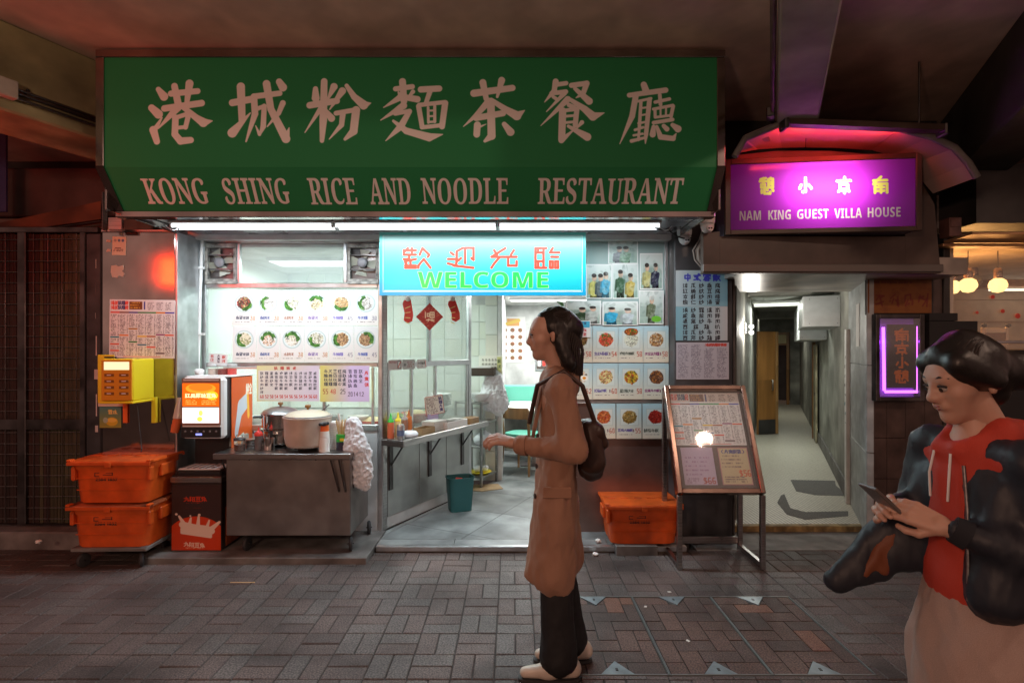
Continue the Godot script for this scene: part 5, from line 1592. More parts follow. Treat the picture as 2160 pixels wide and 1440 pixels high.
	tag(front_sheet(self, "takeaway_list", print_mat("takeaway_list_print", c), 675, 771, 779, 847, d - 0.05, 0.002), "lilac takeaway price list beside the window post", "poster")
	# what stands behind the glass
	var sp := thing("spice_shelf", "white shelf with bowls behind the lower kitchen pane", "shelf", Vector3(-1.7, 0.85, -4.62))
	block(sp, "shelf_board", mats.white_paint, Vector3(-2.35, 0.86, -4.48), Vector3(-1.15, 0.885, -4.8), 0.004)
	block(sp, "shelf_support", mats.steel, Vector3(-2.33, 0.05, -4.50), Vector3(-2.28, 0.859, -4.78), 0.004)
	block(sp, "shelf_support", mats.steel, Vector3(-1.22, 0.05, -4.50), Vector3(-1.17, 0.859, -4.78), 0.004)
	for k in 5:
		var b := lp(self, "steel_bowl", lathe([[0.03, 0], [0.07, 0.03], [0.09, 0.07], [0.086, 0.07], [0.066, 0.032], [0.001, 0.01]], 20), mats.steel if k % 2 else mats.white_plastic, Vector3(-2.2 + k * 0.22, 0.886, -4.64))
		tag(b, "%s bowl behind the kitchen pane, %s from the pillar" % [["white", "steel"][k % 2], ["first", "second", "third", "fourth", "fifth"][k]], "bowl", "bowls on the kitchen shelf")
	# side window and pipes between pillar and kitchen window
	var s := thing("side_window", "grey-green frosted side window behind the white pipes", "window", P(400, 1100, 4.42))
	for e in [[375, 424, 497, 506], [375, 424, 588, 604]]: front(s, "rail", mats.aluminium, e[0], e[2], e[1], e[3], 4.42, 0.04, 0.003)
	front(s, "upper_pane", mats.milky_glass, 375, 506.5, 424, 587.5, 4.435, 0.004, 0)
	front(s, "lower_pane", mats.milky_glass, 375, 604.5, 424, 900, 4.435, 0.004, 0)
	front(s, "lower_panel", mats.aluminium_paint, 375, 901, 424, 1122, 4.43, 0.02, 0.002)
	var gf := Canvas.new(40, 60, col(165, 188, 186))
	for k in 5: gf.line(rng.randf_range(8, 30), 8 + k * 10, 0.8, rng.randf_range(8, 30), 14 + k * 10, 0.8, col(60, 70, 70))
	var pp := thing("drain_pipe", "two pale pipes clipped together beside the kitchen window", "pipe", P(412, 800, 4.37))
	wp(pp, "bent_pipe", tube([P(398, 500, 4.36), P(402, 525, 4.36), P(412, 545, 4.36), P(413, 570, 4.36), P(411, 800, 4.36)], 0.011, 12), mat("pipe_grey", 0.55, 0.60, 0.58, 0.5))
	wp(pp, "white_pipe", tube([P(426, 503, 4.35), P(424, 560, 4.35), P(421, 640, 4.35), P(417, 800, 4.35)], 0.012, 12), mats.white_plastic)
	for v in [565, 705]: front(pp, "pipe_clip", mats.white_plastic, 409, v - 3, 429, v + 2, 4.335, 0.02, 0.002)

# ---------------------------------------------------------------- serving counter, turned into the room
func build_counter() -> void:
	var o := Vector3(-1.045, 0.0, -4.42)
	var t := thing("serving_counter", "grey steel serving counter with sliding glass running into the shop", "counter", o, -CTURN)
	# own axes: x to the right across the counter (towards the customer), -z along it
	var L := 1.32
	var gm: StandardMaterial3D = mats.aluminium_paint
	lblock(t, "corner_post", mats.steel, Vector3(-0.05, 0.045, 0.02), Vector3(0.0, 2.36, -0.04), 0.004)
	for k in 3: lblock(t, "front_panel", mat("counter_steel", 0.44, 0.46, 0.45, 0.4, 0.7, "smudge", 1.2), Vector3(-0.02, 0.14, -0.045 - k * 0.43), Vector3(0.0, 0.80, -0.045 - k * 0.43 - 0.426), 0.003)
	lblock(t, "plinth", gm, Vector3(-0.05, 0.045, -0.045), Vector3(-0.012, 0.1385, -L), 0.003)
	lblock(t, "shelf", mats.steel, Vector3(0.003, 0.795, 0.03), Vector3(0.215, 0.80, -L - 0.02), 0.002)
	lblock(t, "shelf_lip", mats.steel, Vector3(0.2155, 0.745, 0.03), Vector3(0.225, 0.80, -L - 0.02), 0.002)
	lblock(t, "shelf_lip", mats.steel, Vector3(0.003, 0.745, 0.0305), Vector3(0.225, 0.80, 0.04), 0.002)
	for z in [-0.05, -0.6, -1.16]:
		var br := lblock(t, "bracket", mats.steel_dark, Vector3(0.001, 0.36, z), Vector3(0.012, 0.7935, z - 0.05), 0.002)
		lblock(br, "bracket_arm", mats.steel_dark, Vector3(0.012, 0.37, 0.01), Vector3(0.17, 0.39, -0.01), 0.002)
		br.get_child(0).position = Vector3(0.085, 0.205, 0)
		lp(br, "bracket_brace", tube([Vector3(0.0, -0.02, 0), Vector3(0.15, 0.19, 0)], 0.008, 6), mats.steel_dark)
	# glass above the shelf
	var al: StandardMaterial3D = mats.aluminium
	for e in [[0.802, 0.83], [1.37, 1.42]]: lblock(t, "glass_rail", al, Vector3(-0.035, e[0], -0.045), Vector3(0.0, e[1], -L), 0.003)
	for z in [-0.05, -0.36, -0.72, -1.28]: lblock(t, "mullion", al, Vector3(-0.03, 0.8305, z), Vector3(-0.002, 1.3695, z - 0.03), 0.003)
	for e in [[-0.081, -0.359], [-0.391, -0.719], [-0.751, -1.279]]: lblock(t, "lower_pane", mats.greasy_glass, Vector3(-0.018, 0.831, e[0]), Vector3(-0.014, 1.369, e[1]), 0)
	for e in [[-0.045, -0.62], [-0.66, -1.30]]: lblock(t, "upper_pane", mats.greasy_glass, Vector3(-0.018, 1.421, e[0]), Vector3(-0.014, 2.35, e[1]), 0)
	lblock(t, "upper_mullion", al, Vector3(-0.035, 1.4205, -0.62), Vector3(0.0, 2.36, -0.66), 0.003)
	lblock(t, "end_post", al, Vector3(-0.04, 0.045, -1.30 - 0.02), Vector3(0.0, 2.36, -1.37), 0.003)
	lblock(t, "back_worktop", mats.steel, Vector3(-0.55, 0.80, -0.05), Vector3(-0.04, 0.83, -L), 0.004)
	# stickers on the rail
	for k in 3:
		var c := Canvas.new(60, 34, [col(206, 200, 200), col(188, 192, 192), col(222, 224, 224)][k])
		if k == 0:
			write_at(c, "本店請勿", 3, 4, 8, col(170, 120, 120), 0.6)
			c.rect(40, 4, 56, 30, col(230, 230, 230))
			c.frame(40, 4, 56, 30, 1.5, col(30, 30, 30))
			c.line(42, 27, 1.4, 54, 7, 1.4, col(205, 60, 40))
		elif k == 1:
			specks(c, 20, 8, 56, 26, 7, col(150, 90, 90), 0.7)
			c.oval(10, 18, 6, 5, col(120, 125, 125))
		else:
			write_at(c, "小心地滑", 2, 8, 11, col(70, 70, 70), 0.8)
			c.line(52, 6, 1.5, 56, 26, 1.5, col(205, 60, 60))
			specks(c, 4, 24, 46, 30, 5, col(120, 110, 110), 0.6)
		var st := lp(t, "rail_sticker", sheet([0.175, 0.17, 0.14][k], 0.085, 0.0015), print_mat("rail_sticker_print", c), Vector3(0.002, 1.395, -0.135 - k * 0.185), Vector3(0, PI / 2, 0))
	# kitchen things seen through the glass
	for k in 4:
		var z := -0.15 - k * 0.3
		var b := lp(t, "food_basin", lathe([[0.09, 0.0], [0.13, 0.07], [0.14, 0.09], [0.125, 0.075], [0.001, 0.05]], 20), [mats.red_plastic, mats.steel, mats.red_plastic, mats.steel][k], Vector3(-0.25, 0.83, z))
		lp(b, "food", lathe([[0.12, 0.05], [0.11, 0.085], [0.06, 0.11], [0.001, 0.118]], 16), [mat("noodles", 0.62, 0.52, 0.28, 0.7), mat("leaf_green", 0.14, 0.26, 0.06, 0.6), mats.noodles, mats.leaf_green][k])
	for k in 7:
		lp(t, "plate_stack", lathe([[0.06, 0.0], [0.11, 0.016], [0.112, 0.02], [0.001, 0.008]], 20), mats.white_plastic, Vector3(-0.2, 0.95 + k * 0.018, -1.1))
	# things on the serving shelf
	var y := 0.8005
	var can := counter_thing(t, "soda_can", "silver drink can at the near end of the serving shelf", "can", 0.16, -0.01)
	lp(can, "can_body", lathe([[0.024, 0.0], [0.031, 0.006], [0.031, 0.105], [0.026, 0.116], [0.026, 0.12]], 24), mats.aluminium)
	lp(can, "blue_band", lathe([[0.0315, 0.03], [0.0315, 0.075]], 24), mat("can_blue", 0.10, 0.13, 0.22, 0.3))
	var bottles := [["green", 0.05, -0.02, [0.03, 0.45, 0.05]], ["yellow", 0.06, -0.10, [0.8, 0.62, 0.03]], ["brown", 0.05, -0.2, [0.45, 0.4, 0.38]], ["orange", 0.04, -0.27, [0.75, 0.2, 0.03]]]
	for k in 4:
		var e: Array = bottles[k]
		var b := counter_thing(t, "squeeze_bottle", "sauce squeeze bottle with %s nozzle on the serving shelf" % e[0], "bottle", e[1], e[2], "squeeze bottles on the serving shelf")
		lp(b, "bottle_body", lathe([[0.026, 0], [0.028, 0.004], [0.028, 0.11], [0.024, 0.13]], 20), [mat("sauce_red", 0.55, 0.12, 0.05, 0.35), mat("sauce_mustard", 0.7, 0.52, 0.22, 0.35), mat("sauce_brown", 0.30, 0.13, 0.08, 0.35), mat("sauce_orange", 0.7, 0.2, 0.05, 0.35)][k])
		lp(b, "nozzle", lathe([[0.026, 0.13], [0.026, 0.145], [0.012, 0.155], [0.008, 0.185], [0.003, 0.205]], 16), mat("nozzle_" + e[0], e[3][0], e[3][1], e[3][2], 0.4))
	var bun := counter_thing(t, "napkin_bundle", "bundled white cloth on the serving shelf by the can", "cloth", 0.16, -0.13)
	lp(bun, "cloth", lathe([[0.03, 0.0], [0.062, 0.008], [0.07, 0.03], [0.05, 0.05], [0.001, 0.056]], 20), mats.bag_white)
	var tray := counter_thing(t, "cutlery_box", "open cardboard edged box on the serving shelf", "box", 0.15, -0.34)
	for f in [[-0.05, -0.045, -0.09, 0.09], [0.045, 0.05, -0.09, 0.09], [-0.044, 0.044, -0.09, -0.085], [-0.044, 0.044, 0.085, 0.09]]: lblock(tray, "box_wall", mats.cardboard, Vector3(f[0], 0, f[2]), Vector3(f[1], 0.055, f[3]), 0.001)
	lblock(tray, "box_floor", mats.cardboard, Vector3(-0.044, 0.0, -0.084), Vector3(0.044, 0.004, 0.084), 0.001)
	var ps := counter_thing(t, "paper_stack", "thick stack of white order sheets on the serving shelf", "paper stack", 0.1, -0.56)
	for k in 14: lp(ps, "sheet_layer", cbox(0.13 + rng.randf() * 0.012, 0.0055, 0.19 + rng.randf() * 0.012, 0.001), mats.paper, Vector3(0, 0.003 + k * 0.0062, 0), Vector3(0, rng.randf_range(-0.06, 0.06), 0))
	var bx := counter_thing(t, "white_tray", "long white plastic tray beside the order sheets", "tray", 0.16, -0.78)
	for f in [[-0.05, -0.044, -0.17, 0.17], [0.044, 0.05, -0.17, 0.17], [-0.043, 0.043, -0.17, -0.164], [-0.043, 0.043, 0.164, 0.17]]: lblock(bx, "tray_wall", mats.white_plastic, Vector3(f[0], 0, f[2]), Vector3(f[1], 0.065, f[3]), 0.002)
	lblock(bx, "tray_floor", mats.white_plastic, Vector3(-0.043, 0, -0.163), Vector3(0.043, 0.005, 0.163), 0.001)
	for k in 5: lp(bx, "paper_sheet", cbox(0.07, 0.002, 0.2, 0), mats.paper, Vector3(0, 0.03 + k * 0.012, rng.randf_range(-0.05, 0.05)), Vector3(rng.randf_range(-0.1, 0.1), rng.randf_range(-0.2, 0.2), 0))
	var wb := counter_thing(t, "wooden_box", "small brown wooden box at the far end of the serving shelf", "box", 0.16, -1.08)
	lblock(wb, "box_body", mats.wood_light, Vector3(-0.05, 0, -0.09), Vector3(0.05, 0.06, 0.09), 0.003)
	# card stand with printed list
	var c := Canvas.new(90, 90, col(226, 222, 214))
	c.frame(0, 0, 90, 90, 2, col(190, 60, 60))
	specks(c, 6, 8, 64, 84, 6, col(120, 100, 100), 0.55)
	write_at(c, "粉麵外賣", 68, 8, 16, col(60, 50, 110), 1.2, 1.15, true)
	var cd := counter_thing(t, "list_card", "red edged price card standing behind the order sheets", "card", 0.02, -0.66)
	lp(cd, "card_sheet", sheet(0.19, 0.17, 0.002), print_mat("list_card_print", c), Vector3(0.012, 0.21, 0), Vector3(-0.08, PI / 2 - 0.45, 0.1))
	lp(cd, "card_back", cbox(0.012, 0.13, 0.16, 0.003), mat("violet_plastic", 0.45, 0.38, 0.62, 0.4), Vector3(-0.005, 0.066, 0.0))
	# bin in front
	var bd := 4.99
	var bn := thing("waste_bin", "dark teal plastic waste bin by the counter", "bin", P(970, 1073, bd), 0.35)
	var rings := []
	for e in [[0.0, 0.8], [0.005, 0.83], [0.29, 0.985], [0.3, 1.04], [0.31, 1.04], [0.305, 0.97], [0.06, 0.82]]:
		var ring := PackedVector3Array()
		for i in 28:
			var a := TAU * (i + 0.5) / 28
			var r := pow(pow(absf(cos(a)), 8.0) + pow(absf(sin(a)), 8.0), -1.0 / 8.0)
			ring.append(Vector3(cos(a) * r * 0.12 * e[1], e[0], sin(a) * r * 0.09 * e[1]))
		rings.append(ring)
	bn.position.y = 0.046
	lp(bn, "bin_body", loft(rings), mats.teal_plastic)
	for k in 6: lp(bn, "rubbish", cbox(0.05 + rng.randf() * 0.04, 0.012, 0.05, 0.004), [mats.paper, mats.bag_white, mats.red_plastic][k % 3], Vector3(rng.randf_range(-0.06, 0.06), 0.235 + k * 0.008, rng.randf_range(-0.04, 0.04)), Vector3(rng.randf_range(-0.5, 0.5), rng.randf() * 3, rng.randf_range(-0.5, 0.5)))
	# rack behind the counter's end, pier, bags
	var rk := thing("dish_rack", "grey rack shelves with bowls and bags at the counter's end", "rack", along(CTURN, Vector2(-1.045, 4.42), 1.5, -0.02) + Vector3(0, 0.045, 0), -CTURN)
	for e in [[0.03, -0.02], [0.03, -0.36], [-0.3, -0.02], [-0.3, -0.36]]: lblock(rk, "rack_post", mats.steel, Vector3(e[0], 0, e[1]), Vector3(e[0] + 0.025, 0.92, e[1] - 0.025), 0.002)
	for yy in [0.1, 0.42, 0.68, 0.89]: lblock(rk, "rack_shelf", mats.steel, Vector3(-0.29, yy, -0.03), Vector3(0.05, yy + 0.02, -0.37), 0.003)
	lp(rk, "bowl", lathe([[0.05, 0.0], [0.11, 0.05], [0.13, 0.09], [0.12, 0.09], [0.001, 0.02]], 24), mats.white_plastic, Vector3(-0.06, 0.911, -0.17))
	lp(rk, "bag", flesh([[Vector3(0, 0.06, 0), Vector3(0.05, 0.08, -0.09), 0.06, 0.05], [Vector3(-0.05, 0.05, -0.04), Vector3(0.02, 0.13, -0.06), 0.045, 0.03]], 0.014, 0.03, 0.02), mats.bag_white, Vector3(-0.03, 0.44, -0.12))
	lp(rk, "plate", lathe([[0.06, 0.0], [0.12, 0.02], [0.125, 0.024], [0.001, 0.008]], 24), mats.yellow, Vector3(-0.05, 0.121, -0.17))
	lp(rk, "bag", flesh([[Vector3(-0.04, 0.03, 0), Vector3(0.06, 0.04, -0.04), 0.035, 0.03]], 0.012, 0.03, 0.015), mats.bag_white, Vector3(-0.05, 0.14, -0.16))
	var dp := 6.12
	var pr := thing("tiled_pier", "white tiled pier with steel corner guard inside the shop", "pier", P(1040, 1016, dp))
	for k in 7: block(pr, "tile", mats.white_tile if k % 2 else mats.white_tile_warm, Vector3(X(1024, dp), 0.046 + k * 0.33, -dp), Vector3(X(1049, dp), 0.046 + k * 0.33 + 0.326, -dp - 0.14), 0.003)
	block(pr, "corner_guard", mats.white_paint, Vector3(X(1050, dp), 0.046, -dp + 0.01), Vector3(X(1059, dp), 2.29, -dp - 0.14), 0.004)
	var bagm := flesh([[Vector3(0, 0.36, 0), Vector3(-0.03, 0.12, 0.02), 0.09, 0.12, 0.6], [Vector3(0.02, 0.34, 0), Vector3(0.07, 0.08, 0.0), 0.08, 0.1, 0.6], [Vector3(0.0, 0.2, 0.03), Vector3(0.06, 0.02, 0.02), 0.11, 0.07, 0.5]], 0.011, 0.03, 0.02, 13.0)
	var bg := tag(wp(self, "plastic_bags", bagm, mats.bag_white, P(1040, 866, 6.0)), "bunch of white plastic bags hung on the tiled pier", "bags")
	lp(bg, "hook", tube([Vector3(0, 0.4, -0.1), Vector3(0, 0.42, 0.0), Vector3(0, 0.40, 0.03)], 0.006, 6), mats.steel)
	var bs := thing("wire_basket", "brown woven basket of papers fixed above the plastic bags", "basket", P(1018, 790, 5.9))
	front(bs, "basket_front", mat("wicker", 0.16, 0.11, 0.08, 0.8, 0.0, "stone", 8.0, 0.5), 994, 776, 1042, 791, 5.86, 0.008, 0.002)
	front(bs, "basket_floor", mats.wicker, 994, 790, 1042, 793, 5.87, 0.18, 0.002)
	front(bs, "basket_end", mats.wicker, 1042.3, 774, 1045, 791, 5.86, 0.18, 0.002)
	front(bs, "papers", mats.paper, 998, 772, 1036, 790, 5.89, 0.1, 0.003)
	c = Canvas.new(96, 64, col(232, 232, 222))
	for k in 5: write_at(c, "牛肉飯", 12 + k * 13.0, 10, 10, col(120, 120, 110), 0.7, 1.4, true)
	c.rect(74, 4, 92, 60, col(214, 216, 150))
	write_at(c, "飯河", 76, 12, 13, col(90, 110, 70), 0.9, 1.4, true)
	tag(front_sheet(self, "notice_card", print_mat("notice_card_print", c), 1010, 750, 1060, 790, 6.0, 0.002), "pale green price notice behind the woven basket", "notice")
	tag(wp(self, "cardboard_mat", plate(PackedVector2Array([Vector2(-0.2, -0.1), Vector2(0.16, -0.16), Vector2(0.22, 0.04), Vector2(0.0, 0.16), Vector2(-0.18, 0.1)]), 0, 0.006), mats.cardboard, P(1018, 1027, 5.78) + Vector3(0, 0.0, 0)), "flattened cardboard lying on the floor behind the bin", "cardboard").position.y = 0.0455

func counter_thing(t: Node3D, called: String, label: String, category: String, x: float, z: float, group := "") -> Node3D:
	var n := thing(called, label, category, t.to_global(Vector3(x, 0.8005, z)), -CTURN, group)
	return n

# ---------------------------------------------------------------- dining room
func dining_chair(label: String, at: Vector3, turn: float) -> void:
	var t := thing("dining_chair", label, "chair", at, turn, "wooden dining chairs")
	var w: StandardMaterial3D = mats.wood_light
	for sx in [-1.0, 1.0]:
		lp(t, "front_leg", tube([Vector3(sx * 0.17, 0, 0.18), Vector3(sx * 0.165, 0.44, 0.165)], [0.014, 0.02], 10), w)
		lp(t, "rear_leg", tube([Vector3(sx * 0.19, 0, -0.2), Vector3(sx * 0.175, 0.44, -0.165), Vector3(sx * 0.185, 0.78, -0.22)], [0.014, 0.021, 0.016], 10), w)
		lblock(t, "side_rail", w, Vector3(sx * 0.16, 0.36, -0.16), Vector3(sx * 0.18, 0.41, 0.16), 0.004)
	lblock(t, "front_rail", w, Vector3(-0.16, 0.36, 0.155), Vector3(0.16, 0.41, 0.175), 0.004)
	lblock(t, "rear_rail", w, Vector3(-0.16, 0.30, -0.175), Vector3(0.16, 0.34, -0.155), 0.004)
	var rings := []
	for i in 9:
		var a := (i - 4) / 4.0
		var z := -0.225 - 0.05 * (1 - a * a)
		rings.append(PackedVector3Array([Vector3(a * 0.195, 0.67, z - 0.01), Vector3(a * 0.195, 0.80, z - 0.02), Vector3(a * 0.195, 0.80, z + 0.002), Vector3(a * 0.195, 0.67, z + 0.01)]))
	lp(t, "back_board", loft(rings), w)
	lp(t, "seat", soft(0.40, 0.06, 0.38, 4.0, 0.96), mats.green_vinyl, Vector3(0, 0.42, 0))

func build_dining() -> void:
	dining_chair("light wood chair with mint seat beside the tiled pier", Vector3(X(1104, 6.5), 0.0455, -6.55), 2.6)
	dining_chair("light wood chair with mint seat half behind the walker", Vector3(X(1172, 6.3), 0.0455, -6.45), 3.3)
	# booths
	for k in 2:
		var e: Array = [[1062, 1158, 7.9, "nearer the pier"], [1132, 1215, 8.6, "farther into the room"]][k]
		var dd: float = e[2]
		var b := thing("booth_bench", "mint green booth back %s" % e[3], "bench", P((e[0] + e[1]) / 2.0, 960, dd), 0, "mint green booths")
		b.position.y = 0.045
		front(b, "back_cushion", mats.green_vinyl, e[0], 812, e[1] - 3, 856, dd, 0.1, 0.02)
		front(b, "frame_post", mats.cream_wall, e[1] - 2.5, 806, e[1] + 2, 738 + 1.472 * F / dd, dd, 0.12, 0.004)
		front(b, "seat_panel", mats.cream_wall, e[0], 857, e[1] - 3, 738 + 1.472 * F / dd, dd + 0.01, 0.4, 0.006)
		front(b, "end_panel", mats.green_vinyl, e[0] - 9, 820, e[0] - 1, 905, dd - 0.4, 0.1, 0.006)
	for k in 2:
		var e: Array = [[1062, 1180, 850, 7.0], [1075, 1185, 842, 7.8]][k]
		var dd: float = e[3]
		var tb := thing("dining_table", "white topped dining table %s" % ["behind the wooden chairs", "between the mint booths"][k], "table", P(1130, 960, dd), 0, "white dining tables")
		tb.position.y = 0.045
		block(tb, "table_top", mats.white_plastic, Vector3(X(e[0], dd), 0.745, -dd + 0.3), Vector3(X(e[1], dd) + 0.1, 0.775, -dd - 0.3), 0.006)
		block(tb, "table_leg", mats.steel, Vector3(X(1122, dd), 0.05, -dd + 0.03), Vector3(X(1122, dd) + 0.06, 0.744, -dd - 0.03), 0.004)
		block(tb, "table_foot", mats.steel_dark, Vector3(X(1122, dd) - 0.15, 0.046, -dd + 0.15), Vector3(X(1122, dd) + 0.21, 0.056, -dd - 0.15), 0.004)
	var cs := thing("condiment_tray", "small tray of sauce bottles on the white table", "tray", Vector3(X(1152, 6.85), 0.776, -6.85))
	lblock(cs, "tray", mats.black, Vector3(-0.13, 0, -0.06), Vector3(0.13, 0.012, 0.06), 0.003)
	for k in 4:
		lp(cs, "bottle", lathe([[0.024, 0.012], [0.024, 0.09], [0.012, 0.11], [0.012, 0.13]], 14), [mats.sauce_brown, mats.white_plastic, mats.sauce_brown, mats.sauce_red][k], Vector3(-0.09 + k * 0.058, 0, 0))
		lp(cs, "cap", lathe([[0.014, 0.13], [0.013, 0.155], [0.005, 0.17]], 12), mats.red_plastic, Vector3(-0.09 + k * 0.058, 0, 0))
	# back wall: food poster, mirror, door, air conditioner
	var c := Canvas.new(110, 200, col(236, 236, 234))
	c.rect(30, 8, 84, 40, col(220, 160, 90))
	c.line(30, 30, 6, 80, 16, 8, col(225, 190, 80))
	for r in 5:
		for q in 3: dish(c, 20 + q * 34.0, 58 + r * 30.0, 11, [col(170, 60, 40), col(150, 110, 80), col(90, 120, 50)], col(240, 240, 240))
	tag(front_sheet(self, "food_poster", print_mat("food_poster_print", c, 0.4), 1055, 668, 1108, 765, 9.49, 0.006), "tall food picture poster on the dining room's back wall", "poster")
	var mi := thing("wall_mirror", "narrow framed mirror beside the food poster", "mirror", P(1142, 780, 9.49))
	front(mi, "mirror_frame", mats.aluminium, 1129, 675, 1156, 782, 9.48, 0.02, 0.004)
	front(mi, "mirror_glass", mat("mirror", 0.85, 0.87, 0.88, 0.06, 1.0), 1132, 679, 1153, 778, 9.478, 0.002, 0)
	for k in 2: front(mi, "mirror_card", [mats.paper, mats.red_plastic][k], 1134 + k * 10, 742 + k * 8, 1141 + k * 10, 772, 9.475, 0.002, 0)
	var lt := lp(self, "red_packet", cbox(0.075, 0.2, 0.004, 0.001), mats.red_plastic, P(1186, 790, 8.0))
	tag(lt, "red festive packet hanging in the dining room", "decoration")
	for k in 3:
		var z: float = [-6.6, -8.3, -7.4][k]
		var x: float = [0.35, 0.6, 1.6][k]
		var l := thing("ceiling_lamp", "white fluorescent panel lamp on the dining ceiling, %s" % ["nearest the street", "at the back wall", "over the far booths"][k], "lamp", Vector3(x, 2.3, z), 0, "dining ceiling lamps")
		lblock(l, "housing", mats.white_paint, Vector3(-0.64, -0.018, -0.17), Vector3(0.64, -0.001, 0.17), 0.003)
		lblock(l, "diffuser_lamp", glow("panel_glow", 1.0, 1.0, 0.98, 1.4), Vector3(-0.62, -0.026, -0.15), Vector3(0.62, -0.0185, 0.15), 0.002)
	var kl := thing("ceiling_lamp", "fluorescent panel lamp on the kitchen ceiling", "lamp", Vector3(-1.7, 2.40, -5.3))
	lblock(kl, "housing", mats.white_paint, Vector3(-0.64, -0.03, -0.17), Vector3(0.64, -0.001, 0.17), 0.003)
	lblock(kl, "diffuser_lamp", mats.panel_glow, Vector3(-0.62, -0.04, -0.15), Vector3(0.62, -0.0305, 0.15), 0.002)
	# new year hangings in the counter's upper glass
	var g := thing("fortune_hanging", "red diamond paper with gold character in the counter's glass", "decoration", P(905, 715, 4.62))
	var fc := Canvas.new(120, 120, col(170, 40, 34))
	for k in 60: fc.oval(rng.randf() * 120, rng.randf() * 120, 3, 3, col(205, 110, 80))
	sign_at(fc, "福", 30, 30, 60, 60, col(235, 205, 170), 3.4)
	# the character stands upright on the diamond: draw it turned back
	var rot := Canvas.new(120, 120, col(170, 40, 34))
	for y in 120:
		for x in 120:
			var p := Vector2(x - 60, y - 60).rotated(PI / 4) + Vector2(60, 60)
			if p.x >= 0 and p.y >= 0 and p.x < 119 and p.y < 119:
				var i := (int(p.y) * 120 + int(p.x)) * 3
				rot.put(x, y, Color8(fc.px[i], fc.px[i + 1], fc.px[i + 2]), 1.0)
	wp(g, "diamond", sheet(0.165, 0.165, 0.002), print_mat("fortune_print", rot), P(906, 668, 4.60), Vector3(0, 0, PI / 4))
	for k in 2:
		var du: float = [860, 955][k]
		var h := thing("paper_doll", "red and gold hanging figure %s the red diamond" % ["before", "behind"][k], "decoration", P(du, 690, 4.55 + k * 0.25), 0, "new year paper figures")
		var poly := PackedVector2Array()
		for q in [[-0.03, 0.03], [-0.045, 0.0], [-0.03, -0.08], [-0.042, -0.14], [-0.01, -0.165], [0.03, -0.15], [0.042, -0.10], [0.032, 0.0], [0.028, 0.03]]: poly.append(Vector2(q[0], q[1]))
		wp(h, "robe", prism(poly, 0, 0.003), mats.red, P(du, 640, 4.56 + k * 0.25), Vector3(0, 0, 0.05 + k * 0.18))
		wp(h, "face", lathe([[0.001, -0.004], [0.022, -0.003], [0.022, 0.003], [0.001, 0.004]], 16), mat("doll_face", 0.75, 0.62, 0.55, 0.6), P(du, 630, 4.553 + k * 0.25), Vector3(PI / 2, 0, 0))
		for q in 4: wp(h, "gold_band", cbox(0.05 - q * 0.004, 0.007, 0.002, 0), mat("gold_paper", 0.72, 0.5, 0.18, 0.4), P(du, 648 + q * 11.0, 4.555 + k * 0.25), Vector3(0, 0, 0.4 - q * 0.25))
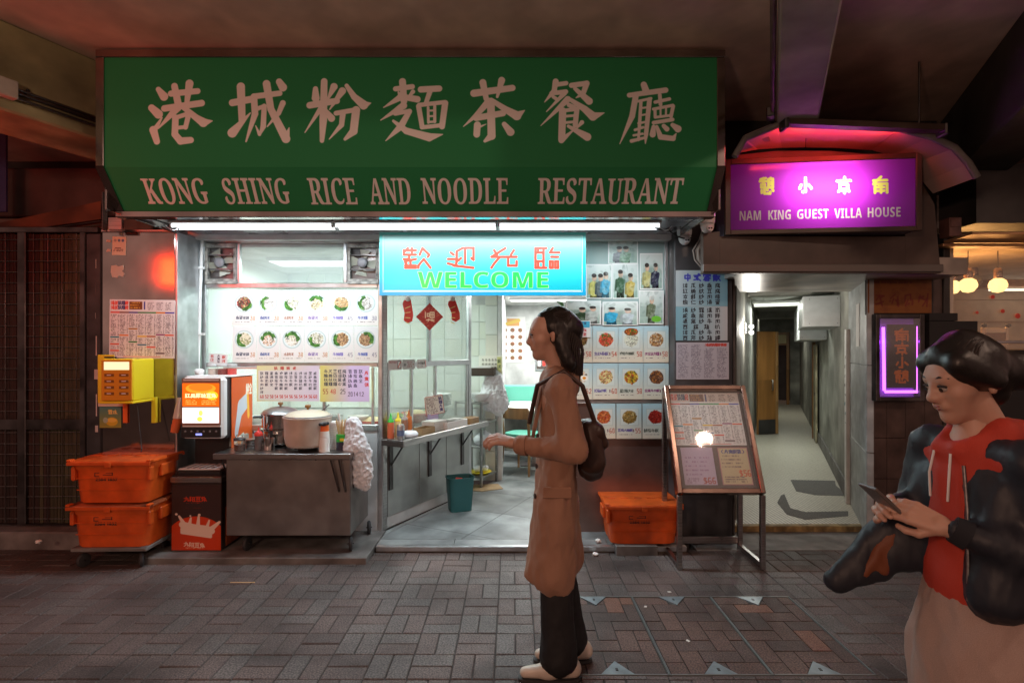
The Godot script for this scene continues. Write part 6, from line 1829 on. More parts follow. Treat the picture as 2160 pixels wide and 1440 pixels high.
# ---------------------------------------------------------------- steel cart and its pots
func build_cart() -> void:
	var xl := -2.066
	var xr := -1.166
	var zf := -3.90
	var zb := -4.37
	var yb := 0.178
	var yt := 0.742
	var t := thing("food_cart", "stainless steel cart with folding shelf, on castors before the window", "cart", Vector3(-1.62, 0.048, -4.12))
	block(t, "cart_body", mat("cart_steel", 0.42, 0.385, 0.365, 0.36, 0.92, "smudge", 1.1), Vector3(xl, yb, zf), Vector3(xr, yt - 0.002, zb), 0.006)
	block(t, "cart_top", mats.steel, Vector3(-2.13, yt, -3.84), Vector3(-1.152, yt + 0.040, zb - 0.0), 0.004)
	for x in [-1.9, -1.42]: block(t, "top_bolt", mats.black, Vector3(x, yt - 0.018, -3.894), Vector3(x + 0.008, yt - 0.002, -3.899), 0.001)
	for s in 2:
		var bx: float = [-1.30, -2.10][s]
		wp(t, "shelf_bracket", joined([[tube([Vector3(bx, yt - 0.01, -3.87), Vector3(bx + 0.055, 0.50, -3.885)], 0.006, 6), Vector3.ZERO], [tube([Vector3(bx + 0.06, yt - 0.01, -3.87), Vector3(bx + 0.10, 0.50, -3.885)], 0.006, 6), Vector3.ZERO], [cbox(0.07, 0.03, 0.012, 0.003), Vector3(bx + 0.08, 0.495, -3.886)]]), mats.steel_dark) if s == 0 else wp(t, "shelf_bracket", joined([[tube([Vector3(bx, yt - 0.01, -3.90), Vector3(bx + 0.05, 0.52, -3.96)], 0.006, 6), Vector3.ZERO], [cbox(0.06, 0.03, 0.012, 0.003), Vector3(bx + 0.03, 0.515, -3.96)]]), mats.steel_dark)
	wp(t, "side_hole", lathe([[0.001, 0], [0.016, 0], [0.016, 0.002], [0.001, 0.002]], 16), mats.black, Vector3(xr + 0.001, 0.52, -3.97), Vector3(0, 0, -PI / 2))
	for e in [[xl + 0.12, -3.97], [xr - 0.02, -3.97], [xl + 0.1, -4.3], [xr + 0.02, -4.33]]: castor(t, Vector3(e[0] - t.position.x, 0.0, e[1] - t.position.z), 0.052, 0.9 + e[0] * 0.5)
	var y := yt + 0.0405
	# gas ring and the big cream pot
	var gr := thing("gas_ring", "low black gas ring under the cream pot", "stove", Vector3(-1.52, y, -4.02))
	lp(gr, "ring", lathe([[0.05, 0.0], [0.07, 0.0], [0.07, 0.012], [0.05, 0.012]], 24), mats.black)
	for k in 4: lp(gr, "ring_arm", cbox(0.2, 0.012, 0.012, 0.002), mats.black, Vector3(0, 0.017, 0), Vector3(0, PI * k / 4, 0))
	for k in 4: lp(gr, "ring_foot", cbox(0.012, 0.012, 0.012, 0.001), mats.black, Vector3(cos(k * PI / 2 + 0.4), 0, sin(k * PI / 2 + 0.4)) * 0.09 + Vector3(0, 0.006, 0))
	var p := thing("cooking_pot", "large cream enamel pot with glass lid on the cart", "pot", Vector3(-1.52, y + 0.024, -4.02))
	lp(p, "pot_body", lathe([[0.12, 0.0], [0.145, 0.006], [0.158, 0.03], [0.166, 0.10], [0.17, 0.21], [0.176, 0.214], [0.176, 0.222], [0.165, 0.222]], 40), mats.cream_enamel)
	lp(p, "lid_rim", lathe([[0.166, 0.223], [0.172, 0.226], [0.166, 0.231]], 40), mats.steel)
	lp(p, "lid", lathe([[0.164, 0.230], [0.14, 0.248], [0.09, 0.262], [0.03, 0.270], [0.001, 0.271]], 40), mat("lid_cream", 0.62, 0.55, 0.42, 0.15))
	lp(p, "lid_knob", lathe([[0.008, 0.27], [0.01, 0.283], [0.022, 0.288], [0.02, 0.305], [0.001, 0.308]], 20), mats.wood_door)
	for s in [-1.0, 1.0]: lp(p, "pot_handle", flesh([[Vector3(s * 0.165, 0.175, 0), Vector3(s * 0.21, 0.180, 0.0), 0.012, 0.014], [Vector3(s * 0.205, 0.181, -0.03), Vector3(s * 0.205, 0.181, 0.03), 0.013, 0.013]], 0.005, 0.01), mats.black, Vector3(0, 0, 0), Vector3(0, -0.65, 0))
	# steamer behind
	var sm := thing("steamer_pot", "two tier stainless steamer with black handles behind the cream pot", "pot", Vector3(-1.80, y, -4.20))
	for k in 2:
		var y0 := 0.02 + k * 0.115
		lp(sm, "tier", lathe([[0.12, y0], [0.135, y0 + 0.01], [0.135, y0 + 0.10], [0.142, y0 + 0.106], [0.142, y0 + 0.114]], 40), mat("polished", 0.62, 0.60, 0.58, 0.12, 1.0))
		for s in [-1.0, 1.0]: lp(sm, "handle", joined([[cbox(0.06, 0.018, 0.04, 0.006), Vector3(s * 0.165, y0 + 0.09, 0)], [cbox(0.02, 0.012, 0.05, 0.003), Vector3(s * 0.14, y0 + 0.085, 0)]]), mats.black, Vector3.ZERO, Vector3(0, 0.35, 0))
	lp(sm, "stand", lathe([[0.1, 0.0], [0.12, 0.02]], 30), mats.steel_dark)
	lp(sm, "lid", lathe([[0.14, 0.25], [0.12, 0.275], [0.06, 0.295], [0.02, 0.30], [0.001, 0.30]], 40), mats.steel)
	lp(sm, "lid_knob", lathe([[0.008, 0.30], [0.01, 0.312], [0.02, 0.316], [0.018, 0.332], [0.001, 0.335]], 20), mats.wood_door)
	tag(lp(self, "ladle", tube([P(655, 880, 4.18), P(676, 868, 4.2), P(694, 853, 4.22)], 0.005, 8), mats.steel_dark), "thin dark ladle handle rising behind the cream pot", "ladle")
	# small things along the cart
	var j := thing("soy_jar", "small glass jar of dark sauce with black wire lid", "jar", Vector3(X(505, 3.97), y, -3.97))
	lp(j, "sauce", lathe([[0.036, 0.002], [0.036, 0.045]], 20), mat("soy", 0.045, 0.008, 0.004, 0.15))
	lp(j, "glass", lathe([[0.038, 0.0], [0.04, 0.004], [0.04, 0.07], [0.036, 0.075]], 20), mats.glass)
	lp(j, "lid", lathe([[0.041, 0.075], [0.041, 0.092], [0.001, 0.095]], 20), mats.black)
	lp(j, "wire_handle", tube([Vector3(-0.04, 0.08, 0), Vector3(-0.02, 0.115, 0), Vector3(0.02, 0.115, 0), Vector3(0.04, 0.08, 0)], 0.0025, 6), mats.steel)
	var b := thing("chilli_bottle", "dark sauce bottle with red nozzle cap on the cart", "bottle", Vector3(X(545, 3.99), y, -3.99))
	lp(b, "bottle_body", lathe([[0.026, 0], [0.028, 0.004], [0.028, 0.10], [0.026, 0.106]], 20), mat("bottle_grey", 0.12, 0.11, 0.11, 0.3))
	lp(b, "cap", lathe([[0.03, 0.106], [0.031, 0.118], [0.02, 0.135], [0.008, 0.14], [0.003, 0.17]], 16), mats.red)
	var tn := thing("small_saucepan", "little steel saucepan beside the cream pot", "saucepan", Vector3(X(567, 3.99), y, -3.99))
	lp(tn, "pan_body", lathe([[0.034, 0], [0.04, 0.004], [0.04, 0.085], [0.043, 0.09], [0.04, 0.09]], 20), mats.polished)
	lp(tn, "pan_handle", tube([Vector3(-0.04, 0.08, 0), Vector3(-0.055, 0.07, 0), Vector3(-0.055, 0.04, 0), Vector3(-0.04, 0.03, 0)], 0.005, 6), mats.steel)
	var pb := thing("flat_tin", "flat steel tins stacked behind the red capped bottle", "tin", Vector3(X(528, 4.1), y, -4.10))
	for k in 3: lp(pb, "tin", lathe([[0.05, k * 0.022], [0.056, k * 0.022 + 0.004], [0.056, k * 0.022 + 0.02]], 20), mats.steel)
	var cups := thing("cup_stack", "tall stack of orange and white paper cups on the cart", "cups", Vector3(X(684, 3.94), y, -3.94))
	for k in 10: lp(cups, "paper_cup", lathe([[0.040, k * 0.010], [0.0365, k * 0.010 + 0.006], [0.036, k * 0.010 + 0.010]], 24), mats.paper)
	lp(cups, "top_cup", lathe([[0.037, 0.102], [0.028, 0.20], [0.024, 0.202], [0.001, 0.202]], 24), mats.paper)
	lp(cups, "orange_band", lathe([[0.0332, 0.148], [0.0286, 0.199]], 24), mats.orange_panel)
	var lids := thing("lid_stack", "white plastic cup lids stacked behind the paper cups", "lids", Vector3(X(702, 4.06), y, -4.06))
	for k in 12: lp(lids, "plastic_lid", lathe([[0.046, k * 0.017], [0.046, k * 0.017 + 0.008], [0.04, k * 0.017 + 0.015]], 20), mats.white_plastic)
	var st := thing("straw_can", "green tin full of wooden chopsticks on the cart", "tin", Vector3(X(721, 4.0), y, -4.0))
	lp(st, "tin_body", lathe([[0.04, 0.0], [0.041, 0.002], [0.041, 0.062], [0.041, 0.062]], 24), mat("tin_dark", 0.03, 0.03, 0.06, 0.3))
	lp(st, "green_label", lathe([[0.0412, 0.062], [0.0412, 0.115], [0.038, 0.115]], 24), mat("tin_green", 0.03, 0.42, 0.05, 0.35))
	lp(st, "logo_patch", cbox(0.03, 0.02, 0.002, 0.001), mats.yellow, Vector3(0.012, 0.08, 0.041))
	for k in 34:
		var a := rng.randf() * TAU
		var r := rng.randf() * 0.032
		lp(st, "chopstick", cbox(0.004, 0.2, 0.004, 0.001), mat("chopstick_wood", 0.66, 0.46, 0.25, 0.7), Vector3(cos(a) * r, 0.108 + rng.randf() * 0.02, sin(a) * r), Vector3(sin(a) * 0.16, 0, -cos(a) * 0.2))
	lp(st, "white_spoon", tube([Vector3(-0.012, 0.03, 0), Vector3(-0.02, 0.22, -0.01), Vector3(-0.028, 0.265, -0.01)], [0.004, 0.006, 0.011], 8), mats.white_plastic)
	# carton glasses and a glass vase at the left of the cart
	var gl := thing("glass_tumbler", "upturned clear tumblers beside the orange machine side", "glass", Vector3(X(492, 4.15), y, -4.15))
	for k in 2: lp(gl, "tumbler", lathe([[0.03, 0.0], [0.024, 0.09], [0.001, 0.092]], 20), mats.milky_glass, Vector3(k * 0.075, 0, -k * 0.03))
	# plastic bags hung at the cart's corner
	var limbs := [[Vector3(0.0, 0.46, 0), Vector3(0.02, 0.30, 0.01), 0.055, 0.085, 0.6], [Vector3(0.02, 0.34, 0), Vector3(0.085, 0.26, 0.0), 0.07, 0.05, 0.6], [Vector3(0.03, 0.3, 0.01), Vector3(0.05, 0.06, 0.0), 0.075, 0.06, 0.55], [Vector3(0.06, 0.22, 0), Vector3(0.10, 0.10, 0.01), 0.07, 0.045, 0.5], [Vector3(0.06, 0.16, 0.0), Vector3(0.085, 0.02, 0.0), 0.06, 0.04, 0.6], [Vector3(0.0, 0.26, 0.01), Vector3(0.02, 0.2, 0.02), 0.05, 0.05, 0.5]]
	var bg := tag(wp(self, "plastic_bags", flesh(limbs, 0.0068, 0.016, 0.016, 13.0), mats.bag_white, P(745, 1028, 3.99)), "crumpled white plastic bags hanging at the cart's corner", "bags")
	lp(bg, "hook", tube([Vector3(-0.03, 0.47, 0), Vector3(0.0, 0.5, 0), Vector3(0.02, 0.47, 0)], 0.004, 6), mats.steel)

# ---------------------------------------------------------------- picture board right of the door
func build_board() -> void:
	var d := 4.38
	var t := thing("display_wall", "glazed wall panel covered with food cards beside the door", "panel", P(1305, 1120, d))
	front(t, "upper_panel", mats.milky_glass, 1238, 500, 1402, 640, d + 0.012, 0.01, 0)
	front(t, "backing", mats.white_paint, 1192, 640, 1402, 845, d + 0.014, 0.03, 0.002)
	front(t, "backing", mats.white_paint, 1239, 498, 1402, 639, d + 0.03, 0.03, 0.002)
	front(t, "lower_panel", mat("panel_brown", 0.36, 0.25, 0.22, 0.34, 0.8, "smudge", 1.1), 1190, 850, 1420, 1122, d + 0.004, 0.05, 0.003)
	front(t, "ledge", mats.aluminium, 1190, 843, 1404, 849, d - 0.01, 0.06, 0.002)
	front(t, "upright", mats.aluminium, 1403, 490, 1410, 842, d - 0.01, 0.05, 0.003)
	front(t, "glass_fin", mats.milky_glass, 1410.5, 510, 1417, 842, d - 0.005, 0.03, 0.001)
	front(t, "upright", mats.aluminium, 1417.5, 490, 1422, 1122, d - 0.012, 0.05, 0.003)
	front(t, "seam", mats.steel_dark, 1398, 930, 1400, 1120, d + 0.002, 0.01, 0.0005)
	# food cards
	var sky_c := col(176, 214, 226)
	var low_c := col(232, 222, 200)
	var foods := [
		["干炒牛河", "58", [col(110, 70, 40), col(150, 105, 55), col(60, 80, 30)], "brown beef noodles half under the payment notice"], ["生炒骨飯", "54", [col(205, 60, 40), col(225, 110, 70), col(60, 110, 40)], "red sweet and sour ribs"], ["咖喱牛腩飯", "58", [col(215, 222, 200), col(222, 228, 210)], "curry bowl above a plate of rice"], ["肉絲炒麵", "58", [col(170, 120, 60), col(205, 170, 110), col(120, 70, 40), col(230, 222, 200)], "fried noodles with pale sprouts"],
		["飯", "52", [col(225, 215, 200), col(235, 170, 60), col(110, 80, 50)], "fried egg rice half hidden by the walker"], ["XO醬炒飯", "60", [col(214, 195, 120), col(228, 214, 150), col(180, 70, 50)], "yellow fried rice"], ["星洲炒米", "58", [col(214, 170, 40), col(228, 195, 70), col(190, 60, 40), col(80, 90, 30)], "bright yellow fried vermicelli"], ["韭菜牛肉飯", "58", [col(85, 50, 35), col(120, 75, 45), col(190, 120, 50)], "dark brown beef"],
		["飯", "60", [col(195, 75, 40), col(214, 130, 60)], "orange noodles under red sauce"], ["豆腐火腩飯", "55", [col(150, 115, 45), col(110, 90, 40), col(200, 180, 120)], "golden tofu cubes"], ["鮮茄牛飯", "52", [col(165, 30, 20), col(190, 50, 35)], "red tomato beef"]]
	var xs := [1195, 1250, 1304, 1357, 1411]
	for n in 11:
		var r := n / 4
		var i := n % 4
		var u0: float = xs[i]
		var u1: float = xs[i + 1]
		var v0: float = [687, 766, 851][r]
		var v1: float = [764, 842, 925][r]
		var dd := d - 0.016
		if r == 2:
			u0 = [1247, 1300, 1355][i]
			u1 = [1299, 1354, 1410][i]
		var c := Canvas.new(108, 156, sky_c)
		c.blend(0, 0, 108, 156, sky_c, low_c, 0.05, 0.95)
		var f: Array = foods[n]
		dish(c, 56, 60, 36, f[2], col(216, 228, 222), true)
		if n == 2:
			c.oval(56, 26, 30, 16, col(120, 70, 30))
			for k in 30: c.oval(56 + rng.randf_range(-24, 24), 25 + rng.randf_range(-10, 10), 4, 3, [col(190, 80, 40), col(60, 110, 40), col(205, 110, 50)][k % 3], rng.randf() * 3)
		if n == 4:
			for k in 2: c.oval(50 + k * 24, 44 + k * 20, 16, 12, col(240, 238, 230))
			for k in 2: c.oval(52 + k * 22, 44 + k * 20, 7, 6, col(235, 150, 30))
		write_at(c, f[0], 6, 112, 62.0 / f[0].length() if f[0].length() > 4 else 15.0, [col(70, 60, 60), col(90, 80, 150), col(80, 90, 80), col(130, 60, 110)][i], 0.95, 1.03)
		write_at(c, "$" if i != 2 else "", 70, 114, 12, col(120, 80, 90), 0.9)
		write_at(c, f[1], 80, 110, 21, col(185, 75, 55), 1.2)
		specks(c, 12, 136, 98, 142, 5, col(110, 100, 95), 0.6)
		tag(front_sheet(self, "dish_card", print_mat("dish_card_print", c, 0.3), u0 + 0.4, v0, u1 - 0.4, v1, dd, 0.002, rng.randf_range(-0.006, 0.006)), "dish card with %s, %s row" % [f[3], ["top", "middle", "bottom"][r]], "menu card", "dish cards on the display wall")
	# photographs of guests above
	var shots := [[1283, 502, 1346, 556, 0], [1236, 557, 1291, 630, 1], [1292, 556, 1347, 630, 2], [1350, 534, 1398, 610, 3], [1194, 634, 1268, 684, 4], [1271, 636, 1346, 686, 5], [1348, 612, 1400, 684, 6]]
	var who := ["two standing guests, topmost", "three guests in yellow and blue", "two guests in green and flowered coats", "two seated guests in dark clothes", "guest in green before a crowded room", "guest in bright blue beside a pale figure", "bearded guest at a table"]
	var peeps := [[[0.36, 0.45, col(70, 75, 80)], [0.58, 0.45, col(110, 150, 120)]], [[0.3, 0.4, col(205, 195, 110)], [0.55, 0.4, col(80, 95, 100)], [0.75, 0.35, col(80, 170, 205)]], [[0.3, 0.3, col(60, 95, 70)], [0.68, 0.4, col(190, 170, 90)]], [[0.3, 0.4, col(190, 185, 120)], [0.68, 0.4, col(40, 45, 70)]], [[0.45, 0.4, col(45, 75, 50)], [0.75, 0.35, col(180, 190, 185)]], [[0.25, 0.35, col(50, 165, 205)], [0.7, 0.4, col(190, 205, 210)]], [[0.5, 0.3, col(105, 120, 95)]]]
	for n in 7:
		var s: Array = shots[n]
		var c := Canvas.new(90, 100, col(214, 224, 220))
		c.blend(0, 0, 90, 100, col(222, 228, 226), col(150, 178, 166))
		for k in 26: c.rect(rng.randf() * 80, 30 + rng.randf() * 50, rng.randf() * 30 + 50, 44 + rng.randf() * 50, [col(120, 150, 140), col(190, 205, 198), col(90, 115, 108)][k % 3], 0.16)
		for p in peeps[n]:
			var x: float = p[0] * 90
			var y: float = p[1] * 100
			y -= 8
			c.line(x - 5, y + 48, 7, x - 7, 98, 6, p[2].darkened(0.5))
			c.line(x + 5, y + 48, 7, x + 7, 98, 6, p[2].darkened(0.55))
			c.line(x - 12, y + 26, 5, x - 15, y + 52, 4, p[2].darkened(0.2))
			c.line(x + 12, y + 26, 5, x + 8, y + 46, 4, p[2].lightened(0.1))
			c.line(x, y + 28, 12, x, y + 50, 11, p[2])
			for q in 22: c.oval(x + rng.randf_range(-12, 12), y + rng.randf_range(22, 58), rng.randf_range(2, 6), rng.randf_range(2, 5), p[2].lightened(rng.randf() * 0.4) if q % 2 else p[2].darkened(rng.randf() * 0.4), rng.randf() * 3, 0.45)
			c.oval(x + 2, y + 8, 8, 10, col(200, 165, 142))
			c.oval(x + 4, y + 10, 5, 6, col(222, 190, 168), 0.0, 0.6)
			c.oval(x + 1, y + 1, 8.5, 6, col(60, 55, 52) if n != 6 else col(205, 205, 200))
		for k in 40: c.oval(rng.randf() * 90, rng.randf() * 100, 3 + rng.randf() * 9, 2 + rng.randf() * 5, [col(150, 175, 165), col(220, 230, 226), col(90, 110, 105)][k % 3], rng.randf() * 3, 0.18)
		if n == 6: c.oval(64, 84, 18, 9, col(110, 190, 60))
		c.frame(0, 0, 90, 100, 3, col(236, 238, 236))
		tag(front_sheet(self, "guest_photo", print_mat("guest_photo_print", c, 0.25), s[0], s[1], s[2], s[3], d + 0.01 - (0.004 if n % 2 else 0.0) - (0.03 if n > 3 else 0.0), 0.002, rng.randf_range(-0.015, 0.015)), "guest photograph with %s" % who[n], "photograph", "guest photographs on the display wall")
	var c := Canvas.new(120, 100, col(222, 226, 224))
	c.rect(4, 4, 116, 42, col(60, 170, 205))
	write_at(c, "本店收現金", 12, 8, 15, col(20, 50, 90), 1.3, 1.2)
	write_at(c, "外賣只收", 16, 26, 12, col(20, 50, 90), 1.0, 1.5)
	write_at(c, "繁忙時段", 22, 48, 19, col(180, 40, 50), 1.5, 1.02)
	write_at(c, "只收現金", 22, 72, 19, col(180, 40, 50), 1.7, 1.02)
	tag(front_sheet(self, "payment_notice", print_mat("payment_notice_print", c), 1196, 676, 1246, 711, d - 0.024, 0.002), "blue and white payment notice over the noodle card", "notice")
	tag(front(self, "blue_sticker", mat("sticker_blue", 0.02, 0.16, 0.5, 0.4), 1196, 766, 1216, 790, d - 0.024, 0.002, 0.0005), "blue square sticker at the panel's edge beside the walker", "sticker")
	# hanging plant behind the walker's head
	var pl := thing("money_plant", "green leafy plant at the display wall's edge", "plant", P(1188, 690, 4.7))
	lp(pl, "stem", tube([Vector3(0.0, -0.15, 0), Vector3(0.01, 0.05, 0), Vector3(-0.02, 0.2, 0)], 0.006, 6), mats.leaf_green)
	for k in 6:
		var ring := []
		for q in 5:
			var s := q / 4.0
			var wdt := sin(s * PI) * 0.025 + 0.001
			ring.append(PackedVector3Array([Vector3(s * 0.13, -s * s * 0.05, -wdt), Vector3(s * 0.13, -s * s * 0.05 + 0.006, 0), Vector3(s * 0.13, -s * s * 0.05, wdt), Vector3(s * 0.13, -s * s * 0.05 - 0.002, 0)]))
		lp(pl, "leaf", loft(ring), mat("plant_leaf", 0.06, 0.22, 0.03, 0.4), Vector3(0, -0.12 + k * 0.06, 0), Vector3(0, k * 2.1, 0.6))
	# grey pier with posters and cameras
	var dp := 4.22
	var pr := thing("grey_pier", "dark grey steel pier between shop and corridor", "pier", P(1486, 1150, dp))
	front(pr, "pier_face", mat("pier_grey", 0.085, 0.085, 0.09, 0.5, 0.2, "dirt", 0.9), 1423, 462, 1546, 1160, dp, 0.3, 0.006)
	front(pr, "side_strip", mats.steel_dark, 1546.5, 565, 1551, 1158, dp + 0.02, 0.25, 0.004)
	c = Canvas.new(220, 296, col(186, 194, 196))
	c.blend(0, 0, 220, 152, col(190, 196, 198), col(110, 165, 185), 0.75, 0.25)
	c.blend(0, 153, 220, 296, col(120, 170, 185), col(190, 192, 196), 0.95, 0.0)
	c.rect(0, 151, 220, 153, col(150, 160, 165))
	write_at(c, "中式客飯", 34, 14, 31, col(60, 60, 175), 3.0, 1.34)
	var lines := ["涼瓜炒魚腐", "紅燒炆豆腐", "京都炒肉排", "蝦仁炒滑蛋", "清炒羅漢齋", "咸魚煎肉餅", "通菜炒牛肉", "西檸雞扒", "涼瓜炒牛肉", "西芹炒雞柳"]
	for k in 10:
		var four: bool = lines[k].length() == 4
		write_at(c, lines[k], 30, 54 + k * 23.4 + (10 if k > 3 else 0), 20, col(28, 28, 34), 1.35, 2.28 if four else 1.72)
	tag(front_sheet(self, "set_meal_poster", print_mat("set_meal_print", c, 0.4), 1426, 570, 1535, 718, dp - 0.004, 0.002), "blue-grey set meal poster in black and violet writing on the grey pier", "poster")
	c = Canvas.new(220, 156, col(178, 176, 186))
	for k in 4: specks(c, 8 + k * 54, 10, 52 + k * 54, 150, 4.4, col(120, 115, 128), 0.6)
	c.rect(118, 2, 220, 22, col(178, 176, 186))
	write_at(c, "港城粉麵茶餐廳", 122, 4, 12, col(190, 60, 50), 1.2, 1.06)
	tag(front_sheet(self, "takeaway_leaflet", print_mat("leaflet_print", c, 0.4), 1427, 722, 1538, 800, dp - 0.004, 0.002), "grey printed leaflet under the set meal poster", "poster")
	for k in 2:
		var at: Vector3 = [P(1492, 462, 3.9), P(1444, 488, 4.16)][k]
		var cm := thing("dome_camera", "white dome camera hanging %s" % ["from the sign box end", "lower down, in the shade beside the board"][k], "camera", at, 0, "dome cameras by the pier")
		var wm: StandardMaterial3D = [mats.white_plastic, mat("camera_white_shaded", 0.55, 0.57, 0.58, 0.4)][k]  # second dome is white too; its shade is put into the grey
		lp(cm, "mount", lathe([[0.056, 0.012], [0.054, -0.02], [0.05, -0.035]], 24), wm)
		lp(cm, "eyeball", lathe([[0.001, -0.115], [0.02, -0.110], [0.038, -0.092], [0.047, -0.065], [0.047, -0.045], [0.04, -0.03]], 24), wm, Vector3(0, 0.01, 0), Vector3(0.25, 0, 0.12))
		var eye := lp(cm, "lens_ring", lathe([[0.001, 0], [0.022, 0], [0.022, 0.006], [0.001, 0.007]], 20), wm, Vector3(0.006, -0.078, 0.042), Vector3(1.15, 0, 0))
		for s in [-1.0, 1.0]: lp(eye, "lens", lathe([[0.001, 0], [0.007, 0], [0.006, 0.002], [0.001, 0.003]], 12), mats.black, Vector3(s * 0.009, 0.0065, 0))
		if k == 1: block(cm, "arm", mats.steel_dark, P(1438, 486, 4.15), P(1450, 478, 4.215), 0.002)
	var cb := thing("cable_bundle", "bundle of grey cables looping down beside the dome cameras", "cables", P(1470, 560, 4.2))
	for k in 5:
		var o := k * 3.0
		wp(cb, "cable", tube([P(1484 + o, 478, 4.0), P(1476 + o * 0.6, 505, 4.17), P(1462 + o, 528, 4.18), P(1466 + o * 0.8, 548, 4.18), P(1478 + o * 0.4, 562, 4.18), P(1500 + o, 572, 4.19)], 0.006, 6), [mat("cable_grey", 0.32, 0.30, 0.27, 0.6), mats.black, mats.cable_grey, mat("cable_white", 0.5, 0.5, 0.48, 0.6), mats.cable_grey][k])
	wp(cb, "cable", tube(sag(P(1412, 486, 4.1), P(1462, 500, 4.15), 0.03), 0.005, 6), mats.black)

# ---------------------------------------------------------------- slanted menu stand
func build_stand() -> void:
	var t := thing("menu_stand", "slanted steel menu stand with glass front before the pier", "stand", Vector3(1.45, 0, -3.9))
	var w := 0.61
	var x0 := 1.145
	var x1 := x0 + w
	var st: StandardMaterial3D = mats.copper_steel
	var a := Vector3(0, 0.52, -3.75)
	var b := Vector3(0, 1.245, -4.09)
	var up := (b - a).normalized()
	var ang := atan2(a.z - b.z, b.y - a.y)
	var c := Vector3((x0 + x1) / 2, (a.y + b.y) / 2, (a.z + b.z) / 2)
	var hgt := (b - a).length()
	var fr := Node3D.new()
	fr.name = "slanted_case"
	t.add_child(fr)
	fr.global_transform = Transform3D(Basis.from_euler(Vector3(-ang, 0, 0)), c)
	lblock(fr, "case_side", st, Vector3(-w / 2, -hgt / 2, -0.045), Vector3(-w / 2 + 0.034, hgt / 2, 0.03), 0.005)
	lblock(fr, "case_side", st, Vector3(w / 2 - 0.034, -hgt / 2, -0.045), Vector3(w / 2, hgt / 2, 0.03), 0.005)
	lblock(fr, "case_top", st, Vector3(-w / 2 + 0.0345, hgt / 2 - 0.036, -0.045), Vector3(w / 2 - 0.0345, hgt / 2, 0.03), 0.005)
	lblock(fr, "case_bottom", st, Vector3(-w / 2 + 0.0345, -hgt / 2, -0.045), Vector3(w / 2 - 0.0345, -hgt / 2 + 0.036, 0.03), 0.005)
	lblock(fr, "case_back", mat("case_brown", 0.11, 0.055, 0.045, 0.4), Vector3(-w / 2 + 0.034, -hgt / 2 + 0.036, -0.04), Vector3(w / 2 - 0.034, hgt / 2 - 0.036, -0.03), 0)
	lblock(fr, "case_glass", mats.glass, Vector3(-w / 2 + 0.035, -hgt / 2 + 0.037, 0.012), Vector3(w / 2 - 0.035, hgt / 2 - 0.037, 0.016), 0)
	var ms := thing("menu_poster", "large printed menu sheet inside the slanted stand", "poster", c, 0, "printed menu sheets")
	var q := lp(ms, "menu_sheet", sheet(0.525, 0.405, 0.002), menu_print(420, 340, "menu_stand_print", false))
	q.global_transform = Transform3D(Basis.from_euler(Vector3(-ang, 0, 0)), fr.to_global(Vector3(-0.005, 0.155, -0.027)))
	for k in 2:
		var cv := Canvas.new(100, 134, [col(196, 176, 200), col(206, 190, 146)][k])
		if k == 1:
			cv.frame(0, 0, 100, 134, 3, col(190, 130, 130))
			write_at(cv, "（外賣飯餐）", 8, 8, 14, col(60, 60, 130), 1.2, 1.0)
			for r in 4: specks(cv, 8, 28 + r * 13, 92, 38 + r * 13, 10, col(120, 100, 90), 0.65)
			write_at(cv, "$56", 60, 82, 22, col(205, 90, 40), 1.8)
			specks(cv, 10, 104, 90, 128, 8, col(120, 95, 90), 0.7)
		else:
			for r in 5:
				specks(cv, 8, 34 + r * 15, 84, 44 + r * 15, 10, col(150, 110, 150), 0.65)
			write_at(cv, "$66", 58, 108, 22, col(170, 70, 60), 1.6)
			specks(cv, 8, 110, 50, 128, 7, col(130, 90, 120), 0.7)
		var lf := thing("set_meal_leaflet", ["pale violet leaflet priced sixty-six inside the stand", "yellowish leaflet priced fifty-six inside the stand"][k], "leaflet", c, 0, "leaflets in the menu stand")
		var o := lp(lf, "leaflet_sheet", sheet([0.23, 0.215][k], 0.268, 0.002), print_mat("stand_leaflet_print", cv, 0.4))
		o.global_transform = Transform3D(Basis.from_euler(Vector3(-ang, 0, 0)), fr.to_global(Vector3([-0.115, 0.145][k], -0.198, -0.027)))
	for s in 2:
		var x := x0 if s == 0 else x1 - 0.034
		block(t, "front_leg", mats.steel, Vector3(x, 0.0, -3.73), Vector3(x + 0.034, 0.515, -3.764), 0.004)
		block(t, "base_rail", mats.steel, Vector3(x + 0.002, 0.012, -3.765), Vector3(x + 0.032, 0.045, -4.10), 0.003)
		block(t, "rear_leg", mats.steel, Vector3(x, 0.0, -4.10), Vector3(x + 0.034, 1.2, -4.134), 0.004)
	block(t, "rear_rail", mats.steel, Vector3(x0 + 0.035, 0.05, -4.104), Vector3(x1 - 0.035, 0.10, -4.13), 0.003)
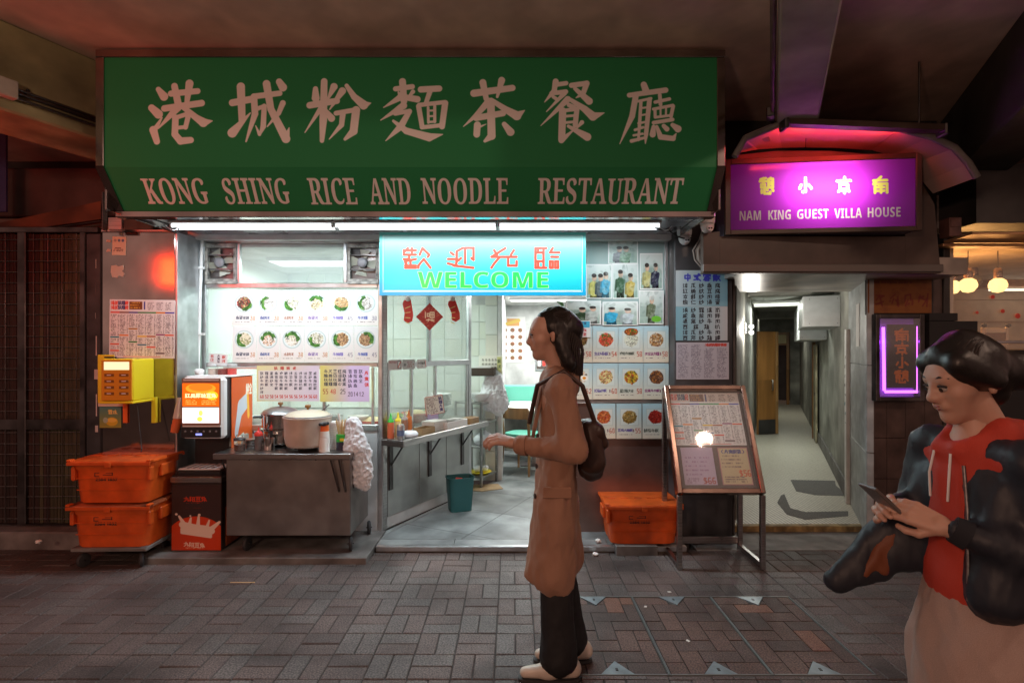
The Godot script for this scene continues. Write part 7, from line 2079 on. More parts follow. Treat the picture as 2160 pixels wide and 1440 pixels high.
# ---------------------------------------------------------------- guest house entrance and corridor
func build_guest_house() -> void:
	var df := 3.9
	var t := thing("entrance_fascia", "brown fascia with curved hood above the corridor entrance", "fascia", P(1740, 575, df))
	var pts := PackedVector2Array()
	for q in [[1484, 576], [1484, 492], [1532, 486], [1545, 345], [1560, 326], [1640, 318], [1750, 318], [1850, 326], [1905, 348], [1950, 393], [1972, 430], [1985, 576]]: pts.append(Vector2(X(q[0], df), Y(q[1], df)))
	# the board is cut out where the light box stands in it
	var ox := [1.50, 2.84]
	var oy := [2.34, 2.88]
	for cut in [Rect2(0.5, 1.0, ox[0] - 0.5, 3.0), Rect2(ox[1], 1.0, 2.0, 3.0), Rect2(ox[0] + 0.001, 1.0, ox[1] - ox[0] - 0.002, oy[0] - 1.0), Rect2(ox[0] + 0.001, oy[1], ox[1] - ox[0] - 0.002, 1.0)]:
		for piece in Geometry2D.intersect_polygons(pts, PackedVector2Array([cut.position, cut.position + Vector2(cut.size.x, 0), cut.end, cut.position + Vector2(0, cut.size.y)])): wp(t, "fascia_board", prism(piece, -0.06, 0.0), mats.brown_panel, Vector3(0, 0, -df))
	front(t, "bottom_trim", mat("trim_grey", 0.14, 0.125, 0.115, 0.5, 0.4), 1484, 557, 1992, 573, df - 0.012, 0.05, 0.004)
	# hood: three curved panels between the fascia and the rim
	var inner := [[1562, 322], [1600, 315], [1650, 312], [1700, 311], [1760, 312], [1840, 317], [1880, 328], [1915, 350], [1948, 384], [1970, 408]]
	var outer := [[1550, 330], [1572, 292], [1640, 264], [1702, 262], [1790, 265], [1898, 272], [1965, 288], [2015, 312], [2045, 345], [2062, 374]]
	for k in 3:
		var rings := []
		for i in range([0, 3, 5][k], [4, 6, 10][k]):
			var a := P(inner[i][0], inner[i][1], df - 0.002)
			var b := P(outer[i][0], outer[i][1], 3.52)
			var n := Vector3(0, 0.025, 0) if i < 6 else Vector3(0.02, 0.02, 0)
			var g := 0.003 if i == [0, 3, 5][k] else (-0.003 if i == [4, 6, 10][k] - 1 else 0.0)
			var s := Vector3(g, 0, 0)
			rings.append(PackedVector3Array([a + s, b + s, b + n + s, a + n + s]))
		wp(t, "hood_panel", hard(rings), mat("hood_pink", 0.50, 0.36, 0.33, 0.55, 0.0, "smudge", 0.8))
	var rim := []
	for i in outer.size(): rim.append(P(outer[i][0], outer[i][1], 3.512))
	wp(t, "hood_rim", tube(rim, 0.022, 8), mats.concrete)
	# red lamp along the hood
	var lm := thing("red_lamp", "long lamp housing throwing red light under the hood", "lamp", P(1822, 262, 3.45))
	var la := P(1655, 262, 3.45)
	var lb := P(1990, 275, 3.45)
	wp(lm, "housing", hard([PackedVector3Array([la + Vector3(0, 0.03, -0.03), la + Vector3(0, 0.03, 0.03), la + Vector3(0, -0.01, 0.035), la + Vector3(0, -0.01, -0.03)]), PackedVector3Array([lb + Vector3(0, 0.03, -0.03), lb + Vector3(0, 0.03, 0.03), lb + Vector3(0, -0.01, 0.035), lb + Vector3(0, -0.01, -0.03)])]), mats.brown_panel)
	wp(lm, "red_tube", tube([la + Vector3(0.06, 0.012, -0.048), lb + Vector3(-0.06, 0.012, -0.048)], 0.012, 10), glow("red_tube_glow", 1.0, 0.12, 0.08, 1.0))
	for e in [la, lb]: wp(lm, "end_cap", cbox(0.03, 0.075, 0.09, 0.008), mats.steel_dark, e)
	for e in [la.lerp(lb, 0.15), la.lerp(lb, 0.85)]: wp(lm, "hanger", tube([e + Vector3(0, 0.02, 0), Vector3(e.x, 3.36, e.z)], 0.006, 6), mats.steel_dark)
	area_lamp("red_tube_light", (la + lb) / 2 + Vector3(-0.1, -0.02, -0.066), Vector2(0.75, 0.03), Vector3(0.5, 0, 0), Color(1.0, 0.22, 0.2), 0.42)
	# purple light box
	var sg := thing("guest_house_sign", "purple backlit guest house sign with yellow writing", "sign", Vector3(2.18, Y(480, 3.8), -3.805), -0.104)
	var w := 1.245
	var h := 0.476
	var cv := Canvas.new(840, 320, col(186, 54, 202))
	var yel := col(255, 255, 120)
	var xs := [138, 312, 488, 650]
	for k in 4: sign_at(cv, ["憩", "小", "京", "南"][k], xs[k], 70 + k * 3, 66, 82, yel, 6.4)
	for q in [["NAM", 400, 525], ["KING", 568, 698], ["GUEST", 735, 915], ["VILLA", 948, 1104], ["HOUSE", 1136, 1320]]: type_into(cv, q[0], (q[1] - 342.0) / 1063.0 * 840, 226, (q[2] - q[1]) / 1063.0 * 840, 46, col(255, 250, 225))
	sg.position.y = Y(482, 3.8)
	var fm := print_mat("purple_print", cv, 0.15)
	fm.albedo_color = Color(0.62, 0.62, 0.62)
	fm.backlight_enabled = true
	fm.backlight = Color.WHITE
	var quad := QuadMesh.new()
	quad.size = Vector2(w, h)
	var fs := lp(sg, "acrylic_face", quad, fm, Vector3(0, h / 2, 0))
	var box: StandardMaterial3D = mat("box_inside", 0.12, 0.09, 0.14, 0.6)
	lblock(sg, "case_back", box, Vector3(-w / 2 - 0.01, -0.01, -0.30), Vector3(w / 2 + 0.01, h + 0.01, -0.29), 0)
	for e in [[-w / 2 - 0.02, -w / 2 - 0.002, -0.02, h + 0.02], [w / 2 + 0.002, w / 2 + 0.02, -0.02, h + 0.02], [-w / 2 - 0.0015, w / 2 + 0.0015, -0.02, -0.002], [-w / 2 - 0.0015, w / 2 + 0.0015, h + 0.002, h + 0.02]]: lblock(sg, "case_side", box, Vector3(e[0], e[2], -0.289), Vector3(e[1], e[3], -0.004), 0)
	for e in [[-w / 2 - 0.035, -w / 2 + 0.004, -0.03, h + 0.035], [w / 2 - 0.004, w / 2 + 0.035, -0.03, h + 0.035]]: lblock(sg, "frame", mats.brown_panel, Vector3(e[0], e[2], -0.02), Vector3(e[1], e[3], 0.012), 0.004)
	for e in [[-0.03, 0.004], [h - 0.004, h + 0.035]]: lblock(sg, "frame", mats.brown_panel, Vector3(-w / 2 + 0.0045, e[0], -0.02), Vector3(w / 2 - 0.0045, e[1], 0.0115), 0.004)
	lp(sg, "inner_tube", tube([Vector3(-0.32, h * 0.62, -0.24), Vector3(0.34, h * 0.62, -0.24)], 0.014, 10), glow("violet_tube_glow", 1.0, 0.7, 1.0, 1.5))
	var il := area_lamp("sign_inner_light", sg.to_global(Vector3(0.03, h * 0.60, -0.165)), Vector2(0.40, 0.05), Vector3(0, PI - 0.104, 0), Color(1.0, 0.95, 0.95), 2.1)
	# soffit and corridor
	var so := struct("entrance_soffit")
	block(so, "soffit_slab", mat("marble", 0.50, 0.44, 0.38, 0.35, 0.0, "dirt", 0.7), Vector3(1.66, 2.075, -3.97), Vector3(3.35, 2.2, -5.15), 0)
	var co := struct("corridor_wall", Vector3(1.86, 0, -4.5), -TURN)
	lblock(co, "left_wall", mats.cream_wall, Vector3(-0.1, 0, -0.2), Vector3(0.0, 2.4, -12.0), 0)
	lblock(co, "right_wall", mats.cream_wall, Vector3(0.95, 0, -1.3), Vector3(1.05, 2.4, -12.0), 0)
	lblock(co, "right_wall_dado", mats.concrete, Vector3(0.93, 0.05, -1.3), Vector3(0.949, 0.22, -6.0), 0.003)
	lblock(co, "end_wall", mats.cream_wall, Vector3(-0.1, 2.0, -11.6), Vector3(1.05, 2.4, -11.7), 0)
	lblock(co, "end_wall", mats.cream_wall, Vector3(0.72, 0.05, -11.6), Vector3(0.95, 1.999, -11.7), 0)
	lblock(co, "corridor_ceiling", mats.cream_wall, Vector3(-0.1, 2.35, -0.6), Vector3(1.05, 2.45, -12.0), 0)
	for z in [-2.6, -4.6, -8.0]: lblock(co, "ceiling_beam", mats.cream_wall, Vector3(0.001, 2.2, z), Vector3(0.949, 2.349, z - 0.25), 0.004)
	lblock(co, "dark_room", mats.dark_paint, Vector3(-0.1, 0, -12.9), Vector3(1.05, 2.4, -13.0), 0)
	var fl := struct("corridor_floor")
	var mosaic := mosaic_mat()
	wp(fl, "mosaic", plate(PackedVector2Array([Vector2(1.72, -4.57), Vector2(3.02, -4.57), Vector2(9.3, -16.5), Vector2(7.2, -16.5)]), -0.05, 0.05), mosaic)
	block(fl, "nosing", mat("nosing_yellow", 0.42, 0.30, 0.12, 0.8, 0.0, "dirt", 3.0), Vector3(1.75, -0.02, -4.50), Vector3(2.98, 0.053, -4.568), 0.004)
	block(fl, "apron", mats.concrete, Vector3(1.40, -0.04, -4.09), Vector3(3.0, 0.006, -4.499), 0.002)
	# bare screed where the mosaic has come off
	for q in [[[1640, 1060], [1660, 1085], [1700, 1096], [1790, 1088], [1790, 1078], [1700, 1080], [1668, 1072], [1655, 1042], [1648, 1045]], [[1668, 1012], [1762, 1014], [1764, 1024], [1790, 1046], [1720, 1044], [1680, 1036]]]:
		var poly := PackedVector2Array()
		for p in q:
			var d: float = F * (EYE - 0.05) / (p[1] - 738.0)
			poly.append(Vector2(X(p[0], d), -d))
		wp(fl, "bare_patch", plate(poly, 0.04, 0.0525), mat("screed", 0.27, 0.265, 0.255, 0.95, 0.0, "stone", 4.0, 0.4))
	# corridor fittings
	for k in 2:
		var e: Array = [[-2.0, -3.2, 1.78, 2.12, 0.36], [-3.6, -5.6, 1.66, 2.16, 0.33]][k]
		var b := thing("duct_box", "grey painted duct box high on the corridor wall, %s" % ["nearer the street", "farther in with a small hatch"][k], "duct", co.to_global(Vector3(0.8, e[2], e[0])), -TURN, "duct boxes in the corridor")
		var o := co.to_global(Vector3(0, 0, 0))
		lblock(b, "duct_body", mats.aluminium_paint, Vector3(0.149 - e[4], 0, 0), Vector3(0.149, e[3] - e[2], e[1] - e[0]), 0.004)
		if k == 1: lblock(b, "hatch", mats.white_paint, Vector3(0.146 - e[4], 0.15, -0.15), Vector3(0.149 - e[4] - 0.001, 0.40, -0.5), 0.002)
		for s in [[0.03, 0.03], [0.03, 0.3], [0.3, 0.03], [0.3, 0.3]]: lblock(b, "screw", mats.steel_dark, Vector3(0.149 - s[0], s[1], 0.0), Vector3(0.157 - s[0], s[1] + 0.008, 0.002), 0)
	var wd := thing("open_door", "open orange wooden door with steel handle in the corridor", "door", co.to_global(Vector3(0.01, 0.05, -5.6)), -TURN)
	lp(wd, "door_leaf", cbox(0.36, 1.78, 0.045, 0.004), mats.wood_door, Vector3(0.175, 0.90, 0.08), Vector3(0, 0.7, 0))
	lp(wd, "door_edge", cbox(0.05, 1.78, 0.05, 0.003), mats.wood_light, Vector3(0.335, 0.90, -0.05), Vector3(0, 0.7, 0))
	lp(wd, "door_handle", tube([Vector3(0.27, 0.78, 0.06), Vector3(0.28, 0.78, 0.12), Vector3(0.28, 0.95, 0.12), Vector3(0.27, 0.95, 0.06)], 0.012, 8), mats.steel)
	lp(wd, "kick_plate", cbox(0.34, 0.25, 0.004, 0.001), mats.dark_paint, Vector3(0.19, 0.14, 0.106), Vector3(0, 0.7, 0))
	var ed := thing("door_frame", "orange wooden door frame at the corridor's far end", "door frame", co.to_global(Vector3(0.36, 0.05, -11.5)), -TURN)
	for e in [[-0.34, -0.27, 0, 1.95], [0.27, 0.34, 0, 1.95], [-0.269, 0.269, 1.88, 1.95], [-0.269, 0.269, 1.6, 1.65]]: lblock(ed, "frame_bar", mats.wood_door, Vector3(e[0], e[2], -0.05), Vector3(e[1], e[3], 0.05), 0.004)
	lblock(ed, "fanlight", mat("fanlight_yellow", 0.5, 0.42, 0.2, 0.4), Vector3(-0.268, 1.651, -0.01), Vector3(0.268, 1.879, 0.01), 0)
	lp(ed, "half_open_leaf", cbox(0.34, 1.58, 0.04, 0.004), mats.wood_door, Vector3(-0.2, 0.8, -0.2), Vector3(0, 1.0, 0))
	var rp := thing("door_post", "orange wooden door post on the corridor's long wall", "door frame", co.to_global(Vector3(0.93, 0.05, -5.4)), -TURN)
	lblock(rp, "post", mats.wood_door, Vector3(-0.05, 0, 0), Vector3(0.0, 1.6, -0.08), 0.004)
	lblock(rp, "flat_panel", mat("panel_cream", 0.5, 0.47, 0.32, 0.5, 0.0, "dirt", 1.2), Vector3(-0.035, 0, 0.001), Vector3(-0.005, 1.55, 0.5), 0.004)
	lblock(rp, "panel_lock", mats.steel_dark, Vector3(-0.045, 0.75, 0.4), Vector3(-0.034, 0.8, 0.46), 0.002)
	# steel lined mouth of the corridor
	var sp := thing("steel_jamb", "scratched silver sheet lining the corridor's mouth", "jamb", co.to_global(Vector3(0.95, 0, -0.20)), -TURN)
	for k in 3: lblock(sp, "jamb_sheet", mat("silver_sheet", 0.50, 0.54, 0.55, 0.45, 0.0, "plaster", 1.6), Vector3(0.0, 0.02 + k * 0.69, 0), Vector3(0.05, 0.02 + k * 0.69 + 0.687, -1.11), 0.004)
	lblock(sp, "graffiti_strip", mats.white_paint, Vector3(-0.035, 0.05, -0.98), Vector3(-0.001, 1.72, -1.10), 0.003)
	for k in 8: lp(sp, "pen_mark", cbox(0.002, 0.012 + rng.randf() * 0.03, 0.004 + rng.randf() * 0.03, 0), mat("pen_teal", 0.05, 0.22, 0.26, 0.6) if k > 4 else mats.ink, Vector3(-0.036, 1.45 - k * 0.09, -1.04 + rng.randf_range(-0.03, 0.03)), Vector3(rng.randf(), 0, 0))
	lblock(sp, "paper_notice", mats.paper, Vector3(-0.004, 1.55, -0.38), Vector3(-0.001, 1.92, -0.56), 0)
	# lamps in the corridor
	var tl := thing("corridor_lamp", "white fluorescent tubes across the corridor ceiling", "lamp", co.to_global(Vector3(0.47, 2.2, -3.9)), -TURN)
	lblock(tl, "housing", mats.white_paint, Vector3(-0.45, 0.0, -0.10), Vector3(0.45, 0.03, 0.10), 0.004)
	for z in [-0.05, 0.05]: lp(tl, "tube", tube([Vector3(-0.43, -0.022, z), Vector3(0.43, -0.022, z)], 0.017, 10), glow("corridor_glow", 0.95, 1.0, 0.85, 1.4))
	for x in [-0.3, 0.3]: lp(tl, "hanger", tube([Vector3(x, 0.03, 0), Vector3(x, 0.149, 0)], 0.006, 6), mats.white_paint)
	area_lamp("corridor_tube_light", co.to_global(Vector3(0.47, 2.15, -3.9)), Vector2(0.8, 0.16), Vector3(-PI / 2, -TURN, 0), Color(0.98, 1.0, 0.95), 3.6)
	area_lamp("corridor_rear_light", co.to_global(Vector3(0.47, 2.30, -8.8)), Vector2(0.8, 0.12), Vector3(-PI / 2, -TURN, 0), Color(1.0, 0.99, 0.92), 1.8)
	var rl := thing("corridor_lamp", "fluorescent batten deep in the corridor behind the beam", "lamp", co.to_global(Vector3(0.47, 2.35, -8.8)), -TURN)
	lblock(rl, "housing", mats.white_paint, Vector3(-0.42, -0.03, -0.07), Vector3(0.42, -0.001, 0.07), 0.003)
	lp(rl, "tube", tube([Vector3(-0.4, -0.043, 0), Vector3(0.4, -0.043, 0)], 0.012, 10), mats.corridor_glow)
	var wl := thing("wall_spotlight", "twin white spotlights on the corridor's near wall", "lamp", co.to_global(Vector3(0.0, 1.72, -1.6)), -TURN)
	lblock(wl, "plate", mats.white_plastic, Vector3(0.001, -0.02, -0.05), Vector3(0.02, 0.10, 0.05), 0.004)
	for k in 2:
		lp(wl, "arm", tube([Vector3(0.02, 0.06 - k * 0.06, 0), Vector3(0.06, 0.055 - k * 0.06, 0.02)], 0.008, 6), mats.black)
		lp(wl, "bulb", lathe([[0.001, -0.025], [0.022, -0.015], [0.026, 0.0], [0.022, 0.016], [0.001, 0.026]], 16), glow("spot_glow", 1.0, 0.97, 0.9, 3.0), Vector3(0.075, 0.055 - k * 0.065, 0.03))
		omni("spot_light", wl.to_global(Vector3(0.075, 0.055 - k * 0.065, 0.03)), Color(1.0, 0.97, 0.92), 0.3, 0.02)
	# pier with the small purple box and the worn board
	var dp := 4.3
	var pr := thing("brown_pier", "dark brown tiled pier beside the corridor mouth", "pier", P(1900, 1160, dp))
	front(pr, "pier_core", mats.dark_paint, 1884, 577, 1992, 1200, dp + 0.012, 0.3, 0)
	var tilem := mat("pier_tile", 0.12, 0.08, 0.07, 0.4, 0.0, "plaster", 1.4)
	for i in 4:
		for j in 7:
			var u0 := 1832.0 + i * 40
			var v0 := 580.0 + j * 86
			front(pr, "tile", tilem, u0, v0, u0 + 39.3, v0 + 85.2, dp, 0.011, 0.002)
	var wbd := thing("worn_board", "worn dark orange signboard with faded red characters on the pier", "sign", P(1900, 664, dp - 0.03))
	var c := Canvas.new(140, 84, col(130, 78, 26))
	for k in 40: c.oval(rng.randf() * 140, rng.randf() * 84, 8, 5, col(115, 62, 22), rng.randf() * 3, 0.4)
	specks(c, 14, 12, 124, 20, 9, col(105, 42, 22), 0.8)
	for k in 4:
		for q in 6: c.line(14 + k * 32 + rng.randf() * 22, 40 + rng.randf() * 30, 1.6, 14 + k * 32 + rng.randf() * 22, 40 + rng.randf() * 30, 1.6, col(110, 36, 20))
	front_sheet(wbd, "board_print", print_mat("worn_board_print", c, 0.5), 1832, 582, 1966, 660, dp - 0.04, 0.012)
	front(wbd, "board_frame", mats.dark_paint, 1828, 578, 1970, 664, dp - 0.027, 0.02, 0.003)
	var lb2 := thing("light_box", "small upright purple light box with orange characters on the pier", "sign", P(1900, 845, dp - 0.1))
	for e in [[1849, 1857, 662, 846], [1942, 1952, 662, 846]]: front(lb2, "box_frame", mats.steel_dark, e[0], e[2], e[1], e[3], dp - 0.1, 0.09, 0.003)
	for e in [[662, 671], [837, 846]]: front(lb2, "box_frame", mats.steel_dark, 1857.3, e[0], 1941.7, e[1], dp - 0.1, 0.09, 0.003)
	front(lb2, "box_back", mat("violet_back", 0.35, 0.16, 0.55, 0.5), 1857, 671, 1942, 837, dp - 0.03, 0.02, 0)
	var vg := glow("violet_neon_glow", 0.62, 0.12, 1.0, 3.6)
	for e in [[[1864, 690], [1866, 824]], [[1937, 688], [1937, 824]], [[1868, 826], [1935, 826]]]: wp(lb2, "neon_tube", tube([P(e[0][0], e[0][1], dp - 0.065), P(e[1][0], e[1][1], dp - 0.065)], 0.011, 10), vg)
	c = Canvas.new(90, 190, col(42, 18, 42))
	for k in 4: sign_at(c, ["南", "京", "小", "憩"][k], 24, 12 + k * 42.0, 42, 38, col(205, 105, 20), 3.2)
	front_sheet(lb2, "name_plate", print_mat("light_box_print", c, 0.4), 1871, 684, 1934, 818, dp - 0.085, 0.004)
	front(lb2, "box_glass", mats.glass, 1857.5, 671.5, 1941.5, 836.5, dp - 0.098, 0.003, 0)
	omni("violet_neon_light", P(1863, 720, dp - 0.075), Color(0.7, 0.2, 1.0), 0.012, 0.02)
	omni("violet_neon_light_two", P(1938, 720, dp - 0.075), Color(0.7, 0.2, 1.0), 0.012, 0.02)
	# rusty pipes along the right-hand ceiling beam
	var pp := thing("riser_pipe", "rusty pipes along the ceiling beam above the guest house", "pipe", Vector3(1.105, 3.0, -2.255), -TURN)
	for k in 2: lp(pp, "pipe", tube([Vector3(-0.012, 0.02 + k * 0.07, 0.1), Vector3(-0.012, 0.02 + k * 0.07, -1.7)], 0.014 - k * 0.003, 8), mat("rust", 0.22, 0.13, 0.10, 0.7, 0.2, "dirt", 2.0))
	lblock(pp, "pipe_valve", mats.steel_dark, Vector3(-0.05, -0.01, -1.25), Vector3(0.0, 0.05, -1.35), 0.006)

func mosaic_mat() -> StandardMaterial3D:
	var c := Canvas.new(256, 256, col(196, 192, 178))
	for x in range(0, 256, 16):
		c.rect(x, 0, x + 4.0, 256, col(112, 110, 102))
	for x in 16:
		for y in range(0, 256, 32): c.rect(x * 16, y + (x % 2) * 16, x * 16 + 16, y + (x % 2) * 16 + 1.6, col(150, 148, 138))
	for k in 400: c.oval(rng.randf() * 256, rng.randf() * 256, 3 + rng.randf() * 8, 3 + rng.randf() * 5, [col(150, 145, 132), col(205, 202, 190)][k % 2], rng.randf() * 3, 0.14)
	var m := print_mat("mosaic", c, 0.45)
	m.texture_repeat = true
	m.uv1_triplanar = true
	m.uv1_world_triplanar = false
	m.uv1_scale = Vector3.ONE * 1.9
	return m

# ---------------------------------------------------------------- neighbouring shop at the right edge
func build_neighbour() -> void:
	var sh := struct("neighbour_shell_wall")
	var warm := mat("warm_wall", 0.62, 0.50, 0.40, 0.6, 0.0, "smudge", 0.8)
	block(sh, "rear_wall", warm, Vector3(5.0, 0, -7.2), Vector3(7.5, 2.6, -7.3), 0)
	wp(sh, "near_side_wall", cbox(0.06, 2.6, 3.2, 0), warm, Vector3(4.22, 1.3, -5.8), Vector3(0, -TURN, 0))
	block(sh, "far_side_wall", warm, Vector3(7.4, 0, -4.4), Vector3(7.5, 2.6, -7.2), 0)
	block(sh, "shop_ceiling", warm, Vector3(3.44, 2.42, -4.36), Vector3(7.5, 2.5, -7.3), 0)
	block(sh, "shop_base_floor", mats.floor_tile_b, Vector3(3.44, -0.05, -4.36), Vector3(7.5, 0.04, -7.3), 0)
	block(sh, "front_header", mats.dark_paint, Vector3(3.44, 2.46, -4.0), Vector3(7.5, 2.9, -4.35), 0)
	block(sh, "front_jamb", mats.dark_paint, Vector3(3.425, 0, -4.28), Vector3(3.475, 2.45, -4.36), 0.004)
	var ca := thing("lit_canopy", "copper coloured canopy edge above the warm lit shop", "canopy", P(2080, 515, 4.1))
	wp(ca, "sloping_panel", hard([PackedVector3Array([P(1992, 512, 4.15), P(2052, 494, 3.95), P(2052, 490, 3.95), P(1992, 508, 4.15)]), PackedVector3Array([P(2300, 512, 4.15), P(2300, 492, 3.95), P(2300, 488, 3.95), P(2300, 508, 4.15)])]), mat("canopy_copper", 0.60, 0.34, 0.18, 0.4, 0.6, "smudge", 1.5))
	front(ca, "edge_strip", mats.canopy_copper, 1990, 513, 2300, 519, 4.16, 0.1, 0.003)
	# board clutter on the wall
	var rb := thing("meter_box", "rusty red meter box beside the lit canopy", "box", P(2018, 500, 4.05))
	front(rb, "box_body", mat("meter_red", 0.16, 0.07, 0.06, 0.7, 0.0, "dirt", 2.5), 2004, 458, 2030, 498, 4.05, 0.1, 0.004)
	front(rb, "box_door", mats.meter_red, 2007, 462, 2027, 478, 4.045, 0.006, 0.002)
	# shop front glass and dado
	var g := thing("shop_glass", "shop window pane with red flower stickers", "window", P(2150, 735, 4.32))
	front(g, "pane", mats.glass, 2003, 522, 2330, 736, 4.325, 0.006, 0)
	front(g, "lower_frame", mats.aluminium, 2062, 718, 2330, 724, 4.30, 0.04, 0.003)
	for e in [[2095, 626, 4], [2116, 656, 4], [2148, 666, 5], [2062, 659, 3]]:
		wp(g, "flower_sticker", lathe([[0.001, 0], [e[2] * 0.0042, 0.0], [e[2] * 0.0042, 0.002], [e[2] * 0.0015, 0.003], [0.001, 0.003]], 9), mat("sticker_red", 0.7, 0.08, 0.06, 0.5), P(e[0], e[1], 4.315), Vector3(PI / 2, 0, 0))
	var dado := thing("counter_front", "black shop front counter behind the person with the phone", "counter", P(2080, 1150, 4.25))
	front(dado, "counter_panel", mats.black_matt, 1994, 738, 2330, 1190, 4.28, 0.1, 0.004)
	front(dado, "stepped_panel", mats.black_matt, 1962, 677, 2064, 737, 4.22, 0.05, 0.004)
	front(dado, "stepped_panel", mats.black_matt, 1962, 660, 2022, 676.5, 4.222, 0.05, 0.004)
	# pendant bulbs
	var bulbs := [[2010, 604, 5.3, 1.0, "half hidden by the dark jamb"], [2043, 600, 4.9, 1.6, "brightest, in the middle"], [2106, 600, 4.9, 1.2, "beside the wall cabinet"], [2056, 592, 5.9, 0.0, "unlit, behind the brightest one"]]
	for k in 4:
		var e: Array = bulbs[k]
		var p := P(e[0], e[1], e[2])
		var b := thing("pendant_bulb", "round pendant bulb in the warm shop, %s" % e[4], "lamp", p, 0, "pendant bulbs in the warm shop")
		lp(b, "cord", tube([Vector3(0, 0.15, 0), Vector3(0, 2.419 - p.y, 0)], 0.004, 6), mats.black)
		lp(b, "socket", lathe([[0.03, 0.055], [0.034, 0.07], [0.034, 0.13], [0.018, 0.15], [0.004, 0.155]], 20), mats.copper_steel)
		lp(b, "bulb", lathe([[0.001, -0.075], [0.04, -0.065], [0.068, -0.025], [0.07, 0.0], [0.058, 0.035], [0.03, 0.056]], 24), glow("bulb_glow", 1.0, 0.62, 0.22, 2.2) if e[3] > 0 else mats.glass)
		if e[3] > 0: omni("pendant_light", p, Color(1.0, 0.72, 0.42), 0.17 * e[3], 0.05)
	var cab := thing("wall_cabinet", "orange wood cabinet high in the warm shop", "cabinet", P(2140, 590, 6.9))
	front(cab, "cabinet_body", mat("cabinet_orange", 0.52, 0.25, 0.09, 0.5, 0.0, "wood", 1.0), 2086, 530, 2300, 605, 6.9, 0.25, 0.006)
	front(cab, "cabinet_door", mats.cabinet_orange, 2090, 534, 2146, 602, 6.885, 0.014, 0.003)
	for v in [545, 585]: front(cab, "door_knob", mats.steel, 2138, v, 2142, v + 4, 6.87, 0.014, 0.003)
	front(cab, "under_light", glow("cabinet_strip_glow", 1.0, 0.9, 0.7, 1.6), 2100, 608, 2300, 612, 6.88, 0.1, 0.002)
	for k in 3:
		var a := thing("wall_panel_board", "pale wall board line in the warm shop, %s" % ["top", "middle", "bottom"][k], "board", P(2080, 560 + k * 45, 7.15), 0, "wall boards in the warm shop")
		front(a, "board", warm, 2000, 542 + k * 46, 2300, 586 + k * 46, 7.18, 0.02, 0.004)
	var ch := thing("wooden_chair", "wooden chair back with round finials behind the shop glass", "chair", P(2100, 800, 4.6))
	for u in [2074, 2125]:
		front(ch, "back_post", mat("chair_pale", 0.5, 0.40, 0.34, 0.5), u, 690, u + 6, 860, 4.6, 0.03, 0.006)
		wp(ch, "finial", lathe([[0.001, -0.02], [0.016, -0.012], [0.02, 0.0], [0.016, 0.012], [0.001, 0.02]], 14), mats.black, P(u + 3, 686, 4.585))
	for v in [692, 722]: front(ch, "back_rail", mats.chair_pale, 2080.5, v, 2124.5, v + 10, 4.605, 0.02, 0.004)
	front(ch, "back_board", mat("chair_brown", 0.16, 0.08, 0.05, 0.5), 2080.5, 702.5, 2124.5, 721.5, 4.61, 0.012, 0.002)
	front(ch, "seat", mats.chair_pale, 2072, 845, 2132, 855, 4.6, 0.4, 0.01)
	for u in [2074, 2125]: front(ch, "leg", mats.chair_pale, u, 860.5, u + 6, 738 + (EYE - 0.041) * F / 4.6, 4.6, 0.03, 0.004)
	for u in [2074, 2122]: front(ch, "rear_leg", mats.chair_pale, u, 830, u + 5, 738 + (EYE - 0.041) * F / 4.97, 4.97, 0.03, 0.004)

# ---------------------------------------------------------------- litter
func crumple(r: float, s: int) -> Mesh:
	var f := FastNoiseLite.new()
	f.seed = s
	f.frequency = 1.4
	var rings := []
	for j in 7:
		var ring := PackedVector3Array()
		for i in 10:
			var a := TAU * i / 10
			var b := -PI / 2 + PI * j / 6
			var p := Vector3(cos(a) * cos(b), sin(b) * 0.55, sin(a) * cos(b))
			ring.append(p * r * (1.0 + 0.9 * f.get_noise_3dv(p * 1.6)))
		rings.append(ring)
	return loft(rings)

func build_litter() -> void:
	var n := 0
	for e in [[1262, 1140, "by the single crate"], [1255, 1168, "on the pavers beside the concrete block"], [1213, 1178, "on the pavers nearest the walker"], [80, 1142, "on the sill of the locked gate"]]:
		var y := 0.062 if n == 0 else 0.012
		if n == 3: y = 0.142
		var d: float = F * (EYE - y) / (e[1] - 738.0)
		tag(lp(self, "paper_scrap", crumple(0.022, 5 + n), mats.paper, Vector3(X(e[0], d), y, -d), Vector3(0, n * 1.3, 0)), "crumpled white paper scrap %s" % e[2], "litter", "paper scraps on the ground")
		n += 1
	n = 0
	for e in [[[500, 1176], [556, 1166], "under the cart"], [[485, 1228], [537, 1228], "on the pavers before the cart"]]:
		var p := []
		for q in [e[0], e[1]]:
			var yy := 0.004 if n else 0.004
			var d: float = F * (EYE - yy) / (q[1] - 738.0)
			p.append(Vector3(X(q[0], d), yy, -d))
		tag(lp(self, "dropped_chopstick", tube(p, 0.003, 6), mats.chopstick_wood), "thin wooden chopstick lying %s" % e[2], "chopstick", "dropped chopsticks")
		n += 1
	n = 0
	for e in [[1412, 1249], [1362, 1280], [1452, 1352]]:
		var d: float = F * EYE / (e[1] - 738.0)
		var poly := PackedVector2Array([Vector2(-0.012, -0.006), Vector2(0.008, -0.009), Vector2(0.013, 0.004), Vector2(-0.006, 0.008)])
		tag(lp(self, "gum_spot", plate(poly, 0.0, 0.0025), mats.paper, Vector3(X(e[0], d), 0.001, -d), Vector3(0, n, 0)), ["pale paper fleck before the menu stand", "pale paper fleck on the middle cover's far edge", "pale paper fleck in the middle of the covers"][n], "litter", "tiny paper flecks")
		n += 1
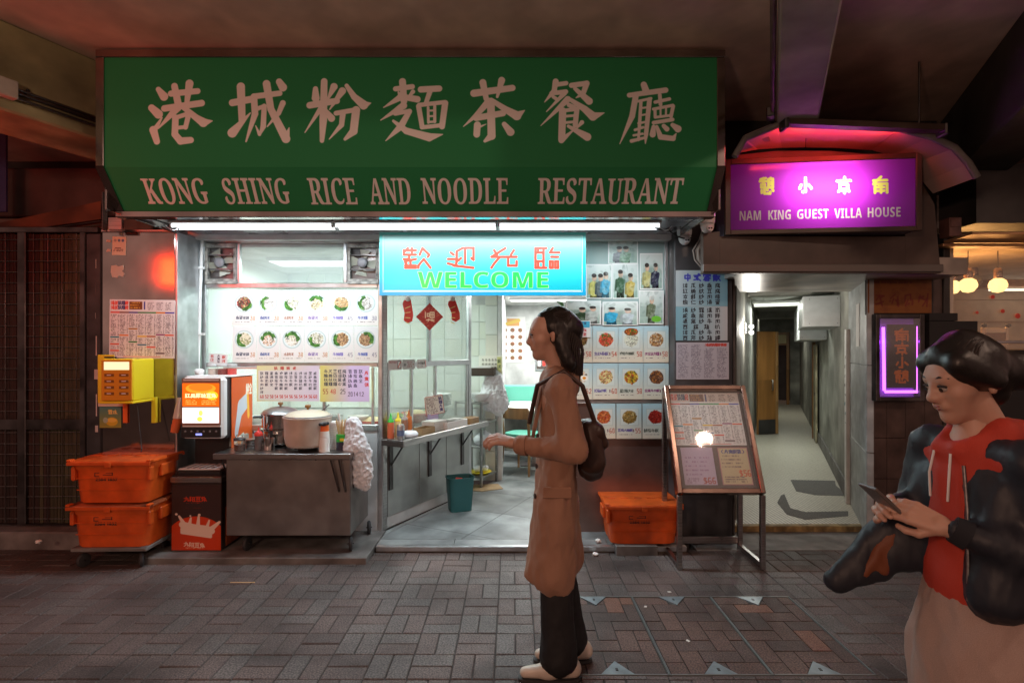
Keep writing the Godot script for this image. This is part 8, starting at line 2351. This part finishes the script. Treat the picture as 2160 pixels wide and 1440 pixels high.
# ---------------------------------------------------------------- people
# hand: fingers along -z of the frame, back of the hand +y, thumb towards side * x
func hand_limbs(fr: Transform3D, side: float, curl: float) -> Array:
	var out := []
	var len_ := [0.034, 0.040, 0.037, 0.029]
	for i in 4:
		var x := side * (0.027 - i * 0.018)
		var k := Vector3(x, 0.004 - absf(i - 1.5) * 0.002, -0.082 + absf(i - 1.0) * 0.004)
		out.append([fr * Vector3(x * 0.55, 0, -0.008), fr * k, 0.015, 0.0105])
		var a := -curl * 0.7
		var m: Vector3 = k + Vector3(0, sin(a), -cos(a)) * len_[i]
		var b := -curl * 1.6
		var m2: Vector3 = m + Vector3(0, sin(b), -cos(b)) * len_[i] * 0.66
		var c := -curl * 2.3
		out.append([fr * k, fr * m, 0.0098, 0.0088])
		out.append([fr * m, fr * m2, 0.0088, 0.0082])
		out.append([fr * m2, fr * (m2 + Vector3(0, sin(c), -cos(c)) * len_[i] * 0.5), 0.0082, 0.007])
	out.append([fr * Vector3(side * 0.018, -0.006, -0.018), fr * Vector3(side * 0.044, -0.014, -0.044), 0.015, 0.0115])
	out.append([fr * Vector3(side * 0.044, -0.014, -0.044), fr * Vector3(side * 0.048, -0.022, -0.072), 0.0112, 0.0095])
	out.append([fr * Vector3(side * 0.048, -0.022, -0.072), fr * Vector3(side * 0.042, -0.030, -0.092), 0.0095, 0.008])
	out.append([fr * Vector3(0, 0, 0.03), fr * Vector3(0, 0, -0.015), 0.024, 0.022, 1.0])
	return out

# head about its own centre: face towards -z; returns [skin limbs, hair limbs]
func head_limbs(fr: Transform3D, s: float) -> Array:
	var v := func(x: float, y: float, z: float) -> Vector3: return fr * (Vector3(x, y, z) * s)
	var skin := [
		[v.call(0, 0.030, 0.015), v.call(0, 0.030, -0.012), 0.083 * s, 0.078 * s], [v.call(0, -0.03, -0.035), v.call(0, -0.082, -0.052), 0.056 * s, 0.033 * s],
		[v.call(-0.034, -0.022, -0.052), v.call(-0.02, -0.07, -0.052), 0.031 * s, 0.026 * s], [v.call(0.034, -0.022, -0.052), v.call(0.02, -0.07, -0.052), 0.031 * s, 0.026 * s],
		[v.call(-0.03, 0.026, -0.073), v.call(0.03, 0.026, -0.073), 0.017 * s, 0.017 * s], [v.call(0, 0.008, -0.092), v.call(0, -0.022, -0.106), 0.008 * s, 0.0125 * s],
		[v.call(-0.011, -0.026, -0.098), v.call(0.011, -0.026, -0.098), 0.0085 * s, 0.0085 * s], [v.call(-0.016, -0.054, -0.088), v.call(0.016, -0.054, -0.088), 0.009 * s, 0.009 * s],
		[v.call(0, -0.092, -0.075), v.call(0, -0.096, -0.07), 0.019 * s, 0.018 * s], [v.call(-0.086, 0.0, 0.012), v.call(-0.085, -0.028, 0.006), 0.013 * s, 0.009 * s], [v.call(0.086, 0.0, 0.012), v.call(0.085, -0.028, 0.006), 0.013 * s, 0.009 * s],
		[v.call(0.031, 0.005, -0.104), v.call(0.034, 0.005, -0.104), 0.016 * s, 0.016 * s, 1.0, true], [v.call(-0.031, 0.005, -0.104), v.call(-0.034, 0.005, -0.104), 0.016 * s, 0.016 * s, 1.0, true],
		[v.call(0, -0.07, 0.0), v.call(0, -0.16, 0.022), 0.052 * s, 0.05 * s]]
	return skin

func face_parts(person: Node3D, body: Node3D, fr: Transform3D, s: float, looking_down: float) -> void:
	for e in [-1.0, 1.0]:
		var c: Vector3 = Vector3(e * 0.031, 0.004, -0.083) * s
		var o := lp(body, "eye", lathe([[0.001, -0.0115 * s], [0.008 * s, -0.0085 * s], [0.0115 * s, 0.0], [0.008 * s, 0.0085 * s], [0.001, 0.0115 * s]], 14), mat("eye_white", 0.40, 0.35, 0.32, 0.3))
		o.transform = Transform3D(fr.basis, fr * c)
		lp(o, "iris", lathe([[0.0005, 0], [0.0068 * s, -0.001], [0.0064 * s, -0.003]], 12), mat("iris", 0.015, 0.01, 0.008, 0.15), Vector3(0, -0.003, -0.0102 * s), Vector3(PI / 2 + looking_down, 0, 0))
		var lid := lp(body, "eyelid", tube([fr * (Vector3(e * 0.018, 0.010, -0.0905) * s), fr * (Vector3(e * 0.031, 0.0135, -0.0955) * s), fr * (Vector3(e * 0.046, 0.008, -0.0865) * s)], 0.0038 * s, 6), mat("lash", 0.03, 0.018, 0.015, 0.6))
		lp(body, "eyebrow", tube([fr * (Vector3(e * 0.014, 0.032, -0.0905) * s), fr * (Vector3(e * 0.032, 0.038, -0.0895) * s), fr * (Vector3(e * 0.052, 0.031, -0.076) * s)], [0.0032 * s, 0.0034 * s, 0.0018 * s], 6), mats.hair)
	lp(body, "upper_lip", tube([fr * (Vector3(-0.022, -0.0535, -0.0895) * s), fr * (Vector3(-0.008, -0.0495, -0.0975) * s), fr * (Vector3(0, -0.051, -0.0985) * s), fr * (Vector3(0.008, -0.0495, -0.0975) * s), fr * (Vector3(0.022, -0.0535, -0.0895) * s)], [0.001, 0.0042 * s, 0.0042 * s, 0.0042 * s, 0.001], 8), mat("lip", 0.36, 0.12, 0.10, 0.45))
	lp(body, "lower_lip", tube([fr * (Vector3(-0.019, -0.0555, -0.0895) * s), fr * (Vector3(0, -0.0605, -0.0965) * s), fr * (Vector3(0.019, -0.0555, -0.0895) * s)], [0.001, 0.0055 * s, 0.001], 8), mats.lip)

func people_mats() -> void:
	var sk := mat("skin", 0.48, 0.28, 0.205, 0.5)
	sk.subsurf_scatter_enabled = true
	sk.subsurf_scatter_strength = 0.12
	var hm := mat("hair", 0.012, 0.010, 0.009, 0.42, 0.0, "cloth", 5.0, 0.3)
	mat("coat_camel", 0.44, 0.235, 0.15, 0.85, 0.0, "cloth", 6.0, 0.05).rim_enabled = true
	mats.coat_camel.rim = 0.4
	mat("trouser_black", 0.012, 0.012, 0.014, 0.8, 0.0, "cloth", 6.0, 0.05)
	mat("shoe_cream", 0.60, 0.53, 0.45, 0.35)
	mat("bag_brown", 0.055, 0.028, 0.02, 0.5, 0.0, "smudge", 3.0)
	mat("navy_jacket", 0.018, 0.023, 0.036, 0.62, 0.0, "cloth", 5.0)
	mat("hoodie_red", 0.62, 0.055, 0.028, 0.85, 0.0, "cloth", 6.0, 0.05)
	mat("lining_orange", 0.24, 0.07, 0.025, 0.7, 0.0, "cloth", 5.0, 0.04)
	mat("skirt_beige", 0.52, 0.38, 0.33, 0.8, 0.0, "cloth", 5.0, 0.05)

func build_walker() -> void:
	people_mats()
	var p := thing("person", "person in long camel coat and black trousers walking past the shop", "person", Vector3(0.215, 0, -2.57), PI / 2)
	var fr := Transform3D(Basis.from_euler(Vector3(-0.12, 0, 0)), Vector3(0, 1.592, -0.035))
	var skin := head_limbs(fr, 0.98)
	var near := Transform3D(Basis.from_euler(Vector3(0.25, 0.15, 0.5)), Vector3(-0.125, 1.10, -0.205))
	var far := Transform3D(Basis.from_euler(Vector3(-1.45, 0, 0)), Vector3(0.235, 0.80, -0.03))
	var body := lp(p, "body", joined([[flesh(skin, 0.0055, 0.022), Vector3.ZERO], [flesh([[Vector3(0, 1.44, -0.005), Vector3(0, 1.30, 0.0), 0.05, 0.07], [Vector3(-0.14, 1.33, 0.0), Vector3(0.14, 1.33, 0), 0.045, 0.045], [Vector3(0, 1.28, 0), Vector3(0, 0.95, 0), 0.11, 0.12, 0.75]], 0.015, 0.05), Vector3.ZERO], [flesh(hand_limbs(near, 1.0, 0.75), 0.0045, 0.008), Vector3.ZERO], [flesh(hand_limbs(far, -1.0, 0.45), 0.0045, 0.008), Vector3.ZERO]]), mats.skin)
	face_parts(p, body, fr, 0.98, 0.1)
	var hair := [[Vector3(0, 1.628, 0.0), Vector3(0, 1.62, 0.03), 0.089, 0.087], [Vector3(0, 1.60, 0.045), Vector3(0, 1.42, 0.06), 0.07, 0.05], [Vector3(-0.065, 1.63, -0.01), Vector3(-0.072, 1.46, 0.05), 0.036, 0.032], [Vector3(0.065, 1.63, -0.01), Vector3(0.072, 1.46, 0.05), 0.036, 0.032], [Vector3(0, 1.44, 0.06), Vector3(0, 1.33, 0.085), 0.05, 0.022], [Vector3(0, 1.66, -0.05), Vector3(0, 1.665, 0.0), 0.046, 0.06], [Vector3(0, 1.556, -0.132), Vector3(0, 1.50, -0.125), 0.064, 0.07, 1.0, true]]
	lp(p, "hair", flesh(hair, 0.0075, 0.03, 0.01), mats.hair)
	var coat := [
		[Vector3(0, 1.31, 0.005), Vector3(0, 1.04, 0.005), 0.13, 0.132, 0.66], [Vector3(-0.165, 1.345, 0.005), Vector3(0.165, 1.345, 0.005), 0.058, 0.058],
		[Vector3(0, 1.06, 0.0), Vector3(0, 0.50, -0.015), 0.135, 0.17, 0.64], [Vector3(-0.03, 0.8, -0.04), Vector3(-0.04, 0.47, -0.10), 0.06, 0.06], [Vector3(0.04, 0.8, 0.03), Vector3(0.05, 0.52, 0.06), 0.07, 0.07],
		[Vector3(-0.185, 1.335, 0.005), Vector3(-0.225, 1.085, 0.055), 0.062, 0.054], [Vector3(-0.225, 1.085, 0.055), Vector3(-0.135, 1.09, -0.17), 0.054, 0.044],
		[Vector3(0.185, 1.335, 0.005), Vector3(0.24, 1.08, 0.05), 0.062, 0.053], [Vector3(0.24, 1.08, 0.05), Vector3(0.235, 0.83, -0.02), 0.053, 0.045],
		[Vector3(-0.05, 1.38, -0.02), Vector3(0.05, 1.38, -0.02), 0.05, 0.05], [Vector3(0, 1.39, 0.05), Vector3(0, 1.40, 0.06), 0.06, 0.05],
		[Vector3(0, 0.36, -0.5), Vector3(0, 0.30, 0.5), 0.13, 0.13, 1.0, true]]
	lp(p, "coat", flesh(coat, 0.0125, 0.045, 0.016, 7.0), mats.coat_camel)
	for k in 3: lp(p, "button", lathe([[0.001, 0], [0.012, 0.001], [0.012, 0.004], [0.001, 0.006]], 14), mats.bag_brown, Vector3(-0.055, 1.12 - k * 0.14, -0.098 - k * 0.006), Vector3(PI / 2, 0.5, 0))
	lp(p, "pocket_flap", cbox(0.012, 0.05, 0.13, 0.004), mats.coat_camel, Vector3(-0.148, 0.88, -0.012), Vector3(0, 0, 0.05))
	lp(p, "sleeve_cuff", tube([Vector3(-0.143, 1.091, -0.148), Vector3(-0.134, 1.09, -0.176)], [0.0475, 0.046], 16), mats.coat_camel)
	for k in 26:
		var a := lerpf(-1.4, 1.4, k / 25.0)
		var path := []
		for q in 6:
			var s := q / 5.0
			var el := lerpf(0.75, 2.4, s)
			path.append(Vector3(sin(a) * 0.092, 1.625, 0.012) + Vector3(0, sin(el), -cos(el)) * 0.0925 * cos(a * 0.9))
		path.append(Vector3(sin(a) * 0.085, 1.52, 0.095 * cos(a) + 0.03))
		path.append(Vector3(sin(a) * 0.07, 1.40, 0.10 * cos(a) + 0.02))
		lp(p, "hair_strand", tube(path, 0.0024, 5), mat("hair_strand", 0.03, 0.023, 0.02, 0.35))
	lp(p, "lapel", hard([PackedVector3Array([Vector3(-0.02, 1.37, -0.09), Vector3(-0.055, 1.36, -0.075), Vector3(-0.055, 1.36, -0.06), Vector3(-0.02, 1.37, -0.075)]), PackedVector3Array([Vector3(-0.005, 1.10, -0.125), Vector3(-0.06, 1.16, -0.115), Vector3(-0.06, 1.16, -0.10), Vector3(-0.005, 1.10, -0.11)])]), mats.coat_camel)
	var tr := [[Vector3(-0.05, 0.75, 0), Vector3(-0.065, 0.5, -0.01), 0.06, 0.066], [Vector3(-0.065, 0.5, -0.01), Vector3(-0.075, 0.105, 0.0), 0.07, 0.086], [Vector3(0.05, 0.75, 0), Vector3(0.065, 0.5, 0.01), 0.06, 0.066], [Vector3(0.065, 0.5, 0.01), Vector3(0.075, 0.11, 0.07), 0.07, 0.082]]
	lp(p, "trousers", flesh(tr, 0.0125, 0.03, 0.01), mats.trouser_black)
	for s in 2:
		var x := -0.075 if s == 0 else 0.075
		var z := 0.0 if s == 0 else 0.075
		var sh := lp(p, "shoe", flesh([[Vector3(x, 0.048, z + 0.07), Vector3(x, 0.042, z - 0.05), 0.036, 0.036], [Vector3(x, 0.042, z - 0.04), Vector3(x, 0.034, z - 0.155), 0.036, 0.024], [Vector3(x, 0.07, z + 0.06), Vector3(x, 0.075, z + 0.01), 0.034, 0.032], [Vector3(x, -0.03, z + 0.1), Vector3(x, -0.03, z - 0.2), 0.036, 0.036, 1.0, true]], 0.007, 0.02), mats.shoe_cream)
		lp(sh, "sole", soft(0.074, 0.012, 0.29, 3.0), mats.rubber, Vector3(x, 0.0, z - 0.042))
	var bag := thing("shoulder_bag", "dark brown shoulder bag on the walker's back", "bag", Vector3(0.215, 0.86, -2.57), PI / 2)
	lp(bag, "bag_body", flesh([[Vector3(-0.10, 0.15, 0.155), Vector3(-0.10, 0.29, 0.145), 0.06, 0.05], [Vector3(0.06, 0.15, 0.155), Vector3(0.05, 0.28, 0.145), 0.06, 0.05], [Vector3(-0.02, 0.10, 0.16), Vector3(0.0, 0.22, 0.165), 0.06, 0.065]], 0.011, 0.05, 0.008), mats.bag_brown)
	lp(bag, "flap", flesh([[Vector3(-0.1, 0.285, 0.165), Vector3(0.05, 0.285, 0.165), 0.046, 0.046], [Vector3(-0.09, 0.23, 0.205), Vector3(0.04, 0.23, 0.205), 0.026, 0.026]], 0.011, 0.04), mats.bag_brown)
	lp(bag, "strap", tube([Vector3(-0.1, 0.31, 0.17), Vector3(-0.15, 0.50, 0.10), Vector3(-0.13, 0.565, 0.02), Vector3(-0.12, 0.5, -0.10), Vector3(-0.06, 0.32, -0.135)], 0.011, 8), mats.bag_brown)

func build_woman() -> void:
	var at := Vector3(1.345, 0, -1.57)
	var turn := 1.62
	var p := thing("person", "person in navy jacket and red hoodie looking at a phone", "person", at, turn)
	var hb := Basis.from_euler(Vector3(-0.30, -0.10, 0.0))
	var fr := Transform3D(hb, Vector3(0, 1.432, -0.03))
	var skin := head_limbs(fr, 0.97)
	var ln := Transform3D(Basis.from_euler(Vector3(0.35, -0.75, 0.9)), Vector3(-0.085, 1.035, -0.165))
	var rn := Transform3D(Basis.from_euler(Vector3(0.35, 0.65, -0.9)), Vector3(0.10, 1.035, -0.175))
	var body := lp(p, "body", joined([[flesh(skin, 0.0042, 0.02), Vector3.ZERO], [flesh([[Vector3(0, 1.32, 0.0), Vector3(0, 1.20, 0.0), 0.046, 0.06], [Vector3(-0.13, 1.22, 0.0), Vector3(0.13, 1.22, 0), 0.04, 0.04], [Vector3(0, 1.16, 0), Vector3(0, 0.85, 0), 0.095, 0.105, 0.75], [Vector3(-0.06, 0.8, 0), Vector3(-0.07, 0.1, 0.03), 0.08, 0.045], [Vector3(0.06, 0.8, 0), Vector3(0.07, 0.1, -0.06), 0.08, 0.045]], 0.015, 0.05), Vector3.ZERO], [flesh(hand_limbs(ln, -1.0, 0.55), 0.0034, 0.005), Vector3.ZERO], [flesh(hand_limbs(rn, 1.0, 0.6), 0.0034, 0.005), Vector3.ZERO]]), mats.skin)
	face_parts(p, body, fr, 0.97, -0.15)
	var hl := []
	for e in [
		[Vector3(0, 0.042, 0.012), Vector3(0, 0.036, 0.03), 0.0915, 0.089], [Vector3(-0.055, 0.065, -0.04), Vector3(-0.085, 0.0, 0.02), 0.036, 0.026], [Vector3(0.055, 0.065, -0.04), Vector3(0.085, 0.0, 0.02), 0.036, 0.026], [Vector3(0, 0.082, -0.03), Vector3(0, 0.09, 0.02), 0.04, 0.055],
		[Vector3(0, -0.01, 0.07), Vector3(0, -0.05, 0.06), 0.06, 0.045], [Vector3(0, 0.01, 0.105), Vector3(0, -0.01, 0.145), 0.05, 0.052], [Vector3(-0.02, -0.03, 0.14), Vector3(0.02, -0.035, 0.14), 0.035, 0.035],
		[Vector3(0, 0.008, -0.122), Vector3(0, -0.06, -0.115), 0.078, 0.076, 1.0, true]]:
		var q: Array = e.duplicate()
		q[0] = fr * e[0]
		q[1] = fr * e[1]
		hl.append(q)
	lp(p, "hair", flesh(hl, 0.006, 0.024, 0.004, 9.0), mats.hair)
	for k in 34:
		var a := lerpf(-1.25, 1.25, k / 33.0)
		var path := []
		for q in 8:
			var s := q / 7.0
			var el := lerpf(0.42, 2.75, s)
			var w := sin(a) * (0.0935 * (1.0 - s * s * 0.75))
			path.append(fr * (Vector3(w, 0.038, 0.018) + Vector3(0, sin(el), -cos(el)) * (0.0945 * cos(a * (1.0 - s * 0.6)) + 0.002 * sin(k * 2.3))))
		path.append(fr * Vector3(sin(a) * 0.03, 0.005, 0.13))
		lp(p, "hair_strand", tube(path, [0.0012, 0.0024, 0.0026, 0.0026, 0.0026, 0.0026, 0.0024, 0.002, 0.0014], 5), mat("hair_strand", 0.03, 0.023, 0.02, 0.35))
	var hood := [
		[Vector3(0, 1.15, 0.0), Vector3(0, 0.86, -0.005), 0.118, 0.125, 0.8], [Vector3(-0.12, 1.21, 0.0), Vector3(0.12, 1.21, 0), 0.05, 0.05], [Vector3(0, 0.86, 0), Vector3(0, 0.79, -0.005), 0.128, 0.12, 0.8],
		[Vector3(-0.065, 1.285, 0.02), Vector3(-0.028, 1.235, -0.075), 0.030, 0.026], [Vector3(0.065, 1.285, 0.02), Vector3(0.028, 1.235, -0.075), 0.030, 0.026], [Vector3(-0.06, 1.29, 0.03), Vector3(-0.03, 1.27, 0.10), 0.036, 0.05], [Vector3(0.06, 1.29, 0.03), Vector3(0.03, 1.27, 0.10), 0.036, 0.05], [Vector3(0, 1.24, 0.11), Vector3(0, 1.18, 0.12), 0.06, 0.05],
		[Vector3(0, 1.30, -0.05), Vector3(0, 1.34, -0.04), 0.045, 0.05, 1.0, true]]
	lp(p, "hoodie", flesh(hood, 0.0105, 0.035, 0.006), mats.hoodie_red)
	for s in [-1.0, 1.0]: lp(p, "hood_cord", tube([Vector3(s * 0.028, 1.225, -0.098), Vector3(s * 0.034, 1.16, -0.108), Vector3(s * 0.03, 1.09, -0.108)], 0.0035, 6), mats.sign_white)
	var jk := [
		[Vector3(0, 1.14, 0.03), Vector3(0, 0.90, 0.03), 0.142, 0.148, 0.85], [Vector3(-0.15, 1.222, 0.01), Vector3(0.15, 1.222, 0.01), 0.056, 0.056], [Vector3(0, 0.92, 0.03), Vector3(0, 0.86, 0.03), 0.152, 0.15, 0.85],
		[Vector3(-0.10, 1.12, -0.02), Vector3(-0.12, 0.86, -0.05), 0.062, 0.07], [Vector3(0.11, 1.12, -0.02), Vector3(0.15, 0.88, -0.10), 0.058, 0.06], [Vector3(0.155, 1.02, -0.09), Vector3(0.165, 0.83, -0.17), 0.034, 0.032], [Vector3(0.165, 0.99, -0.12), Vector3(0.18, 0.80, -0.23), 0.028, 0.028], [Vector3(0.175, 0.95, -0.16), Vector3(0.19, 0.775, -0.29), 0.024, 0.026], [Vector3(0.165, 0.82, -0.17), Vector3(0.19, 0.77, -0.28), 0.026, 0.024],
		[Vector3(-0.17, 1.22, 0.01), Vector3(-0.21, 0.985, 0.03), 0.056, 0.05], [Vector3(-0.21, 0.985, 0.03), Vector3(-0.10, 1.03, -0.145), 0.05, 0.038],
		[Vector3(0.17, 1.22, 0.01), Vector3(0.215, 0.985, -0.01), 0.056, 0.05], [Vector3(0.215, 0.985, -0.01), Vector3(0.115, 1.03, -0.155), 0.05, 0.038],
		[Vector3(0, 1.30, -0.17), Vector3(0, 0.70, -0.20), 0.085, 0.13, 1.0, true], [Vector3(0, 1.36, 0.01), Vector3(0, 1.30, 0.0), 0.075, 0.07, 1.0, true]]
	lp(p, "jacket", flesh(jk, 0.0105, 0.035, 0.012, 7.0), mats.navy_jacket)
	lp(p, "zip", tube([Vector3(-0.07, 1.20, -0.098), Vector3(-0.082, 1.08, -0.098), Vector3(-0.095, 0.95, -0.108), Vector3(-0.10, 0.84, -0.112)], 0.0045, 6), mats.steel)
	for s in [-1.0, 1.0]: lp(p, "cuff", tube([Vector3(s * 0.118, 1.022, -0.128), Vector3(s * 0.098, 1.036, -0.155)], [0.041, 0.036], 16), mat("cuff_knit", 0.012, 0.014, 0.02, 0.9))
	lp(p, "jacket_lining", flesh([[Vector3(0.128, 1.05, -0.085), Vector3(0.142, 0.83, -0.17), 0.016, 0.02], [Vector3(0.14, 0.98, -0.13), Vector3(0.152, 0.81, -0.225), 0.014, 0.016]], 0.007, 0.03, 0.006), mats.lining_orange)
	lp(p, "skirt", flesh([[Vector3(0, 0.84, 0.01), Vector3(0, 0.60, 0.0), 0.135, 0.165, 0.85], [Vector3(0, 0.62, 0), Vector3(-0.03, 0.30, 0.0), 0.165, 0.19, 0.85], [Vector3(0, 0.30, -0.6), Vector3(0, 0.12, 0.6), 0.10, 0.10, 1.0, true]], 0.0125, 0.05, 0.014), mats.skirt_beige)
	for s in 2:
		var x := -0.07 if s == 0 else 0.07
		var z := 0.03 if s == 0 else -0.06
		lp(p, "shoe", flesh([[Vector3(x, 0.04, z + 0.05), Vector3(x, 0.034, z - 0.15), 0.036, 0.026], [Vector3(x, 0.07, z + 0.04), Vector3(x, 0.08, z), 0.034, 0.034]], 0.009, 0.02), mats.black)
	var ph := thing("mobile_phone", "dark phone held in both hands of the person in red", "phone", at + Basis(Vector3.UP, turn) * Vector3(0.008, 1.075, -0.262), turn)
	lp(ph, "phone_case", cbox(0.074, 0.009, 0.152, 0.004), mat("phone_case", 0.10, 0.085, 0.08, 0.3), Vector3.ZERO, Vector3(0.75, 0, 0))
	lp(ph, "screen_glass", cbox(0.068, 0.001, 0.145, 0), mats.black, Basis.from_euler(Vector3(0.75, 0, 0)) * Vector3(0, 0.0052, 0), Vector3(0.75, 0, 0))
